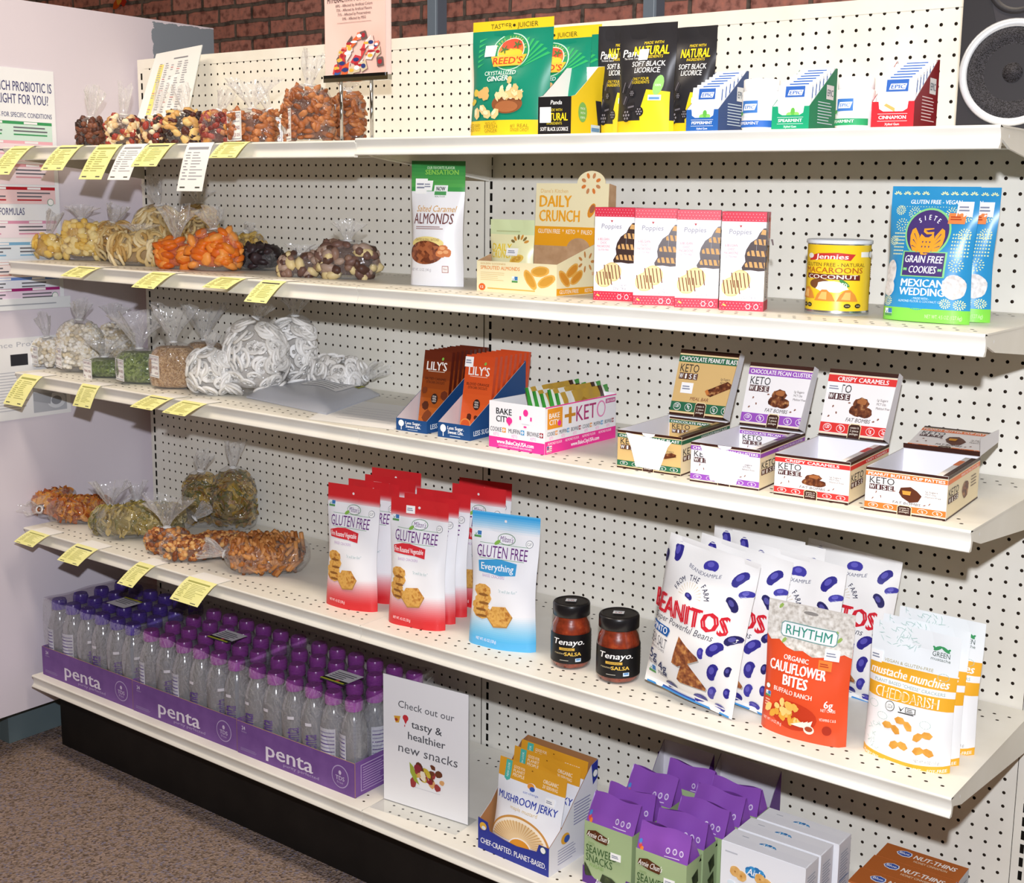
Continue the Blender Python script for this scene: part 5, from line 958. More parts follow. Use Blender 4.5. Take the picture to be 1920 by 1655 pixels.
# two blue cookie pouches
def pr_siete(b, S):
    wy, pu, gn = ink('#eef0b0'), ink('#4a3572'), ink('#8fd88a')
    R = random.Random(2)
    for k in range(9):
        x = 0.07 + k * 0.108
        if k not in (4,):
            for q in range(5): a = 0.35 + q * 0.6; b.ell(S, x + 0.032 * math.cos(a), 0.945 + 0.02 * math.sin(a), 0.017, 0.005, wy, 2, 6, 0, a)
    b.text(S, 'GLUTEN FREE - VEGAN', 0.52, 0.895, 0.03, ink('#f4f7f4'), 0.58, 2, 0.035); b.stars(S, [(0.1 + i * 0.032, 0.858) for i in range(26)], 0.0007, wy)
    for cx, cy, r in ((0.13, 0.83, 0.05), (0.30, 0.81, 0.06), (0.17, 0.72, 0.07), (0.72, 0.81, 0.06), (0.88, 0.79, 0.06), (0.90, 0.66, 0.06), (0.86, 0.43, 0.07), (0.08, 0.60, 0.05), (0.92, 0.14, 0.05), (0.10, 0.145, 0.05), (0.78, 0.145, 0.05)):
        for rr, n in ((1.0, 14), (0.6, 9)):
            for q in range(n): a = q * 2 * PI / n; b.ell(S, cx + r * rr * math.cos(a), cy + r * rr * 0.63 * math.sin(a), 0.011, 0.0045, wy, 2, 5, 0, a)
        b.stars(S, [(cx, cy)], 0.0012, wy)
    for i in range(7):
        for j in range(7):
            for x0, s_ in ((0.79, 1), (0.09, 0.75)):
                x = x0 + i * 0.028 * s_; y_ = 0.50 + j * 0.026 + (i % 2) * 0.0
                if x < 0.97: b.ell(S, x, y_, 0.0095, 0.0075, wy, 2, 4)
    b.ell(S, 0.49, 0.665, 0.265, 0.185, gn, 3, 34); b.ell(S, 0.49, 0.665, 0.243, 0.17, pu, 4, 34)
    for k, ch in enumerate('SIETE'): a = PI * 0.72 - k * 0.35; b.text(S, ch, 0.49 + 0.165 * math.cos(a), 0.672 + 0.108 * math.sin(a), 0.036, ink('#f6f4f8'), None, 5, 0.04, 'c', 0, (a - PI / 2) * 0.8)
    gd = ink('#efa62e'); b.poly(S, [(0.43, 0.655), (0.40, 0.60), (0.42, 0.53), (0.47, 0.50), (0.53, 0.50), (0.58, 0.53), (0.60, 0.60), (0.57, 0.655), (0.52, 0.63), (0.48, 0.63)], gd, 6)
    for s_ in (-1, 1):
        b.poly(S, [(0.5 + s_ * 0.09, 0.64), (0.5 + s_ * 0.15, 0.70), (0.5 + s_ * 0.185, 0.685), (0.5 + s_ * 0.20, 0.64), (0.5 + s_ * 0.19, 0.58), (0.5 + s_ * 0.15, 0.53), (0.5 + s_ * 0.08, 0.50)], gd, 5)
        for q in range(3): b.poly(S, [(0.5 + s_ * 0.10, 0.60 - q * 0.025), (0.5 + s_ * (0.15 + q * 0.005), 0.66 - q * 0.045), (0.5 + s_ * (0.157 + q * 0.005), 0.655 - q * 0.045)], pu, 7)
    b.poly(S, [(0.45, 0.695), (0.56, 0.70), (0.56, 0.692), (0.47, 0.68), (0.50, 0.668), (0.57, 0.672), (0.57, 0.645), (0.55, 0.64), (0.55, 0.655), (0.49, 0.652), (0.45, 0.67)], gd, 6)
    for q in range(6): b.poly(S, [(0.455 + (q % 3) * 0.04, 0.60 - (q // 3) * 0.035), (0.475 + (q % 3) * 0.04, 0.60 - (q // 3) * 0.035), (0.465 + (q % 3) * 0.04, 0.585 - (q // 3) * 0.035)], pu, 7)
    b.rect(S, 0.24, 0.335, 0.76, 0.525, gn, 5); b.rect(S, 0.26, 0.343, 0.74, 0.517, pu, 6); b.text(S, 'GRAIN FREE', 0.50, 0.467, 0.052, ink('#f6f4f8'), 0.44, 8, 0.035, 'c', 0.12); b.text(S, 'COOKIES', 0.50, 0.39, 0.052, ink('#f6f4f8'), 0.32, 8, 0.035, 'c', 0.12)
    for s_ in (-1, 1):
        for q in range(3): b.ell(S, 0.5 + s_ * 0.205, 0.39, 0.028, 0.006, gn, 8, 6, 0, (q - 1) * 0.6)
    b.text(S, 'MEXICAN', 0.51, 0.29, 0.055, ink('#f2f7fa'), 0.50, 3, 0.045); b.text(S, 'WEDDING', 0.51, 0.225, 0.055, ink('#f2f7fa'), 0.52, 3, 0.045); b.text(S, '- MADE WITH -', 0.51, 0.175, 0.017, ink('#d8eef6'), 0.2, 3); b.text(S, 'ALMOND FLOUR & COCONUT OIL', 0.5, 0.153, 0.017, ink('#d8eef6'), 0.5, 3, 0.01)
    sug = speck('sugared_cookie', [(0.3, '#cfc9c4'), (0.6, '#ece8e4')], 160, 0.8, 0); b.ell(S, 0.86, 0.27, 0.12, 0.092, sug, 4, 20, 0.03); b.ell(S, 0.10, 0.36, 0.075, 0.095, sug, 4, 18, 0.03); b.ell(S, 0.10, 0.245, 0.075, 0.065, sug, 5, 18, 0.03)
    for k in range(11): b.ell(S, 0.37 + k * 0.02, 0.108 - 0.016 * math.sin(k * PI / 10), 0.008, 0.004, ink('#2f93c8'), 4, 6)
    b.text(S, 'NET WT. 4.5 OZ (127.6g)', 0.76, 0.045, 0.028, ink('#c9f5a8'), 0.38, 2, 0.02); gmo(b, S, 0.12, 0.06, 0.014, 2)
GS = 'blue pouches of cookies'
SB_ = [(0, 0.10, '#84d84e'), (0.10, 1.01, '#2f93c8')]
m, w, rz, h = place(S2, (1657, 598), (1806, 609), 352, 1)
for k, (dx, dy, lab) in enumerate(((0.012, 0.058, 'blue cookie pouch standing behind, only its right side showing'), (0, 0, 'front blue cookie pouch with a golden bird emblem'))):
    o, S = pouch('cookie_pouch', lab, 'pouch', m + Vector((dx, dy + 0.01, 0)), w * 1.10, rz - 0.02, h * 1.0, 0.055, SB_, pr_siete, 0.045, GS, 60 + k, pinch=0.05, seal=0.1, nu=22, nv=30)
    price(o, S, 0.86, 0.845, 0.024, 0.022, True); price(o, S, 0.79, 0.775, 0.026, 0.016, True, '#f28a4a')
# ================================================================== third shelf, right bay
# chocolate bars in their blue counter trays
def bar_tray(p1, p2, p3, yt, ybar, c0, c1, flav, word, lab, n):
    m, w, rz, h = place(S3, p1, p2, yt); w = 0.077; d = 0.185; rz = 0.06; B3 = m; hb = 0.135
    t = thing('chocolate_tray', lab, 'carton', m, rz, 'blue counter trays of chocolate bars'); bl, iw = ink('#1f4a80', 0.4), ink('#d9cfcf', 0.6)
    F = plane((-w / 2, 0, 0), (1, 0, 0), (0, 0, 1), w, h); b = MB(); b.rect(F, 0, 0, 1, 1, bl, 0); b.box(-w / 2 + 0.0003, w / 2 - 0.0003, 0.0004, 0.0013, 0.0, h - 0.0003, iw)
    b.ell(F, 0.17, 0.62, 0.09, 0.26, ink('#f0f2f4'), 1, 20); b.rect(F, 0.16, 0.1, 0.185, 0.4, ink('#f0f2f4'), 1); b.text(F, 'Less Sugar.', 0.56, 0.70, 0.22, ink('#f2f4f6'), 0.5, 1, 0.04); b.text(F, 'Sweet Life.', 0.56, 0.42, 0.22, ink('#f2f4f6'), 0.48, 1, 0.04); b.lines(F, 0.38, 0.12, 0.8, 0.2, 1, ink('#c2d2e2'), 1); b.build('front_wall', t)
    sl = [(0, 0), (d, 0), (d, hb), (0, h)]; Rr = Surf(lambda a, q, off=0.0: Vector((w / 2 + off, a * d, q * hb)), d, hb)
    b = MB()
    for mm, x in ((bl, w / 2), (iw, w / 2 - 0.001)): b.face([(x, y, z) for y, z in (sl if mm is bl else sl[::-1])], mm)
    b.text(Rr, 'LESS SUGAR. SWEET LIFE.', 0.06, 0.09, 0.07, ink('#dfe8f0'), 0.7, 1, 0.03, 'l'); b.build('side_wall', t)
    b = MB()
    for mm, x in ((iw, -w / 2 + 0.001), (bl, -w / 2)): b.face([(x, y, z) for y, z in (sl if mm is iw else sl[::-1])], mm)
    b.build('side_wall', t)
    b = MB(); b.box(-w / 2, w / 2, d - 0.001, d, 0, hb, bl); b.build('back_wall', t); b = MB(); b.box(-w / 2 + 0.001, w / 2 - 0.001, 0.0013, d - 0.001, 0.0002, 0.001, iw); b.build('floor_panel', t)
    M0 = t.matrix_basis.copy(); hp = 0.152; ww = w * 0.9
    for k in range(n):
        y = 0.062 + (d - 0.07) * k / (n - 1); b = MB(); F2 = plane((-ww / 2, 0, 0), (1, 0, 0), (0, 0, 1), ww, hp)
        b.box(-ww / 2, ww / 2, 0.0002, 0.0085, 0, hp, foil(c1))
        for y0, y1, cc in grad(0, 1, c0, c1, 8): b.rect(F2, 0, y0, 1, y1, foil(cc), 0)
        if k < 2:
            b.text(F2, "LILY'S", 0.5, 0.80, 0.11, ink('#f6f2ea'), 0.72, 2, 0.03); b.ell(F2, 0.70, 0.90, 0.05, 0.018, ink('#7fb84a'), 3, 8, 0, 1.0); b.rect(F2, 0.2, 0.725, 0.8, 0.731, ink('#f0e2d0'), 2)
            for q, s_ in enumerate(word): b.text(F2, s_, 0.5, 0.63 - q * 0.045, 0.034, ink('#4a2014'), 0.78 if q == 0 else 0.66, 2, 0.01)
            b.ell(F2, 0.52, 0.37, 0.12, 0.07, ink('#33201c'), 2, 18)
            for q, s_ in enumerate(('STEVIA', '40%', 'LESS')): b.text(F2, s_, 0.52, 0.40 - q * 0.03, 0.022, ink('#f0e6da'), 0.14, 3, 0.02)
            if flav == 'caramel':
                for x, y_, r, cc in ((0.14, 0.47, 0.12, '#7a3a1c'), (0.22, 0.27, 0.14, '#5a2a16'), (0.86, 0.42, 0.15, '#6a2e18'), (0.3, 0.12, 0.2, '#8a4420'), (0.8, 0.1, 0.16, '#5f2c16')): b.ell(F2, x, y_, r, r * 0.4, ink(cc), 1, 7, 0.15, x * 5, int(x * 50))
                b.ell(F2, 0.82, 0.2, 0.1, 0.035, ink('#e6e0cc'), 3, 9, 0.2); b.rect(F2, 0.70, 0.15, 0.94, 0.18, ink('#2f7a62'), 3)
            else:
                for x, y_, r in ((0.2, 0.1, 0.19), (0.7, 0.09, 0.17), (0.48, 0.06, 0.12)): b.ell(F2, x, y_, r, r * 0.42, ink('#f29a4e'), 2, 18); b.ell(F2, x, y_, r * 0.82, r * 0.34, ink('#e2622c'), 3, 16)
                for x, y_, r in ((0.3, 0.2, 0.12), (0.55, 0.2, 0.1), (0.8, 0.22, 0.12)): b.ell(F2, x, y_, r, r * 0.3, ink('#5a2414'), 1, 7, 0.15, x * 5)
        o = b.build('chocolate_bar', None, M0 @ Vector((0, y, 0.0015)), (-0.16, 0, rz)); tag(o, '%s wrapped chocolate bar in the %s tray, %s' % ('brown' if flav == 'caramel' else 'orange', 'left blue' if flav == 'caramel' else 'right blue', 'front one showing its whole face' if k == 0 else ORD[k] + ' from the front'), 'chocolate bar', flav + ' chocolate bars')
        if k == 0 and flav != 'caramel': price(o, F2, 0.14, 0.91, 0.020, 0.020)
bar_tray((743, 806), (800, 813), (905, 668), 783, 663, '#d9711f', '#5c1f12', 'caramel', ('SALTED CARAMEL', 'EXTRA DARK CHOCOLATE'), 'blue counter tray of brown caramel chocolate bars, left of the two trays', 9)
bar_tray((822, 818), (880, 827), (985, 672), 790, 675, '#ee6a2c', '#cf4a22', 'orange', ('BLOOD ORANGE', 'EXTRA DARK CHOCOLATE'), 'blue counter tray of orange chocolate bars, right of the two trays', 8)
# white and pink bakery carton
A, B_, C_ = at(917, 836, S3), at(1021, 853, S3), at(1160, 821, S3); w = (B_ - A).length; d = (C_ - B_).length; h = top(A, 750)
t = thing('snack_carton', 'white and pink open snack carton with keto lettering', 'carton', (A + B_) / 2, math.atan2(B_.y - A.y, B_.x - A.x)); wh, pk = ink('#f3f2f3', 0.4), ink('#ee3a96', 0.4)
fn = ('COOKIE', 'MUFFIN', 'BROWNIE'); fc = ('#e89a2e', '#4f9fd0', '#a02a36')
def keto_words(b, S, x0, x1, y, n, hh):
    for k in range(n):
        x = x0 + (x1 - x0) * (k + 0.5) / n; ww = (x1 - x0) / n; b.text(S, fn[k % 3], x - ww * 0.12, y, hh, ink('#3a3a40'), ww * 0.62, 1, 0.01)
        b.rect(S, x + ww * 0.23, y - hh * 0.55, x + ww * 0.42, y + hh * 0.55, ink(fc[k % 3]), 1); b.rect(S, x + ww * 0.25, y - hh * 0.12, x + ww * 0.40, y + hh * 0.12, wh, 2); b.rect(S, x + ww * 0.305, y - hh * 0.42, x + ww * 0.345, y + hh * 0.42, wh, 2); b.text(S, 'KETO', x - ww * 0.1, y - hh * 1.1, hh * 0.7, ink('#ee8fc0'), ww * 0.3, 1)
F = plane((-w / 2, 0, 0), (1, 0, 0), (0, 0, 1), w, h); b = MB(); b.rect(F, 0, 0, 1, 1, wh, 0); b.box(-w / 2 + 0.0003, w / 2 - 0.0003, 0.0004, 0.0016, 0.0005, h - 0.0003, wh)
b.rect(F, 0, 0, 1, 0.235, pk, 1); b.text(F, 'BAKE', 0.27, 0.80, 0.13, ink('#2a2a2c'), 0.28, 1, 0.03); b.text(F, 'CITY', 0.25, 0.635, 0.13, ink('#2a2a2c'), 0.24, 1, 0.03); b.ell(F, 0.37, 0.62, 0.055, 0.075, pk, 2, 14); b.poly(F, [(0.32, 0.60), (0.42, 0.60), (0.37, 0.50)], pk, 2)
b.ell(F, 0.66, 0.83, 0.045, 0.075, pk, 1, 12); b.rect(F, 0.55, 0.67, 0.58, 0.75, pk, 1); b.rect(F, 0.74, 0.67, 0.77, 0.75, pk, 1); b.rect(F, 0.59, 0.6, 0.73, 0.73, ink('#fbfbfb'), 2); b.ell(F, 0.655, 0.53, 0.03, 0.02, pk, 2, 8)
keto_words(b, F, 0.0, 1.0, 0.40, 3, 0.095); b.text(F, 'www.BakeCityUSA.com', 0.48, 0.145, 0.085, ink('#ffffff'), 0.66, 2, 0.04); b.text(F, 'COOKIES+MUFFINS+BROWNIES', 0.48, 0.06, 0.04, ink('#fbd8ea'), 0.6, 2, 0.01); b.build('front_wall', t)
Rr = plane((w / 2, 0, 0), (0, 1, 0), (0, 0, 1), d, h); b = MB(); b.rect(Rr, 0, 0, 1, 1, wh, 0); b.box(w / 2 - 0.0016, w / 2 - 0.0004, 0.0017, d, 0.0005, h - 0.0003, wh); b.rect(Rr, 0, 0, 1, 0.27, pk, 1); b.rect(Rr, 0, 0.975, 1, 1, pk, 1)
b.rect(Rr, 0.03, 0.52, 0.23, 0.955, ink('#eb9a2c'), 1); b.text(Rr, 'BAKE', 0.12, 0.80, 0.11, ink('#fbf4e6'), 0.14, 2, 0.04); b.text(Rr, 'CITY', 0.12, 0.66, 0.11, ink('#fbf4e6'), 0.13, 2, 0.04); b.ell(Rr, 0.185, 0.62, 0.025, 0.06, pk, 3, 12)
b.rect(Rr, 0.26, 0.70, 0.41, 0.77, ink('#c98a2a'), 1); b.rect(Rr, 0.315, 0.56, 0.355, 0.91, ink('#c98a2a'), 1); b.text(Rr, 'KET', 0.56, 0.735, 0.33, ink('#b03a72'), 0.28, 1, 0.01); b.ell(Rr, 0.775, 0.735, 0.065, 0.185, ink('#e88fbc'), 1, 28); b.ell(Rr, 0.775, 0.735, 0.048, 0.15, wh, 2, 28)
b.rect(Rr, 0.84, 0.83, 0.985, 0.93, ink('#c24a8a'), 1); b.text(Rr, 'ZERO SUGAR', 0.912, 0.88, 0.055, ink('#ffffff'), 0.125, 2, 0.02); keto_words(b, Rr, 0.02, 0.98, 0.42, 6, 0.085)
for k in range(4): b.text(Rr, 'ALMOND FLOUR', 0.13 + k * 0.235, 0.215, 0.055, ink('#fbe2ef'), 0.19, 2, 0.02)
b.text(Rr, 'www.BakeCityUSA.com', 0.55, 0.10, 0.085, ink('#ffffff'), 0.40, 2, 0.04); b.rect(Rr, 0.02, 0.03, 0.09, 0.17, ink('#f4eef2'), 2); b.rect(Rr, 0.022, 0.10, 0.05, 0.165, ink('#4a5a9a'), 3)
for k in range(3): b.rect(Rr, 0.022, 0.04 + k * 0.04, 0.088, 0.055 + k * 0.04, ink('#c94a56'), 3)
b.build('side_wall', t)
b = MB(); b.box(-w / 2, -w / 2 + 0.0014, 0.0017, d, 0.0005, h, wh); b.build('side_wall', t); b = MB(); b.box(-w / 2 + 0.0015, w / 2 - 0.0017, d - 0.0015, d, 0.0005, h * 1.02, wh); b.build('back_wall', t); b = MB(); b.box(-w / 2 + 0.0015, w / 2 - 0.0017, 0.0017, d - 0.0016, 0.0002, 0.001, wh); b.build('floor_panel', t)
M0 = t.matrix_basis.copy()
def wrapped_bar(L, H, T, cg):
    b = MB(); S = Surf(lambda a, q, off=0.0: Vector((-(T / 2) * (max(0, 1 - (2 * q - 1) ** 2) ** 0.5) * (min(1, 12 * min(a, 1 - a)) ** 0.7) - 0.0008 - off - 0.0012 * math.sin(30 * a + 9 * q), (1 - a) * L, q * H)), L, H, 0.02)
    def mt(i, j): a = i / 24; return foil('#3f9a3a') if a < 0.05 or a > 0.93 else foil('#f0efe6') if a < 0.09 or 0.70 < a < 0.8 or a > 0.88 else foil('#3f1d16') if a < 0.17 else foil(cg)
    b.grid(lambda i, j: S(1 - i / 24, j / 6), 24, 6, lambda i, j: mt(24 - i, j)); b.grid(lambda i, j: (lambda p: Vector((-p.x, p.y, p.z)))(S(i / 24, j / 6)), 24, 6, mt)
    S2_ = Surf(lambda a, q, off=0.0: (lambda p: Vector((-p.x + off, p.y, p.z)))(S(1 - a, q)), L, H, 0.02)
    b.rect(S2_, 0.72, 0.25, 0.86, 0.75, foil('#f0efe6'), 1); b.ell(S2_, 0.45, 0.5, 0.12, 0.3, foil('#a87a2a'), 1, 9, 0.2); b.text(S2_, 'KETO', 0.8, 0.5, 0.2, ink('#3f9a3a'), 0.1, 2, 0.02)
    return b
proto = None
for k in range(5):
    x = -w * 0.02 + k * w * 0.10; z = 0.002 + 0.01 * (k == 0) + (0.012, 0.016, 0.012, 0.02, 0.014)[k]; lab = 'gold and green wrapped keto bar leaning in the pink carton, %s' % ('nearest the empty side', 'second from the empty side', 'middle of the five', 'fourth from the empty side', 'against the printed long wall')[k]
    if not proto: o = proto = wrapped_bar(d * 0.74, 0.086, 0.011, '#c09a3e').build('snack_bar', None); tag(o, lab, 'snack bar', 'gold keto bars in the pink carton')
    else: o = copy_tree(proto, (0, 0, 0), None, lab)
    o.location = M0 @ Vector((x, d * 0.23 + 0.006 * k, z)); o.rotation_euler = (0, -0.22, t.rotation_euler[2])
# four keto cartons with raised lids
CHOC = speck('nutty_chocolate', [(0.3, '#3f1f14'), (0.5, '#6a3822'), (0.62, '#8a5230'), (0.75, '#c99a62')], 150, 0.4, 0)
def keto_logo(b, S, x, y, hh, ww, lvl=2, al='l'):
    b.text(S, 'KETO', x, y, hh, ink('#2c2a2a'), ww, lvl, 0.005, 'l')
    for k, ch in enumerate('WISE'):
        x0 = x + ww * k * 0.25; b.rect(S, x0, y - hh * 1.42, x0 + ww * 0.235, y - hh * 0.62, ink('#4a1c1c'), lvl); b.text(S, ch, x0 + ww * 0.117, y - hh * 1.02, hh * 0.62, ink('#f4efe8'), ww * (0.19 if ch == 'W' else 0.06 if ch == 'I' else 0.13), lvl + 1, 0.04)
def keto_face(b, S, base, band, flav, bar, kind, lid=False):
    bs, bd, br, cr = ink(base, 0.4), ink(band, 0.4), ink('#3f221a', 0.4), ink('#f0dcae', 0.4)
    b.rect(S, 0, 0, 1, 1, bs, 0); b.rect(S, 0, 0.94, 1, 1, br, 1); b.rect(S, 0, 0.92, 1, 0.935, cr, 1); b.rect(S, 0, 0.81, 1, 0.915, bd, 1); b.text(S, flav, 0.5, 0.862, 0.065, ink('#fbf6f2'), min(0.94, 0.048 * len(flav)), 2, 0.035)
    b.rect(S, 0, 0, 1, 0.04, br, 1); b.rect(S, 0, 0.045, 1, 0.06, cr, 1); b.rect(S, 0, 0.07, 1, 0.21, bd, 1)
    for k, (x, s_) in enumerate(((0.11, '120'), (0.30, '9g'), (0.72, '1g'), (0.90, '2g'))): b.ell(S, x, 0.135, 0.062, 0.058, ink('#f6efe9'), 2, 14); b.ell(S, x, 0.135, 0.055, 0.048, bd, 3, 14); b.text(S, s_, x, 0.145, 0.05, ink('#fbf8f5'), None, 4, 0.03)
    b.poly(S, [(0.41, 0.0), (0.59, 0.0), (0.59, 0.19), (0.56, 0.225), (0.44, 0.225), (0.41, 0.19)], cr, 3); b.poly(S, [(0.418, 0.0), (0.582, 0.0), (0.582, 0.18), (0.555, 0.21), (0.445, 0.21), (0.418, 0.18)], br, 4)
    for k, s_ in enumerate(('contains 16', '2 piece', 'packages')): b.text(S, s_, 0.5, 0.165 - k * 0.045, 0.032, ink('#efe2cf'), 0.12, 5, 0.01)
    keto_logo(b, S, 0.05, 0.72, 0.12 if lid else 0.15, 0.31, 2)
    for k, s_ in enumerate(('1g Sugars', 'MCT Oils', 'Maltitol Free')): b.text(S, s_, 0.74, 0.60 - k * 0.06, 0.035, ink('#5a4a44'), (0.15, 0.13, 0.19)[k], 2, 0, 'l', 0.15)
    if bar: b.poly(S, [(0.52, 0.40), (0.56, 0.34), (0.62, 0.32), (0.92, 0.47), (0.93, 0.53), (0.86, 0.57)], CHOC, 2); b.poly(S, [(0.52, 0.40), (0.56, 0.34), (0.60, 0.36), (0.56, 0.43)], ink('#c97a3a'), 3); b.text(S, 'MEAL BAR', 0.45, 0.27, 0.05, ink('#7a3a30'), 0.3, 2, 0, 'c', 0.2)
    else:
        if kind == 'cup': b.poly(S, [(0.44, 0.62), (0.56, 0.66), (0.64, 0.58), (0.70, 0.48), (0.66, 0.34), (0.56, 0.30), (0.46, 0.40), (0.42, 0.50)], ink('#5f3322', 0.35), 2); b.poly(S, [(0.46, 0.56), (0.57, 0.56), (0.56, 0.47), (0.47, 0.47)], ink('#d99a3e'), 3)
        else:
            for x, y, rx, ry in ((0.50, 0.42, 0.12, 0.09), (0.60, 0.40, 0.10, 0.08), (0.53, 0.52, 0.11, 0.09)): b.ell(S, x, y, rx, ry, CHOC, 2, 16, 0.08, 0.1, int(x * 30))
            b.ell(S, 0.54, 0.55, 0.07, 0.045, ink('#a8683a'), 3, 12, 0.15)
        b.text(S, 'FAT BOMBS', 0.52, 0.275, 0.055, ink('#4a4040'), 0.34, 3, 0, 'c', 0.2)
        for x, y in ((0.14, 0.45), (0.2, 0.36), (0.10, 0.3), (0.74, 0.28), (0.80, 0.32), (0.36, 0.52)): b.ell(S, x, y, 0.022, 0.012, ink('#8a5a48'), 2, 5, 0.3, x * 9)
def keto_carton(p1, p2, pt, d, base, band, flav, lab, bar=False, kind='cl', notch=False, lid_a=1.25, lid_h=0.118, side_cream=True, foldin=False, dy=0.0):
    m, w, rz, h = place(S3, p1, p2, pt); w = 0.122; rz = 0.07; h = 0.066
    t = thing('keto_carton', lab, 'carton', m, rz, 'opened counter cartons of keto snacks'); iw = ink('#eeecf0', 0.55); bs, bd, br = ink(base, 0.4), ink(band, 0.4), ink('#3f221a', 0.4)
    F = plane((-w / 2, 0, 0), (1, 0, 0), (0, 0, 1), w, h); b = MB()
    if notch:
        keto_face(b, F, base, band, flav, bar, kind); FI = ink('#f6f4f4', 0.5)
        b.poly(F, [(0.14, 0.96), (0.86, 0.84), (0.80, 0.70), (0.68, 0.08), (0.31, 0.10), (0.22, 0.62)], FI, 6)      # torn front folded out
        if not bar: b.poly(F, [(0.10, 0.82), (0.98, 0.80), (0.78, 0.58), (0.62, 0.05), (0.38, 0.06), (0.28, 0.6)], FI, 6)
        b.ell(F, 0.50, 1.0, 0.10, 0.10, iw, 7, 16, 0, 0, 1, PI, 2 * PI)
    else: keto_face(b, F, base, band, flav, bar, kind)
    b.box(-w / 2 + 0.0003, w / 2 - 0.0003, 0.0004, 0.0014, 0.0003, h - 0.0003, iw); b.build('front_wall', t)
    for sx in (1, -1):
        b = MB(); x = sx * w / 2; Rr = plane((x, 0 if sx > 0 else d, 0), (0, sx, 0), (0, 0, 1), d, h); b.box(min(x, x - sx * 0.0012), max(x, x - sx * 0.0012), 0.0015, d, 0.0003, h, iw)
        S = Surf(lambda a, q, off=0.0: Rr(a, q, off + 0.0002), d, h); b.rect(S, 0, 0, 1, 1, ink('#f2e2bd' if side_cream else base), 0); b.rect(S, 0, 0.93, 1, 1, br, 1); b.rect(S, 0, 0.80, 1, 0.90, bd, 1); b.rect(S, 0, 0.0, 1, 0.04, br, 1)
        if sx > 0:
            keto_logo(b, S, 0.03, 0.60, 0.17, 0.30, 2); b.text(S, flav, 0.66, 0.85, 0.055, ink('#fbf6f2'), 0.55, 2, 0.02); b.ell(S, 0.55, 0.45, 0.10, 0.2, CHOC, 2, 14, 0.1); b.lines(S, 0.72, 0.4, 0.92, 0.7, 4, ink('#7a6a60'), 2, 3, 0.3)
            b.box(x - 0.018, x, 0.0015, d * 0.9, h - 0.0011, h, bs); T = plane((x - 0.018, 0.0015, h), (1, 0, 0), (0, 1, 0), 0.018, d * 0.88); b.rect(T, 0.55, 0, 1, 1, br, 1); b.rect(T, 0.0, 0.55, 0.5, 0.8, bd, 1)
        b.build('side_wall', t)
    b = MB(); b.box(-w / 2 + 0.0013, w / 2 - 0.0013, d - 0.0012, d, 0.0003, h, iw); BI = plane((-w / 2 + 0.002, d - 0.0014, 0.004), (1, 0, 0), (0, 0, 1), w - 0.004, h - 0.006)
    if notch: keto_face(b, BI, base, band, flav, bar, kind)
    b.build('back_wall', t); b = MB(); b.box(-w / 2 + 0.0013, w / 2 - 0.0013, 0.0015, d - 0.0013, 0.0002, 0.001, iw); b.build('floor_panel', t)
    ux, uy = Vector((1, 0, 0)), Vector((0, math.cos(lid_a), math.sin(lid_a))); o = Vector((-w / 2, d - 0.001, h + 0.001)); L = plane(o, ux, uy, w, lid_h)
    b = MB(); keto_face(b, L, base, band, flav, bar, kind, True); Lb = Surf(lambda a, q, off=0.0: L(1 - a, q, -0.001), w, lid_h); b.rect(Lb, 0, 0, 1, 1, iw, 0)
    n = ux.cross(uy); hem = 0.014
    b.face([o, o + ux * w, o + ux * w + n * 0.008, o + n * 0.008], br)
    tp = o + uy * lid_h; b.face([tp, tp + n * -hem, tp + ux * w - n * hem, tp + ux * w], bs); b.face([o + ux * w, o + ux * w - n * 0.0 + uy * 0.001, tp + ux * w, tp + ux * w - n * hem], iw); b.build('lid', t)
    b = MB(); Q = Surf(lambda a, q, off=0.0: o + ux * (w + off) + uy * (q * lid_h) + n * (-0.022 * a * (1 - 0.8 * q) if False else 0.03 * (1 - a) * (1 - 0.75 * q)), 0.03, lid_h); b.rect(Q, 0, 0, 1, 1, iw, 0); b.rect(Surf(lambda a, q, off=0.0: Q(1 - a, q, -0.0008), 0.03, lid_h), 0, 0, 1, 1, bs, 0); b.build('lid_flap', t)
    return t, m, w, h, d, L
k1 = keto_carton((1155, 875), (1278, 893), 800, 0.19, '#dcb879', '#2f6b4c', 'CHOCOLATE PEANUT BLAST', 'tan and green opened carton of peanut meal bars, leftmost of four', True, 'bar', True, 1.22, 0.125)
price(k1[0], k1[5], 0.22, 0.42, 0.024, 0.02)
keto_carton((1292, 903), (1424, 918), 825, 0.19, '#f2eeec', '#9a55b8', 'CHOCOLATE PECAN CLUSTERS', 'white and purple opened carton of pecan clusters, second of four', False, 'cl', True, 1.22, 0.115)
k3 = keto_carton((1450, 926), (1591, 946), 852, 0.185, '#f5f0ec', '#e03a36', 'CRISPY CARAMELS', 'white and red opened carton of crispy caramels with raised lid', False, 'cl', False, 1.2, 0.118)
price(k3[0], k3[5], 0.12, 0.72, 0.026, 0.018)
k4 = keto_carton((1621, 954), (1772, 977), 877, 0.18, '#f5efe9', '#ee7a34', 'PEANUT BUTTER CUP PATTIES', 'white and orange opened carton of peanut butter patties with its lid folded low', False, 'cup', False, 0.16, 0.118)
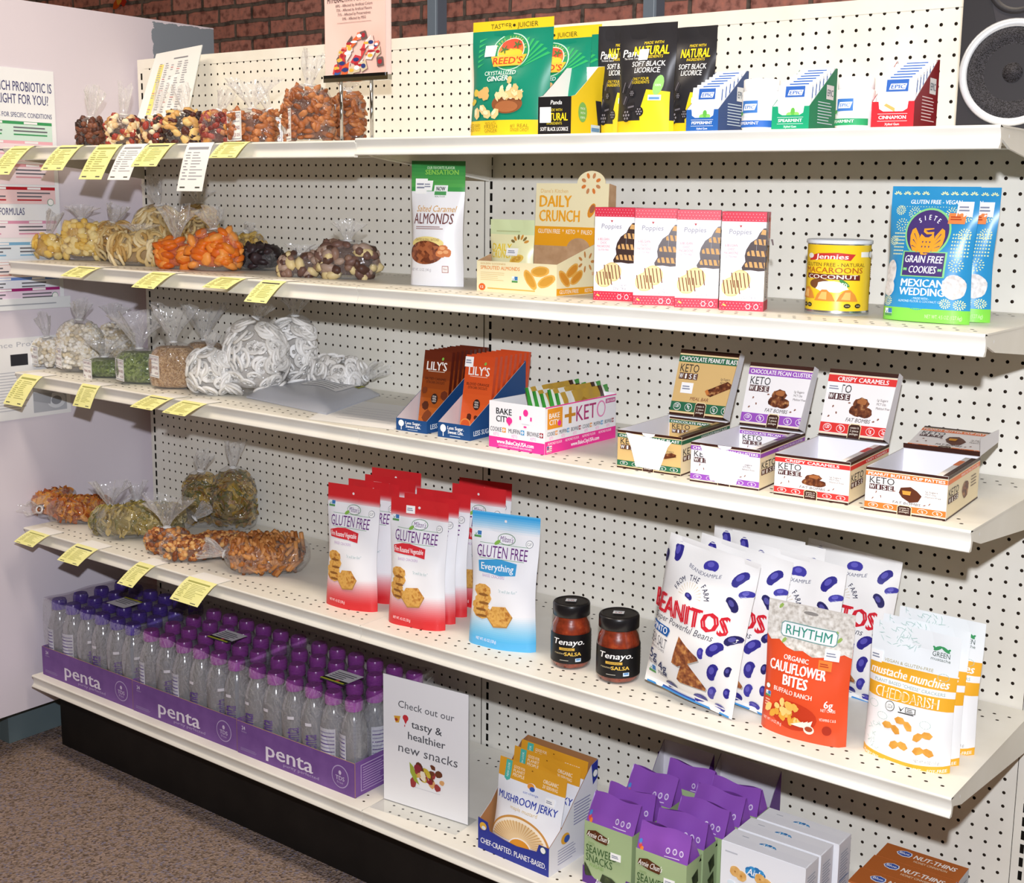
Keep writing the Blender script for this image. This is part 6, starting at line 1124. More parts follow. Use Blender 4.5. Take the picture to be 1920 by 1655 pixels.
for (kc, x, y, r, lab) in ((k4, -0.035, 0.05, 0.3, 'brown wrapped chocolate near the front of the orange keto carton'), (k4, 0.002, 0.09, 1.1, 'crumpled brown chocolate packet in the middle of the orange keto carton'), (k4, 0.012, 0.045, -0.6, 'dark chocolate packet half hidden inside the orange keto carton'), (k1, -0.03, 0.05, 0.5, 'dark green wrapped bar left in the tan keto carton')):
    b = MB(); R = random.Random(int(x * 999)); S = Surf(lambda a, q, off=0.0: Vector(((a - 0.5) * 0.05, (q - 0.5) * 0.036, 0.012 + 0.010 * max(0, 1 - (2 * a - 1) ** 4) * max(0, 1 - (2 * q - 1) ** 2) ** 0.5 + 0.003 * math.sin(20 * a + 14 * q))), 0.05, 0.036)
    mm = foil('#4a2a1c' if kc is k4 else '#1f3a30'); b.grid(lambda i, j: S(i / 12, j / 8), 12, 8, mm); b.grid(lambda i, j: (lambda p: Vector((p.x, p.y, 0.024 - p.z)))(S(1 - i / 12, j / 8)), 12, 8, mm)
    o = b.build('wrapped_chocolate', None, kc[0].matrix_basis @ Vector((x, y, 0.012)), (0.5, -0.5, r)); tag(o, lab, 'chocolate', 'packets left in the keto cartons')
b = MB(); S = plane((0, 0, 0), (1, 0, 0), (0, 1, 0), 0.06, 0.035); b.box(0, 0.06, 0, 0.035, -0.004, -0.0002, ink('#f2eeea')); b.rect(S, 0, 0, 1, 1, ink('#f4f1ee'), 0); keto_logo(b, S, 0.1, 0.68, 0.3, 0.75, 1)
o = b.build('chocolate_packet', None, k4[0].matrix_basis @ Vector((0.0, 0.055, 0.012)), (0.25, 0, 0.2)); tag(o, 'white printed chocolate packet lying inside the orange keto carton', 'chocolate', 'packets left in the keto cartons')
# ================================================================== fourth shelf, right bay
def pr_milt(c, everything=False):
    def f(b, S):
        pu, gr = ink('#6a2a7a'), ink('#5f9a66'); b.stars(S, [(0.5, 0.945)], 0.0028, ink('#f4e8e8'), 3, 10)
        gmo(b, S, 0.10, 0.845 if not everything else 0.83, 0.016, 3); seal(b, S, 0.87, 0.80, 0.0075, '#8a8a90', 3, 'GF')
        b.ell(S, 0.53, 0.815, 0.135, 0.042, ink('#6f8f6f'), 3, 26); b.ell(S, 0.53, 0.815, 0.125, 0.037, ink('#f4f4f6'), 4, 26); b.text(S, "Milton's", 0.53, 0.815, 0.042, pu, 0.2, 5, 0.005, 'c', 0.15); b.ell(S, 0.40, 0.785, 0.05, 0.014, ink('#86b84e'), 5, 10, 0, 0.6)
        b.rect(S, 0.14, 0.772, 0.86, 0.775, gr, 3); b.text(S, 'GLUTEN FREE', 0.48, 0.715, 0.085, pu, 0.76, 3, 0.005); b.rect(S, 0.14, 0.662, 0.82, 0.665, gr, 3)
        if everything: b.poly(S, [(0.13, 0.64), (0.30, 0.655), (0.45, 0.665), (0.72, 0.645), (0.72, 0.56), (0.48, 0.545), (0.32, 0.555), (0.14, 0.56)], ink('#3f9ed4'), 3); b.text(S, 'Everything', 0.43, 0.605, 0.05, ink('#ffffff'), 0.5, 4, 0.02)
        else: b.poly(S, [(0.08, 0.63), (0.25, 0.655), (0.40, 0.66), (0.68, 0.635), (0.68, 0.555), (0.50, 0.57), (0.10, 0.575)], ink('#d6303a'), 3); b.text(S, 'Fire Roasted Vegetable', 0.38, 0.607, 0.038, ink('#ffffff'), 0.54, 4, 0.015)
        b.text(S, 'BAKED CRACKERS', 0.38, 0.535, 0.02, ink('#b89ac0'), 0.36, 3); b.text(S, '"it will be fun"', 0.62, 0.44, 0.022, ink('#9fb8b8'), 0.28, 3, 0, 'c', 0.2)
        cr = speck('seeded_cracker', [(0.3, '#c98f3f'), (0.5, '#e0ae5a'), (0.66, '#b5742e'), (0.8, '#8a5a2a')], 110, 0.7, 0)
        for x, y, rx, ry, r in ((0.22, 0.42, 0.15, 0.05, -0.1), (0.24, 0.36, 0.15, 0.045, 0.15), (0.20, 0.31, 0.15, 0.045, 0.0), (0.23, 0.265, 0.16, 0.05, -0.1)): b.ell(S, x, y, rx, ry, cr, 3, 9, 0.06, r); b.ell(S, x + 0.02, y - 0.028, rx * 0.6, 0.01, ink('#8a5a2a'), 4, 8)
        b.ell(S, 0.52, 0.245, 0.21, 0.088, ink('#b98a4a'), 4, 6, 0.03, 0.1); b.ell(S, 0.52, 0.25, 0.20, 0.083, cr, 5, 6, 0.03, 0.1)
        b.text(S, 'NET WT. 4.5 OZ (128 g)', 0.32, 0.065, 0.02, ink('#fbeff0'), 0.32, 3, 0.01)
    return f
RED = '#d42a30'
def milt(x, y, lab, k, everything=False, stick=False, base=None, tops=True):
    h = 0.255
    c = '#58b4e6' if everything else RED
    bands = [(0, 0.06, c)] + grad(0.06, 0.26, c if not everything else '#4fb2e4', '#f2f2f4', 14) + [(0.26, 0.86, '#f2f2f4')] + (grad(0.86, 0.99, '#f2f2f4', '#2f9fe0', 8) if everything else grad(0.85, 0.905, '#f2f2f4', RED, 5) + [(0.905, 1.01, RED)])
    if base: m, w, rz, hh = base; h = hh
    else: P = at(x, y, S4 + h); w, rz = 0.132, 0.16; m = Vector((P.x + w / 2 * math.cos(rz), P.y + w / 2 * math.sin(rz) - 0.008, S4))
    o, S = pouch('cracker_pouch', lab, 'pouch', m, w, rz, h, 0.042, bands, pr_milt(c, everything), 0.05, 'pouches of gluten free crackers', 70 + k, pinch=0.07, cell=0.016, bowl=0.02, wr=0.002)
    if stick: price(o, S, 0.26 if stick == 1 else 0.36, 0.925, 0.02, 0.016, True)
    return o
milt(696, 878, 'rearmost red cracker pouch of the left column', 0); milt(683, 891, 'red cracker pouch with a square white sticker, second from the back of the left column', 1, stick=1); milt(652, 899, 'red cracker pouch directly behind the front left one', 2)
milt(860, 897, 'rearmost red cracker pouch, behind the blue pouch', 3); milt(847, 908, 'red cracker pouch between the blue pouch and the rearmost one', 4); milt(780, 917, 'red cracker pouch with a curled top, rear of the middle column', 5); milt(757, 926, 'red cracker pouch directly behind the middle front one', 6)
m, w, rz, h = place(S4, (597, 1133), (697, 1150), 908); milt(0, 0, 'front red cracker pouch at the left, beside the snack sticks', 7, base=(m + Vector((0, 0.02, 0)), w, 0.16, 0.258))
m, w, rz, h = place(S4, (713, 1168), (825, 1185), 938); milt(0, 0, 'front red cracker pouch in the middle with a slanted white sticker', 8, stick=2, base=(m + Vector((0, 0.02, 0)), w, 0.18, 0.257))
m, w, rz, h = place(S4, (862, 1208), (985, 1222), 963); milt(0, 0, 'light blue cracker pouch, the only blue one on the fourth shelf', 9, True, base=(m + Vector((0.008, 0.02, 0)), 0.145, 0.22, 0.262))
# salsa jars
LIDM, SAL = ink('#161518', 0.3, 0.5), speck('red_salsa', [(0.3, '#5f2012'), (0.6, '#96381e'), (0.75, '#b5562e')], 60, 0.25, 0.0006, spec=0.6)
GLS = m_clear('jar_glass', '#fdfdfd', 0.35)
def jar(x0, x1, yb, yt, lab):
    c = at((x0 + x1) / 2, yb, S4); r = (x1 - x0) / 2 / FPX * (c - CAM).length * 0.97; c = c + Vector((0, r, 0)); h = top((c.x, c.y, S4), yt + 8)
    t = thing('salsa_jar', lab, 'jar', c, math.atan2(CAM.x - c.x, c.y - CAM.y) * 0.8, 'jars of salsa'); b = MB()
    pr = [(r * 0.86, 0.0), (r * 0.97, 0.004), (r, 0.012), (r, h * 0.56), (r * 0.94, h * 0.66), (r * 0.82, h * 0.73), (r * 0.80, h * 0.80)]
    b.lathe([(q * 0.955, z + 0.002) for q, z in pr], SAL, 40); b.build('salsa', t); b = MB(); b.lathe(pr, GLS, 48, None, True, False); b.build('glass', t)
    b = MB(); b.lathe([(r * 0.90, h * 0.80), (r * 0.925, h * 0.805), (r * 0.925, h * 0.965), (r * 0.89, h * 0.99), (r * 0.80, h), (r * 0.78, h * 0.992)], LIDM, 48); b.build('lid', t)
    C = Surf(lambda a, q, off=0.0: Vector(((r * 1.004 + off) * math.cos(-PI / 2 + (a - 0.385) * PI * 1.3), (r * 1.004 + off) * math.sin(-PI / 2 + (a - 0.385) * PI * 1.3), h * (0.10 + 0.45 * q))), r * PI * 1.3, h * 0.45, 0.005)
    b = MB(); b.rect(C, 0, 0, 1, 1, ink('#121113', 0.4, 0.4), 0); b.text(C, 'Tenayo.', 0.38, 0.76, 0.20, ink('#f4f2ee'), 0.40, 2, 0.03, 'c', 0.2); b.rect(C, 0.27, 0.47, 0.46, 0.56, ink('#d9ae4a'), 2); b.text(C, 'ORIGINAL', 0.365, 0.515, 0.05, ink('#4a3a1a'), 0.14, 3); b.text(C, 'roasted', 0.27, 0.36, 0.07, ink('#c9b88a'), 0.13, 2, 0, 'c', 0.2); b.text(C, 'SALSA', 0.44, 0.35, 0.12, ink('#e8bf52'), 0.20, 2, 0.035)
    b.lines(C, 0.28, 0.10, 0.42, 0.14, 1, ink('#b8b4a8'), 2); b.rect(C, 0.47, 0.08, 0.54, 0.20, ink('#cfe0ee'), 2); b.rect(C, 0.48, 0.13, 0.53, 0.19, ink('#5f8fc0'), 3)
    for k in range(6): b.rect(C, 0.80, 0.25 + k * 0.1, 0.83, 0.31 + k * 0.1, ink('#5a5a5a'), 2)
    b.build('label', t)
    b = MB(); T = plane((-0.011, -0.009, h + 0.0003), (1, 0, 0), (0, 1, 0), 0.02, 0.016); b.rect(T, 0, 0, 1, 1, ink(W_), 1); b.text(T, 'SALSA', 0.5, 0.7, 0.2, ink('#8b8fa0'), 0.6, 2); b.text(T, '6.49', 0.5, 0.35, 0.34, ink('#b8431f'), 0.6, 2); b.build('price_sticker', t)
jar(1009, 1086, 1254, 1117, 'salsa jar with a black lid, left and farther back of the two'); jar(1093, 1177, 1281, 1140, 'salsa jar with a black lid, right and nearer of the two')
# bean chip bags
def pr_bean(b, S):
    b.text(S, 'BEANEXAMPLE', 0.52, 0.865, 0.022, ink('#6a6a80'), 0.36, 2, 0.005, 'c', 0, 0, -0.9); fm = 'FROM THE FARM'
    for k, ch in enumerate(fm):
        a = PI * 0.93 - k * PI * 0.86 / 12
        if ch != ' ': b.text(S, ch, 0.45 + 0.185 * math.cos(a), 0.685 + 0.115 * math.sin(a), 0.035, ink('#2a2a4a'), None, 2, 0.015, 'c', 0, a - PI / 2)
    for k in range(13): a = PI * k / 12; b.poly(S, [(0.45 + 0.06 * math.cos(a), 0.69 + 0.035 * math.sin(a)), (0.45 + 0.13 * math.cos(a - 0.02), 0.69 + 0.085 * math.sin(a - 0.02)), (0.45 + 0.13 * math.cos(a + 0.02), 0.69 + 0.085 * math.sin(a + 0.02))], ink('#c9b890'), 2)
    bean(b, S, 0.45, 0.69, 0.045, -0.3, '#2c2a78', 3)
    b.text(S, 'BEANITOS', 0.42, 0.575, 0.12, ink('#cf2030'), 0.90, 3, 0.1); b.text(S, 'Super Powerful Beans', 0.40, 0.485, 0.042, ink('#55555f'), 0.72, 3, 0.0, 'c', 0.3)
    b.poly(S, [(0.02, 0.44), (0.27, 0.435), (0.29, 0.42), (0.27, 0.375), (0.02, 0.38)], ink('#1f5aa0'), 3); b.text(S, 'PINTO', 0.145, 0.408, 0.042, ink('#ffffff'), 0.22, 4, 0.02); b.text(S, 'SEA SALT', 0.15, 0.325, 0.065, ink('#5f5f66'), 0.26, 3); b.text(S, 'BEAN CHIPS', 0.16, 0.275, 0.016, ink('#77777f'), 0.22, 3)
    for x, y, n_, w_ in ((0.10, 0.215, '5g', 'PROTEIN'), (0.25, 0.165, '4g', 'FIBER')): b.text(S, n_, x, y, 0.065, ink('#1f2a5a'), 0.12, 3, 0.02); b.text(S, w_, x, y - 0.055, 0.026, ink('#3a3a5a'), 0.13, 3, 0.01)
    gmo(b, S, 0.10, 0.11, 0.018, 3)
    ch = speck('seeded_chip', [(0.3, '#6a3622'), (0.5, '#9a5a34'), (0.68, '#c98a4a'), (0.8, '#e0b070')], 120, 0.7, 0)
    for pts in ([(0.42, 0.42), (0.38, 0.235), (0.45, 0.225), (0.66, 0.315), (0.65, 0.335)], [(0.50, 0.28), (0.44, 0.135), (0.47, 0.12), (0.73, 0.125), (0.74, 0.145), (0.53, 0.285)]): b.poly(S, [(x + 0.01, y - 0.008) for x, y in pts], ink('#b8b4ac'), 3); b.poly(S, pts, ch, 4)
    for k, (x, y, r, a) in enumerate(((0.16, 0.91, 0.085, -1.2), (0.03, 0.86, 0.06, -1.5), (0.56, 0.90, 0.08, 0.1), (0.87, 0.88, 0.085, 0.9), (0.86, 0.72, 0.075, -0.9), (0.95, 0.8, 0.06, 0.3), (0.80, 0.42, 0.09, 0.8), (0.93, 0.50, 0.075, 0.5), (0.68, 0.37, 0.055, 1.5), (0.80, 0.27, 0.085, 1.3), (0.93, 0.30, 0.05, 1.4), (0.80, 0.13, 0.07, 1.2), (0.66, 0.05, 0.08, 0.3), (0.34, 0.055, 0.075, 0.2), (0.86, 0.04, 0.06, 0.0), (0.94, 0.16, 0.05, 1.5))): bean(b, S, x, y, r, a, ('#2f2a86', '#26235e', '#3f3a9e')[k % 3], 2)
def bean(b, S, x, y, r, a, c, lvl):
    pts = []
    for k in range(16): t_ = k * PI / 8; rr = r * (0.62 if abs(t_ - 1.5 * PI) > 0.5 else 0.42); X, Y = r * math.cos(t_), rr * math.sin(t_); pts.append((x + (X * math.cos(a) - Y * math.sin(a)), y + (X * math.sin(a) + Y * math.cos(a)) * S.w / S.h))
    b.poly(S, pts, foil(c), lvl); b.ell(S, x - r * 0.1, y + r * 0.12, r * 0.45, r * 0.2, foil(mixhex(c, '#8a86e0', 0.45)), lvl + 1, 12, 0, a)
def beanbag(m, w, h, rz, ry, lean, lab, k, d=0.075):
    S = pouch_surf(w, h, d, seal=0.045, pinch=0.03, seed=k, pillow=True, cell=0.014, wr=0.003); b = MB()
    Rr = random.Random(k); bm = foil('#f2f0ec')
    b.grid(lambda i, j: S(i / 22, j / 34), 22, 34, bm); b.grid(lambda i, j: S.back(1 - i / 22, j / 34), 22, 34, bm); pr_bean(b, S)
    bt = Surf(lambda a, q, off=0.0: S(a, q, off), w, h, 0.014); b.rect(bt, 0.03, 0.0, 0.97, 0.012, foil('#3f8fd0'), 2); b.rect(bt, 0.2, 0.012, 0.6, 0.022, foil('#2a4a9e'), 2)
    o = b.build('chip_bag', None, m, (-lean, ry, rz)); tag(o, lab, 'chip bag', 'white bags of bean chips with blue beans'); return o
m, w, rz, h = place(S4, (1192, 1300), (1352, 1357), 1032)
Wb, Hb = 0.19, 0.272
def topbean(x, y, lab, k, ry=0.0, rz=-0.08, hh=Hb): P = at(x, y, S4 + hh * 0.985); beanbag(Vector((P.x + Wb / 2 - 0.0, P.y - 0.012, S4 + 0.002)), Wb, hh, rz, ry, 0.06, lab, k, 0.042)
topbean(1333, 988, 'rearmost bean chip bag, only its top left corner showing', 81)
topbean(1366, 1000, 'bean chip bag standing at the back behind the middle ones', 82, 0.0)
topbean(1385, 1024, 'bean chip bag in the middle, between the front bag and the right one', 83, 0.05)
P = at(1560, 1290, S4); beanbag(Vector((P.x + 0.01, -0.135, S4 + 0.002)), Wb * 0.95, Hb * 0.96, -0.05, 0.06, 0.08, 'rightmost bean chip bag behind the orange cauliflower pouch', 84, 0.05)
beanbag(m + Vector((0.045, 0.072, 0.008)), Wb, Hb, -0.12, 0.08, 0.10, 'bean chip bag pressed directly behind the front one', 85, 0.04)
beanbag(m + Vector((0.006, 0.022, 0.012)), Wb, Hb, -0.12, 0.10, 0.10, 'front bean chip bag with red lettering and two brown chips', 86)
# cauliflower pouch
def pr_rhy(b, S):
    cf = speck('cauliflower_florets', [(0.3, '#b8b0a4'), (0.5, '#dcd6cb'), (0.7, '#f0ece4')], 130, 0.8, 0.0); b.poly(S, [(0, 1.0), (0, 0.74), (0.06, 0.70), (0.16, 0.715), (0.26, 0.67), (0.36, 0.655), (0.46, 0.67), (0.58, 0.64), (0.70, 0.655), (0.82, 0.67), (0.92, 0.70), (1, 0.68), (1, 1.0)], cf, 1)
    for x, y in ((0.15, 0.97), (0.85, 0.80), (0.22, 0.715), (0.80, 0.84)): b.ell(S, x, y, 0.04, 0.012, ink('#9ab85a'), 2, 8, 0.2, 0.9)
    b.ell(S, 0.50, 0.955, 0.085, 0.014, ink('#8f8a84'), 2, 16); b.poly(S, [(0.20, 0.86), (0.80, 0.86), (0.83, 0.84), (0.83, 0.765), (0.80, 0.745), (0.20, 0.745), (0.17, 0.765), (0.17, 0.84)], ink('#6f9a94'), 3); b.poly(S, [(0.205, 0.853), (0.795, 0.853), (0.82, 0.835), (0.82, 0.77), (0.795, 0.752), (0.205, 0.752), (0.18, 0.77), (0.18, 0.835)], ink('#f2f4f2'), 4)
    b.text(S, 'RHYTHM', 0.50, 0.803, 0.072, ink('#2f8f7a'), 0.54, 5, 0.008); b.text(S, 'ORGANIC', 0.40, 0.60, 0.036, ink('#fbeee6'), 0.30, 2, 0.035); b.text(S, 'CAULIFLOWER', 0.42, 0.525, 0.078, ink('#fdf6f0'), 0.68, 2, 0.06); b.text(S, 'BITES', 0.42, 0.43, 0.078, ink('#fdf6f0'), 0.30, 2, 0.06); b.text(S, 'BUFFALO RANCH', 0.40, 0.345, 0.034, ink('#fbe6da'), 0.48, 2, 0.035)
    b.ell(S, 0.43, 0.185, 0.28, 0.10, ink('#c43a1c'), 1, 20); R = random.Random(6)
    for k in range(22): b.ell(S, 0.40 + R.gauss(0, 0.10), 0.20 + R.gauss(0, 0.032), R.uniform(0.03, 0.06), R.uniform(0.018, 0.032), ink(R.choice(('#e3a63c', '#eebb58', '#d2902e', '#f3cf7c'))), 2 + k % 3, 8, 0.2, R.uniform(0, 3), k)
    for x, r in ((0.48, 0.3), (0.53, 0.6), (0.58, 0.9)): b.poly(S, [(x - 0.07, 0.125), (x + 0.09, 0.155 + r * 0.03), (x + 0.06, 0.12)], ink('#f4efdd'), 5)
    b.ell(S, 0.63, 0.115, 0.06, 0.03, ink('#f2ead8'), 5, 16); b.ell(S, 0.63, 0.12, 0.045, 0.018, ink('#a8482a'), 6, 14)
    b.text(S, '6g', 0.82, 0.315, 0.055, ink('#fdf4ee'), 0.09, 2, 0.03); b.text(S, 'NET CARBS', 0.82, 0.27, 0.022, ink('#fbe6da'), 0.15, 2, 0.01); b.text(S, 'VITAMINS C & B', 0.82, 0.20, 0.02, ink('#fbe6da'), 0.17, 2, 0.01); b.ell(S, 0.82, 0.125, 0.05, 0.033, ink('#a8301a'), 2, 18); seal(b, S, 0.08, 0.345, 0.0045, '#7f9a5a', 2); gmo(b, S, 0.09, 0.285, 0.011, 2); b.lines(S, 0.06, 0.19, 0.14, 0.25, 3, ink('#f0b8a0'), 2); b.text(S, 'NET WT 1.4 OZ (40 g)', 0.18, 0.10, 0.02, ink('#fbe6da'), 0.24, 2)
m, w, rz, h = place(S4, (1412, 1364), (1566, 1406), 1130)
o, S = pouch('cauliflower_pouch', 'orange pouch of cauliflower bites with a pale florets top', 'pouch', m + Vector((0.006, 0.022, 0)), 0.15, 0.02, 0.215, 0.045, [(0, 0.75, '#e2512a'), (0.75, 1.01, '#d6cfc4')], pr_rhy, 0.05, None, 90, pinch=0.03, bowl=0.05)
price(o, S, 0.80, 0.685, 0.024, 0.018); price(o, S, 0.74, 0.60, 0.022, 0.016, True, '#ee8236')
# three cheese cracker pouches
def pr_must(b, S):
    gl, yl, wt = ink('#a8c4bc'), '#f0b030', ink('#fdfbf4'); R = random.Random(9)
    for k in range(60):
        x, y = 0.06 + R.random() * 0.62, 0.84 + R.random() * 0.15
        if (x - 0.35) ** 2 * 2 + (1.0 - y) ** 2 * 6 < 0.19: b.ell(S, x, y, R.uniform(0.02, 0.05), 0.0022, gl, 2, 6, 0, R.uniform(0, 3))
    for k in range(22): b.ell(S, 0.06 + R.random() * 0.16, 0.07 + R.random() * 0.20, R.uniform(0.015, 0.04), 0.002, gl, 2, 6, 0, R.uniform(0, 3))
    for x, y in ((0.86, 0.70), (0.74, 0.34), (0.24, 0.33), (0.11, 0.40)):
        for k in range(12): a = k * PI / 6; b.ell(S, x + 0.06 * math.cos(a), y + 0.026 * math.sin(a), 0.016, 0.0018, gl, 3, 6, 0, a + 1.57)
    for s_ in (-1, 1): b.ell(S, 0.80 + s_ * 0.045, 0.90, 0.055, 0.013, ink('#3f9a5f'), 3, 12, 0, -s_ * 0.5); b.ell(S, 0.80 + s_ * 0.085, 0.902, 0.02, 0.008, ink('#3f9a5f'), 3, 8, 0, s_ * 0.6)
    b.text(S, 'GREEN', 0.80, 0.857, 0.036, ink('#4a5a54'), 0.2, 3, 0); b.text(S, 'mustache', 0.80, 0.822, 0.022, ink('#5a6a64'), 0.22, 3); b.text(S, 'VEGAN & GLUTEN-FREE', 0.46, 0.735, 0.022, ink('#b0a476'), 0.56, 3, 0.005)
    b.text(S, 'mustache munchies', 0.48, 0.656, 0.064, wt, 0.90, 4, 0.035, 'c', 0.15); b.text(S, 'PLANT BASED "CHEESE" CRACKERS', 0.5, 0.58, 0.023, ink('#9ab0a8'), 0.82, 3, 0.005)
    b.text(S, 'CHEDDARISH', 0.49, 0.505, 0.074, wt, 0.74, 4, 0.03); b.text(S, 'CHEDDARISH', 0.49, 0.505, 0.062, ink(yl), 0.715, 5, -0.012)
    seal(b, S, 0.32, 0.415, 0.008, '#5a5a52', 3, 'USDA'); b.rect(S, 0.50, 0.395, 0.62, 0.435, ink('#5a5a52'), 3); b.rect(S, 0.51, 0.40, 0.61, 0.43, ink('#fafafa'), 4); b.lines(S, 0.52, 0.403, 0.6, 0.427, 2, ink('#5a5a52'), 5); b.poly(S, [(0.42, 0.435), (0.45, 0.395), (0.50, 0.44), (0.455, 0.41)], ink('#3a3a36'), 4); b.rect(S, 0.42, 0.383, 0.6, 0.391, ink('#3a3a36'), 3)
    cr = speck('orange_cracker', [(0.3, '#d28f34'), (0.7, '#e8ae4e')], 60, 0.7, 0)
    for x, y, a in ((0.50, 0.315, -0.4), (0.36, 0.265, -0.25), (0.72, 0.255, 0.35), (0.46, 0.155, 0.15), (0.74, 0.15, -0.05)):
        q = [(-0.115, -0.012), (-0.09, 0.018), (-0.035, 0.03), (0, 0.018), (0.035, 0.03), (0.09, 0.018), (0.115, -0.012), (0.07, -0.03), (0.03, -0.02), (0, -0.006), (-0.03, -0.02), (-0.07, -0.03)]
        b.poly(S, [(x + X * math.cos(a) - Y * math.sin(a) * S.h / S.w, y + X * math.sin(a) * S.w / S.h + Y * math.cos(a)) for X, Y in q], cr, 3)
    b.text(S, 'NET WT. 4 OZ (113 g)', 0.78, 0.085, 0.018, ink('#9a9a96'), 0.26, 3)
    for k, s_ in enumerate(('DAIRY-FREE', 'GLUTEN-FREE', 'NUT-FREE', 'SOY-FREE')): b.text(S, s_, 0.14 + k * 0.25, 0.03, 0.022, wt, 0.19, 3, 0.015)
MBND = [(0, 0.06, '#f0b030'), (0.06, 0.455, '#f3f4f4'), (0.455, 0.555, '#f0b030'), (0.555, 0.605, '#f3f4f4'), (0.605, 0.71, '#f0b030'), (0.71, 1.01, '#eef2f2')]
m, w, rz, h = place(S4, (1609, 1410), (1761, 1457), 1177)
for k, (dx, dy, lab) in enumerate(((0.012, 0.112, 'rearmost white and yellow cheese cracker pouch'), (0.006, 0.058, 'middle white and yellow cheese cracker pouch'), (0.004, 0.022, 'front white and yellow cheese cracker pouch with moustache shaped crackers'))):
    o, S = pouch('cracker_pouch', lab, 'pouch', m + Vector((dx, dy, 0)), 0.142, -0.03, 0.212, 0.042, MBND, pr_must, 0.05, 'white and yellow cheese cracker pouches', 95 + k, pinch=0.03, bowl=0.06)
    if k == 2: price(o, S, 0.08, 0.745, 0.02, 0.018)
# ================================================================== base deck: water cases, sign, jerky, seaweed, crackers
def m_pet():
    q = NT('clear_bottle_and_water'); t = q.t; t.nodes.remove(q.b)
    tr_ = t.nodes.new('ShaderNodeBsdfTransparent'); gl = t.nodes.new('ShaderNodeBsdfGlossy'); df = t.nodes.new('ShaderNodeBsdfDiffuse')
    tr_.inputs[0].default_value = (0.80, 0.81, 0.84, 1); gl.inputs['Roughness'].default_value = 0.12; df.inputs[0].default_value = hexc('#c2c5cc')
    lw = q.n('ShaderNodeLayerWeight', Blend=0.45); f = q.n('ShaderNodeMath', operation='MULTIPLY_ADD'); q.l(lw.outputs['Facing'], f.inputs[0]); f.inputs[1].default_value = 0.45; f.inputs[2].default_value = 0.10
    m1 = t.nodes.new('ShaderNodeMixShader'); m1.inputs[0].default_value = 0.34; q.l(tr_.outputs[0], m1.inputs[1]); q.l(df.outputs[0], m1.inputs[2])
    m2 = t.nodes.new('ShaderNodeMixShader'); q.l(f.outputs[0], m2.inputs[0]); q.l(m1.outputs[0], m2.inputs[1]); q.l(gl.outputs[0], m2.inputs[2]); q.l(m2.outputs[0], q.out.inputs[0])
    return q.m
PET = m_pet(); SHR = m_film('shrink_film', 0.03, '#6a6070', clear=(0.78, 0.74, 0.79, 1))
def bottle_proto(capc):
    t = thing('water_bottle', 'x', 'bottle', (0, 0, 0)); r = 0.0305; H = 0.205
    b = MB(); b.lathe([(r * 0.85, 0), (r, 0.005), (r, 0.03), (r * 0.95, 0.036), (r, 0.042), (r, 0.125), (r * 0.93, 0.145), (r * 0.70, 0.166), (0.0165, 0.174), (0.0165, 0.182)], PET, 18, None, True, True); b.build('body', t)
    b = MB(); b.lathe([(0.0185, 0.179), (0.0195, 0.181), (0.0195, 0.198), (0.0165, H)], ink(capc, 0.25, 0.6), 18); b.build('cap', t)
    for side in (0, 1):
        C = Surf(lambda a, q, off=0.0: Vector((math.cos(-PI / 2 + side * PI + (a - 0.5) * 1.5) * (r * 1.006 + off), math.sin(-PI / 2 + side * PI + (a - 0.5) * 1.5) * (r * 1.006 + off), 0.045 + 0.085 * q)), r * 1.5, 0.085, 0.006); b = MB()
        if side == 0:
            b.rect(C, 0.30, 0.88, 0.62, 0.96, ink('#e9e6f0'), 1); b.text(C, 'penta', 0.46, 0.40, 0.42, ink('#5a3a8a'), 0.95, 1, 0.02, 'c', 0, PI / 2); b.build('label', t)
        else:
            b.rect(C, 0.0, 0.0, 0.9, 1.0, ink('#c9cad6', 0.3, 0.6), 1)
            for k in range(9): b.rect(C, 0.05, 0.08 + k * 0.1, 0.85, 0.11 + k * 0.1, ink('#5f4a8a' if k % 2 else '#8a86a8'), 2)
            b.build('label', t)
    return t
CASEG = 'shrink wrapped trays of water bottles'; BG = 'water bottles in the shrink wrapped trays'
PUR = speck('purple_tray_board', [(0.3, '#6f4a8e'), (0.7, '#7a5499')], 30, 0.55, 0)
cases = [('left', -1.203, 0.386, -0.385, '#553aa8'), ('middle', -0.814, 0.386, -0.383, '#a84ab0'), ('right', -0.424, 0.375, -0.382, '#a84ab0')]
CI = (('violet', '#553aa8'), ('pink purple', '#a84ab0'))
protos = {}
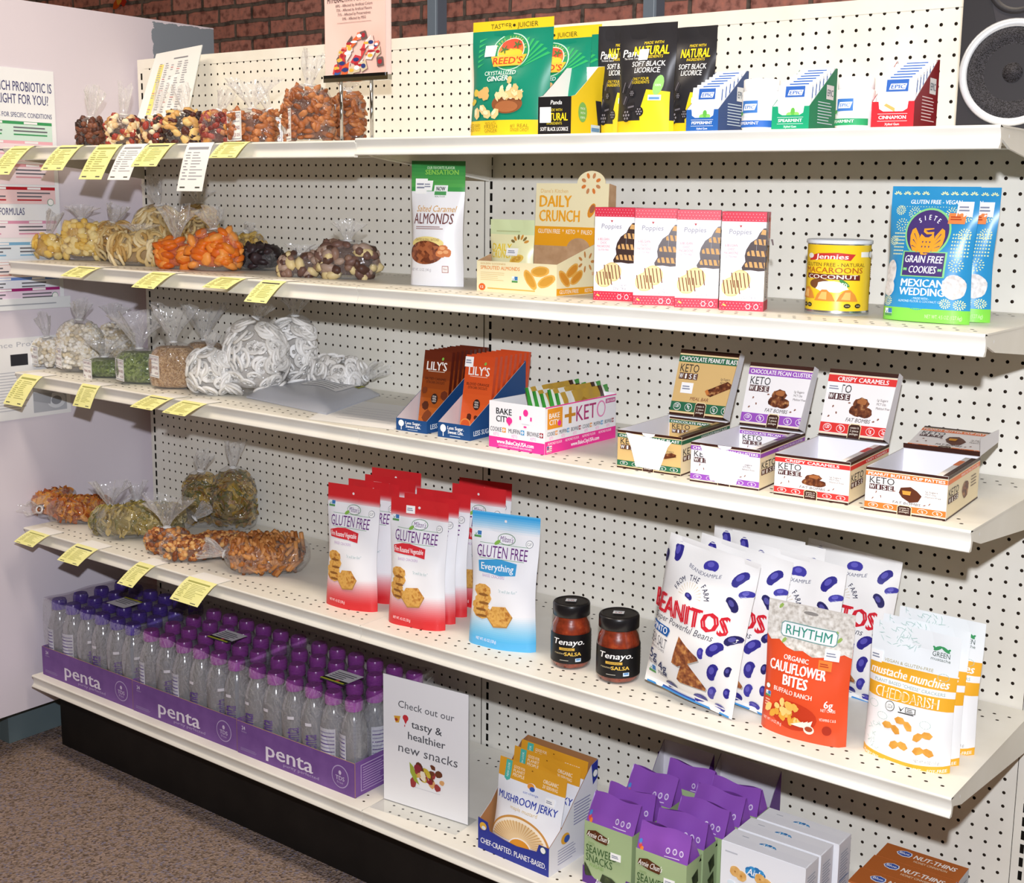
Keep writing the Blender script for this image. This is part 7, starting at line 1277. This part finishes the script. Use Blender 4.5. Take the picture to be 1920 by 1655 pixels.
for ci, (nm, x0, w, y0, cc) in enumerate(cases):
    h, d = 0.078, 0.265
    t = thing('bottle_tray', 'purple cardboard tray of water bottles under shrink film, %s of three' % nm, 'tray', (x0, y0, S0), 0.008, CASEG)
    F = plane((0, 0, 0), (1, 0, 0), (0, 0, 1), w, h); b = MB(); b.rect(F, 0, 0, 1, 1, PUR, 0); b.box(0.0003, w - 0.0003, 0.0004, 0.002, 0.0003, h - 0.0003, ink('#b08a62', 0.8)); lt = ink('#e3dcea')
    b.text(F, 'penta', 0.46, 0.46, 0.44, lt, 0.40, 1, 0.02); b.text(F, 'purity perfected', 0.56, 0.165, 0.09, ink('#b9a6cc'), 0.30, 1); b.text(F, '24', 0.06, 0.83, 0.11, lt, 0.03, 1, 0.02); b.text(F, 'bottles', 0.065, 0.72, 0.05, ink('#b9a6cc'), 0.045, 1); b.lines(F, 0.03, 0.12, 0.2, 0.22, 3, ink('#9a82b4'), 1)
    b.ell(F, 0.885, 0.48, 0.068, 0.33, ink('#b9a6cc'), 1, 30); b.ell(F, 0.885, 0.48, 0.062, 0.30, PUR, 2, 30); b.text(F, 'TDS', 0.885, 0.44, 0.12, ink('#d0c2dc'), 0.07, 3, 0.02); b.ell(F, 0.885, 0.60, 0.012, 0.07, ink('#d0c2dc'), 3, 6); b.text(F, 'free', 0.885, 0.32, 0.07, ink('#b9a6cc'), 0.05, 3); b.build('front_wall', t)
    for sx in (0, 1):
        b = MB(); x = w - 0.002 if sx else 0; b.box(x, x + 0.002, 0.002, d, 0.0003, h, PUR); S = plane((w, 0.002, 0), (0, 1, 0), (0, 0, 1), d - 0.002, h)
        if sx: b.rect(S, 0.06, 0.12, 0.38, 0.88, ink('#c9b6d8'), 1); b.rect(S, 0.065, 0.14, 0.375, 0.86, PUR, 2); b.lines(S, 0.08, 0.18, 0.36, 0.82, 9, ink('#b39cc8'), 3, 3, 0.35); b.lines(S, 0.45, 0.2, 0.9, 0.8, 7, ink('#a48cbc'), 3, 5, 0.4)
        b.build('side_wall', t)
    b = MB(); b.box(0.002, w - 0.002, d - 0.002, d, 0.0003, h, PUR); b.build('back_wall', t); b = MB(); b.box(0.002, w - 0.002, 0.002, d - 0.002, 0.0002, 0.0012, ink('#b08a62', 0.8)); b.build('floor_panel', t)
    # shrink film stretched over the caps
    b = MB(); zt = 0.208; R = random.Random(ci)
    def ft(i, j): a, q = i / 30, j / 18; return Vector((0.006 + a * (w - 0.012), 0.008 + q * (d - 0.016), zt + 0.0022 * math.sin(PI * 6 * a + 1.5) * math.sin(PI * 4 * q + 1.5) + 0.001 * math.sin(23 * a + 11 * q)))
    b.grid(ft, 30, 18, SHR)
    def fs(i, j):
        a = i / 30; k = j / 8; p = ft(i, 0); return Vector((p.x, p.y - 0.005 * math.sin(PI * k), p.z * (1 - k) + 0.07 * k + 0.0))
    b.grid(fs, 30, 8, FILM)
    b.grid(lambda i, j: (lambda p, k: Vector((p.x + 0.003 * math.sin(PI * k), p.y, p.z * (1 - k) + 0.07 * k)))(ft(30, i), j / 8), 18, 8, FILM); b.build('shrink_film', t)
    # paper ticket on the film
    a0, b0 = (0.55, 0.42) if ci == 0 else (0.60, 0.40) if ci == 1 else (0.66, 0.34)
    S = Surf(lambda a, q, off=0.0: Vector((a0 * w + (a - 0.5) * 0.075, b0 * d + (q - 0.5) * 0.062, zt + 0.0045 + off)), 0.075, 0.062)
    b = MB(); b.rect(S, 0, 0, 1, 1, ink('#cfcdd2', 0.5), 0); b.lines(S, 0.1, 0.3, 0.9, 0.85, 4, ink('#55555c'), 1, ci, 0.4); yl = (0.84, 1.0) if ci == 0 else (0.0, 0.24); b.rect(S, 0, yl[0], 1, yl[1], ink('#22221e'), 1); b.rect(S, 0, yl[0] + 0.02, 0.95, yl[0] + 0.10, ink('#c9cc3a'), 2); b.rect(S, 0.55, yl[0] + 0.1, 0.68, yl[1], ink('#b84a5a'), 2)
    b.build('ticket', t, label='white ticket with a yellow edge')
    pk = cc
    if pk not in protos: protos[pk] = bottle_proto(pk); fresh = True
    else: fresh = False
    px, py = (w - 0.008) / 6, 0.0635; R = random.Random(40 + ci)
    M0 = t.matrix_basis.copy()
    for j in range(4):
        for i in range(6):
            P = M0 @ Vector((0.004 + px * (i + 0.5), 0.0345 + py * j, 0.0014)); rz = R.uniform(0, 6.28) if j else R.choice((0.35, 0.7, 1.1, 2.9, 3.6, 0.1)) + R.uniform(-0.2, 0.2)
            lab = '%s capped water bottle, %s tray, %s row from front, %s from left' % ('violet' if ci == 0 else 'magenta', nm, ORD[j], ORD[i])
            if fresh: o = protos[pk]; fresh = False; o.location = P; o.rotation_euler[2] = rz; o['label'] = lab; o['group'] = BG
            else: copy_tree(protos[pk], P, rz, lab, BG)
# acrylic sign
A, B_ = at(720, 1498, S0), at(877, 1548, S0); m = (A + B_) / 2; w, h = 0.216, 0.279; rz = math.atan2(B_.y - A.y, B_.x - A.x)
t = thing('sign_holder', 'clear upright sign holder with a white snack notice on the base deck', 'sign', m, rz)
F = plane((-w / 2, 0, 0.002), (1, 0, 0), (0, 0, 1), w, h); b = MB(); b.box(-w / 2, w / 2, 0.0002, 0.0008, 0.002, 0.002 + h, ink('#e9e9ec', 0.4)); b.rect(F, 0, 0, 1, 1, ink('#eeeef0', 0.35, 0.4), 0); tx = ink('#5a5a60')
b.text(F, 'Check out our', 0.51, 0.795, 0.055, tx, 0.66, 1, 0, 'c', 0.08, -0.0); b.text(F, 'tasty &', 0.52, 0.66, 0.058, ink('#4a4a50'), 0.36, 1, 0.012); b.text(F, 'healthier', 0.52, 0.565, 0.058, ink('#4a4a50'), 0.44, 1, 0.012); b.text(F, 'new snacks', 0.53, 0.455, 0.07, tx, 0.70, 1, 0, 'c', 0.08)
b.poly(F, [(0.13, 0.69), (0.21, 0.70), (0.19, 0.645), (0.15, 0.64)], ink('#d9a23a'), 1); b.ell(F, 0.16, 0.665, 0.02, 0.012, ink('#a83a2a'), 2, 8); b.ell(F, 0.27, 0.695, 0.035, 0.025, ink('#c8323a'), 1, 12); b.poly(F, [(0.24, 0.69), (0.30, 0.69), (0.27, 0.645)], ink('#c8323a'), 1); b.rect(F, 0.255, 0.625, 0.265, 0.64, ink('#c8323a'), 1)
R = random.Random(12)
for k in range(30): b.ell(F, 0.50 + R.gauss(0, 0.085), 0.275 + R.gauss(0, 0.045), R.uniform(0.02, 0.055), R.uniform(0.014, 0.034), ink(R.choice(('#8a2430', '#b5713a', '#d9a46a', '#6a3a24', '#e9dcc4', '#f2ece0', '#9a3a3a', '#c9b23a'))), 1 + k % 3, 9, 0.15, R.uniform(0, 3), k)
b.poly(F, [(0.32, 0.36), (0.37, 0.33), (0.41, 0.24), (0.44, 0.20), (0.38, 0.22), (0.33, 0.28)], ink('#9aa83a'), 4); b.ell(F, 0.42, 0.33, 0.045, 0.03, ink('#8a2a34'), 5, 10); b.rect(F, 0.35, 0.168, 0.68, 0.171, ink('#c4c4ca'), 1); b.build('notice', t)
GLA = m_clear('clear_acrylic', '#fbfcfd', 0.2); b = MB(); b.box(-w / 2 - 0.002, w / 2 + 0.002, 0.0016, 0.0026, 0.001, h + 0.004, GLA); b.box(-w / 2 - 0.002, w / 2 + 0.002, -0.045, 0.03, 0.0004, 0.0014, GLA); b.build('acrylic_stand', t)
# mushroom jerky carton with three pouches
A, B_ = at(898, 1587, S0), at(1027, 1646, S0); m = (A + B_) / 2; w = (B_ - A).length; rz = math.atan2(B_.y - A.y, B_.x - A.x) + 0.03; h = 0.058; d = 0.15; hb = 0.185
t = thing('jerky_carton', 'blue and white counter carton of mushroom jerky pouches with kraft inside', 'carton', m, rz); BL, WH, KF = ink('#2f3a96', 0.45), ink('#e6e5ea', 0.5), ink('#a8764a', 0.8)
F = plane((-w / 2, 0, 0), (1, 0, 0), (0, 0, 1), w, h); b = MB(); o_ = [(0, 0), (1, 0), (1, 1.0), (0.86, 1.0), (0.83, 0.72), (0.55, 0.62), (0.38, 0.66), (0.17, 0.76), (0.14, 1.05), (0, 1.12)]
b.poly(F, o_, BL, 0); b.poly(Surf(lambda a, q, off=0.0: F(1 - a, q, -0.0012), w, h), [(1 - x, y) for x, y in o_], KF, 0); b.text(F, 'CHEF-CRAFTED. PLANET-BASED.', 0.50, 0.33, 0.19, ink('#f2f2f6'), 0.92, 1, 0.03); b.ell(F, 0.075, 0.85, 0.05, 0.14, ink('#e3b03a'), 1, 16); b.ell(F, 0.085, 0.80, 0.03, 0.07, ink('#dfe6f0'), 2, 12); seal(b, F, 0.92, 0.86, 0.007, '#4a7a4a', 1); b.build('front_wall', t)
for sx in (1, -1):
    b = MB(); sl = [(0, 0), (d, 0), (d, hb), (d * 0.86, hb * 0.97), (d * 0.55, hb * 0.72), (d * 0.25, hb * 0.45), (0, h)]; x = sx * w / 2
    b.face([(x, y, z) for y, z in (sl if sx > 0 else sl[::-1])], WH); b.face([(x - sx * 0.0012, y, z) for y, z in (sl[::-1] if sx > 0 else sl)], KF)
    if sx > 0:
        S = Surf(lambda a, q, off=0.0: Vector((w / 2 + off, a * d, q * hb)), d, hb); b.poly(S, [(0.86, 0.97), (1, 1), (1, 0.80), (0.9, 0.74)], BL, 1); seal(b, S, 0.94, 0.86, 0.008, '#3a6a4a', 2); b.ell(S, 0.33, 0.32, 0.09, 0.06, ink('#e3a83a'), 1, 14); b.ell(S, 0.36, 0.31, 0.06, 0.04, ink('#3a5aa8'), 2, 12); b.lines(S, 0.18, 0.06, 0.6, 0.24, 6, ink('#9a9ab4'), 1, 3, 0.3); b.lines(S, 0.5, 0.40, 0.95, 0.66, 8, ink('#8a8ab0'), 1, 4, 0.35)
    b.build('side_wall', t)
b = MB(); b.box(-w / 2 + 0.0013, w / 2 - 0.0013, d - 0.0012, d, 0, hb * 1.0, KF); b.build('back_wall', t); b = MB(); b.box(-w / 2 + 0.0013, w / 2 - 0.0013, 0.0013, d - 0.0013, 0.0002, 0.001, KF); b.build('floor_panel', t)
def pr_jerk(b, S):
    bl, wt = ink('#3040a0'), ink('#f6ecd0'); b.poly(S, [(0.10, 1.0), (0.19, 1.0), (0.19, 0.79), (0.145, 0.765), (0.10, 0.79)], ink('#4fb8a8'), 2); b.text(S, 'NEW LOOK', 0.145, 0.89, 0.03, ink('#e2f4f0'), None, 3, 0.01, 'c', 0, PI / 2)
    for k, s_ in enumerate(('GOOD FOR', 'PLANET', 'PEOPLE')): b.text(S, s_, 0.22, 0.945 - k * 0.045, 0.034, wt, 0.17, 2, 0.01, 'l')
    b.text(S, 'ORGANIC', 0.78, 0.90, 0.042, wt, 0.22, 2, 0.03); b.text(S, '20 SERVING', 0.78, 0.845, 0.036, wt, 0.22, 2, 0.01); b.ell(S, 0.5, 0.965, 0.012, 0.008, ink('#8a5a1a'), 2, 8)
    b.ell(S, 0.52, 0.785, 0.068, 0.045, ink('#f0f0f4'), 3, 22); b.ell(S, 0.51, 0.795, 0.05, 0.032, ink('#e89a3a'), 4, 18); b.ell(S, 0.54, 0.77, 0.04, 0.026, ink('#3a5ab0'), 5, 14); b.text(S, 'eat-change', 0.53, 0.715, 0.026, ink('#6a78b8'), 0.22, 3); b.text(S, 'MUSHROOM JERKY', 0.50, 0.605, 0.082, bl, 0.90, 3, 0.025); b.text(S, 'maple mustard', 0.48, 0.51, 0.04, ink('#cdb27a'), 0.42, 3)
    b.ell(S, 0.46, 0.14, 0.46, 0.30, ink('#c9924a'), 2, 30, 0, 0, 1, 0, PI); b.ell(S, 0.46, 0.14, 0.435, 0.275, ink('#f4ead6'), 3, 30, 0, 0, 1, 0, PI); b.ell(S, 0.46, 0.14, 0.40, 0.24, ink('#ecd0a0'), 4, 30, 0, 0, 1, 0, PI)
    for k in range(25): a = PI * (k + 0.5) / 25; b.poly(S, [(0.46 + 0.16 * math.cos(a), 0.14 + 0.10 * math.sin(a)), (0.46 + 0.41 * math.cos(a - 0.02), 0.14 + 0.245 * math.sin(a - 0.02)), (0.46 + 0.41 * math.cos(a + 0.02), 0.14 + 0.245 * math.sin(a + 0.02))], ink('#cfa468'), 5)
    b.ell(S, 0.50, 0.10, 0.17, 0.105, ink('#f6f2e8'), 6, 24); b.ell(S, 0.50, 0.10, 0.155, 0.092, ink('#e39a34'), 7, 24)
M0 = t.matrix_basis.copy(); jw = w * 0.94
for k, (y, lab) in enumerate(((0.100, 'rear mushroom jerky pouch in the carton'), (0.078, 'middle mushroom jerky pouch in the carton'), (0.034, 'front mushroom jerky pouch showing a large mushroom slice'))):
    hh = 0.172; o, S = pouch('jerky_pouch', lab, 'pouch', M0 @ Vector((0, y, 0.0013 + (0.012, 0.006, 0.0)[k])), jw, rz, hh, 0.03 if k == 2 else 0.018, [(0, 0.80, '#eef0f4'), (0.80, 1.01, '#e0a12c')], pr_jerk, 0.15, 'mushroom jerky pouches in the carton', 110 + k, pinch=0.04)
    if k == 2: price(o, S, 0.82, 0.70, 0.022, 0.014)
# seaweed snack bags in two purple trays
def seaweed_bag(P, rz, lab, k, seen=True):
    w, d, h, hs = 0.105, 0.052, 0.168, 0.122; gn, pu = foil('#a8bd8c'), foil('#8a4fb0'); Rr = random.Random(k); ln = Rr.uniform(-0.012, 0.01)
    t = thing('seaweed_bag', lab, 'snack bag', P, rz, 'green and purple bags of seaweed snacks')
    Fp = Surf(lambda a, q, off=0.0: Vector(((a - 0.5) * w, -d / 2 - off - 0.004 * 4 * a * (1 - a) * math.sin(PI * q), q * hs)), w, hs, 0.02)
    b = MB(); b.grid(lambda i, j: Fp(i / 8, j / 8), 8, 8, gn)
    SR = plane((w / 2, -d / 2, 0), (0, 1, 0), (0, 0, 1), d, hs); b.rect(SR, 0, 0, 1, 1, gn, 0); SLb = plane((-w / 2, d / 2, 0), (0, -1, 0), (0, 0, 1), d, hs); b.rect(SLb, 0, 0, 1, 1, gn, 0); b.rect(plane((w / 2, d / 2, 0), (-1, 0, 0), (0, 0, 1), w, hs), 0, 0, 1, 1, gn, 0); b.rect(plane((-w / 2, d / 2, 0), (1, 0, 0), (0, -1, 0), w, d), 0, 0, 1, 1, gn, 0)
    nr = speck('dark_seaweed', [(0.3, '#1e281a'), (0.6, '#3f4a2c'), (0.8, '#6a7046')], 70, 0.5, 0)
    b.poly(Fp, [(0.05, 0.78), (0.08, 0.86), (0.25, 0.90), (0.50, 0.845), (0.53, 0.78), (0.50, 0.73), (0.28, 0.74), (0.12, 0.77)], ink('#5a3218'), 3); b.text(Fp, "Annie Chun's", 0.30, 0.815, 0.085, ink('#f6f2ea'), 0.48, 4, 0.02, 'c', 0.3); b.text(Fp, 'ROASTED', 0.10, 0.67, 0.035, ink('#7d9a5a'), 0.14, 2, 0, 'l')
    b.text(Fp, 'SEAWEED', 0.05, 0.575, 0.125, ink('#3a5a2e'), 0.68, 2, 0.008, 'l'); b.text(Fp, 'SNACKS', 0.05, 0.43, 0.125, ink('#3a5a2e'), 0.58, 2, 0.008, 'l'); b.text(Fp, 'WASABI', 0.12, 0.32, 0.06, ink('#86a860'), 0.32, 2, 0, 'l')
    for pts in ([(0.02, 0.33), (0.10, 0.26), (0.19, 0.14), (0.05, 0.11), (0.01, 0.16)], [(0.42, 0.24), (0.62, 0.22), (0.80, 0.12), (0.76, 0.02), (0.52, 0.03), (0.36, 0.11)]): b.poly(Fp, pts, nr, 2)
    for q in range(3): b.poly(SR, [(0.35, 0.75 - q * 0.28), (0.75, 0.82 - q * 0.28), (0.8, 0.62 - q * 0.28), (0.5, 0.55 - q * 0.28)], nr, 1)
    b.build('body', t); b = MB()
    T = Surf(lambda a, q, off=0.0: Vector(((a - 0.5) * w * (1 - 0.04 * q), -d / 2 + q * (d / 2 + ln) - off * 0.7 - 0.004 * math.sin(PI * a) * math.sin(PI * q) * (1 + 0.6 * math.sin(9 * a + k)), hs - 0.012 + (h - hs + 0.012) * q + off * 0.7 + 0.003 * math.sin(7 * a + k) * q)), w, h - hs + 0.03, 0.02)
    b.grid(lambda i, j: T(i / 12, j / 8), 12, 8, pu); b.grid(lambda i, j: (lambda p: Vector((-p.x, -p.y + 2 * ln * (j / 8), p.z)))(T(i / 12, j / 8)), 12, 8, pu)
    for sx in (-1, 1): b.grid(lambda i, j: (lambda q, p: Vector((sx * w * 0.5 * (1 - 0.30 * math.sin(PI * i / 6) * q * (1 - q) * 2), p.y * (1 - i / 6) + (-p.y + 2 * ln * q) * i / 6, p.z)))(j / 8, T(0.0 if sx < 0 else 1.0, j / 8)), 6, 8, pu)
    wt = ink('#d9c8e4')
    for q, x in enumerate((0.62, 0.74, 0.86)): b.ell(T, x, 0.42, 0.04, 0.09, wt, 2, 14); b.ell(T, x, 0.42, 0.025, 0.055, ink('#8a5fae'), 3, 10)
    b.lines(T, 0.56, 0.22, 0.92, 0.27, 1, wt, 2)
    for x, y_, c in ((0.06, 0.28, '#d94a4a'), (0.10, 0.20, '#e8863a'), (0.05, 0.40, '#4a8ad0')): b.ell(T, x, y_, 0.035, 0.08, ink(c), 2, 8, 0.2)
    b.build('folded_top', t, label='purple folded top')
    if seen: price(t, Fp, 0.70, 0.66 if k % 2 else 0.60, 0.022, 0.014)
    return t
hq = 0.165
SWT = [((1093, 1501), 'front green and purple seaweed bag of the left tray'), ((1127, 1487), 'second seaweed bag from the front in the left tray'), ((1163, 1458), 'rear purple topped seaweed bag of the left tray'), ((1210, 1558), 'front green and purple seaweed bag of the right tray'), ((1235, 1522), 'second seaweed bag from the front in the right tray'), ((1275, 1517), 'third seaweed bag from the front in the right tray'), ((1315, 1487), 'fourth seaweed bag from the front in the right tray'), ((1353, 1480), 'rearmost seaweed bag of the right tray, beside the white cracker boxes'), ((1260, 1438), 'seaweed bag set back alone against the white carton wall')]
ys = [-0.325, -0.262, -0.19, -0.352, -0.288, -0.232, -0.176, -0.12, -0.105]; xs = [0.578, 0.580, 0.575, 0.7085, 0.705, 0.713, 0.714, 0.722, 0.616]
for k, ((q, lab), X, Y) in enumerate(zip(SWT, xs, ys)): seaweed_bag(Vector((X, Y, S0 + 0.002)), 0.0, lab, k, k in (0, 3, 5, 8))
for x0, x1, yb, lab in ((0.5235, 0.640, -0.070, 'purple counter tray with a tall white back wall, left of two'), (0.6465, 0.779, -0.055, 'purple counter tray with a tall white back wall, right of two')):
    y0 = -0.352 if x0 < 0.6 else -0.384; t = thing('snack_tray', lab, 'carton', (x0, y0, S0), 0, 'purple trays of seaweed bags'); w = x1 - x0; d = yb - y0; P2, Wt = ink('#5f3486', 0.45), ink('#cfccd2', 0.55)
    F = plane((0, 0, 0), (1, 0, 0), (0, 0, 1), w, 0.034); b = MB(); b.rect(F, 0, 0, 1, 1, P2, 0); b.rect(Surf(lambda a, q, off=0.0: F(1 - a, q, -0.001), w, 0.034), 0, 0, 1, 1, Wt, 0); b.text(F, "Annie Chun's", 0.42, 0.30, 0.42, ink('#f2eef4'), 0.36, 1, 0.02, 'c', 0.3); b.ell(F, 0.28, 0.72, 0.05, 0.1, ink('#d94a6a'), 1, 8); b.build('front_wall', t)
    for sx in (0, 1):
        b = MB(); x = sx * w; sl = [(0, 0), (d, 0), (d, 0.185), (d - 0.03, 0.15), (d - 0.09, 0.06), (0, 0.034)]; b.face([(x, y, z) for y, z in (sl if sx else sl[::-1])], P2); xx = x + (-0.001 if sx else 0.001); b.face([(xx, y, z) for y, z in (sl[::-1] if sx else sl)], Wt); b.build('side_wall', t)
    b = MB(); b.box(0.001, w - 0.001, d - 0.001, d, 0.0003, 0.185, Wt); b.build('back_wall', t); b = MB(); b.box(0.001, w - 0.001, 0.001, d - 0.001, 0.0003, 0.001, Wt); b.build('floor_panel', t)
# three white cracker boxes
def pr_air(b, F, Rr, T, L):
    blu = ink('#2f86c4', 0.4); ck = speck('golden_cracker', [(0.3, '#d99f4e'), (0.7, '#efc27a')], 90, 0.6, 0); R = random.Random(1)
    def logo(S, x, y, s_):
        for q in range(9): a = q * 0.7; b.ell(S, x + s_ * 0.8 * math.cos(a), y + s_ * 0.35 * S.w / S.h * math.sin(a), s_ * 0.45, s_ * 0.36 * S.w / S.h, ink('#3f9ad4' if q % 2 else '#2f7ab8'), 1, 10)
        b.text(S, 'Airly', x, y, s_ * 0.75 * S.w / S.h, ink('#f6fafc'), s_ * 1.9, 3, 0.03, 'c', 0.2)
    logo(T, 0.47, 0.5, 0.085); b.lines(T, 0.62, 0.35, 0.85, 0.45, 1, ink('#c8ccd2'), 1); b.rect(T, 0.14, 0.66, 0.22, 0.70, ink('#b9bcc4'), 1); b.rect(F, 0.05, 0.90, 0.2, 0.915, ink('#c4c6cc'), 1); logo(F, 0.42, 0.78, 0.10)
    for x, y in ((0.22, 0.72), (0.52, 0.73)):
        for dx, dy in ((-0.035, 0.012), (0.04, -0.014)): b.ell(F, x + dx, y + dy, 0.065, 0.055, ck, 5, 18, 0.04); b.ell(F, x + dx, y + dy, 0.012, 0.01, ink('#b87f3a'), 6, 8)
    b.poly(F, [(0.02, 0.38), (0.10, 0.50), (0.16, 0.48), (0.22, 0.58), (0.40, 0.64), (0.60, 0.64), (0.72, 0.58), (0.80, 0.48), (0.90, 0.42), (0.9, 0.2), (0.02, 0.2)], blu, 2); b.poly(F, [(0.25, 0.5), (0.31, 0.56), (0.33, 0.44), (0.27, 0.40)], ink('#dfeef8'), 3); b.ell(F, 0.52, 0.52, 0.13, 0.05, ink('#5fb0e0'), 3, 14); b.ell(F, 0.14, 0.60, 0.05, 0.025, ink('#e2eef6'), 3, 12); b.ell(F, 0.72, 0.53, 0.07, 0.05, ck, 5, 16)
    gmo(b, F, 0.86, 0.77, 0.02, 1); b.lines(F, 0.55, 0.30, 0.88, 0.40, 3, ink('#e8f0f6'), 4); b.lines(Rr, 0.15, 0.12, 0.88, 0.90, 26, ink('#a8aebc'), 1, 7, 0.35); b.rect(Rr, 0.1, 0.6, 0.9, 0.61, ink('#6a8ab8'), 1)
    b.box(-F.w / 2 + 0.002, F.w / 2 - 0.002, 0.0005, Rr.w * 0.5, F.h, F.h + 0.0008, ink('#f0f1f4', 0.4))
for k, (q, lab) in enumerate((((1421, 1532), 'rearmost white cracker box with a blue splash logo'), ((1387, 1550), 'middle white cracker box with a blue splash logo'), ((1354, 1574), 'front white cracker box with golden round crackers on its face'))):
    P = at(q[0], q[1], S0 + 0.178); carton('cracker_box', lab, 'box', Vector((P.x + 0.079, (-0.243, -0.297, -0.351)[k], S0 + 0.0005)), 0.158, 0.05, 0.178, 0.0, ('#f1f2f5', '#e2e4ea', '#f3f4f6', '#eceef2', '#eceef2'), 'white cracker boxes on the base deck', pr_air)
def pr_nut(b, F, Rr, T, L):
    nv = ink('#2a2f86', 0.4); b.ell(T, 0.27, 0.62, 0.10, 0.2, ink('#dfe6f2'), 1, 8, 0.1); b.ell(T, 0.27, 0.62, 0.085, 0.16, ink('#3a56a8'), 2, 8, 0.1); b.text(T, 'Blue', 0.27, 0.62, 0.14, ink('#f2f4f8'), 0.12, 3, 0.02); b.text(T, 'NUT-THINS', 0.64, 0.62, 0.26, ink('#f6efe6'), 0.50, 1, 0.045, 'c', 0.1); b.text(T, 'HONEY CINNAMON', 0.62, 0.33, 0.13, ink('#e8cfae'), 0.40, 1, 0.02)
    b.poly(F, [(0, 0.98), (0.28, 0.98), (0.33, 0.90), (0.33, 0.80), (0, 0.80)], ink('#e8c9a0'), 1); b.rect(F, 0.30, 0.86, 1, 0.985, nv, 2); b.rect(F, 0, 0.80, 1, 0.815, ink('#d98a3a'), 1); b.rect(F, 0, 0.2, 1, 0.80, ink('#b5622e'), 1); b.text(F, 'NUT-THINS', 0.5, 0.62, 0.14, ink('#f6efe6'), 0.8, 2, 0.04)
    for x in (0.05, 0.12, 0.19, 0.26): b.ell(F, x, 0.88, 0.045, 0.05, ink('#d08a4a'), 2, 10, 0.1)
    b.lines(Rr, 0.12, 0.1, 0.88, 0.92, 22, ink('#8a8f9a'), 1, 5, 0.35)
for k, lab in enumerate(('rear brown nut cracker box on the base deck, nearest the panel', 'middle brown nut cracker box on the base deck', 'front brown nut cracker box, mostly cut off by the picture edge')):
    carton('nut_cracker_box', lab, 'box', Vector((1.105 - 0.002 * k, -0.205 - 0.0535 * k, S0 + 0.0005)), 0.143, 0.052, 0.162, 0.01, ('#b5622e', '#c9ccd2', '#b5642c', '#b5622e', '#b5622e'), 'brown nut cracker boxes on the base deck', pr_nut)
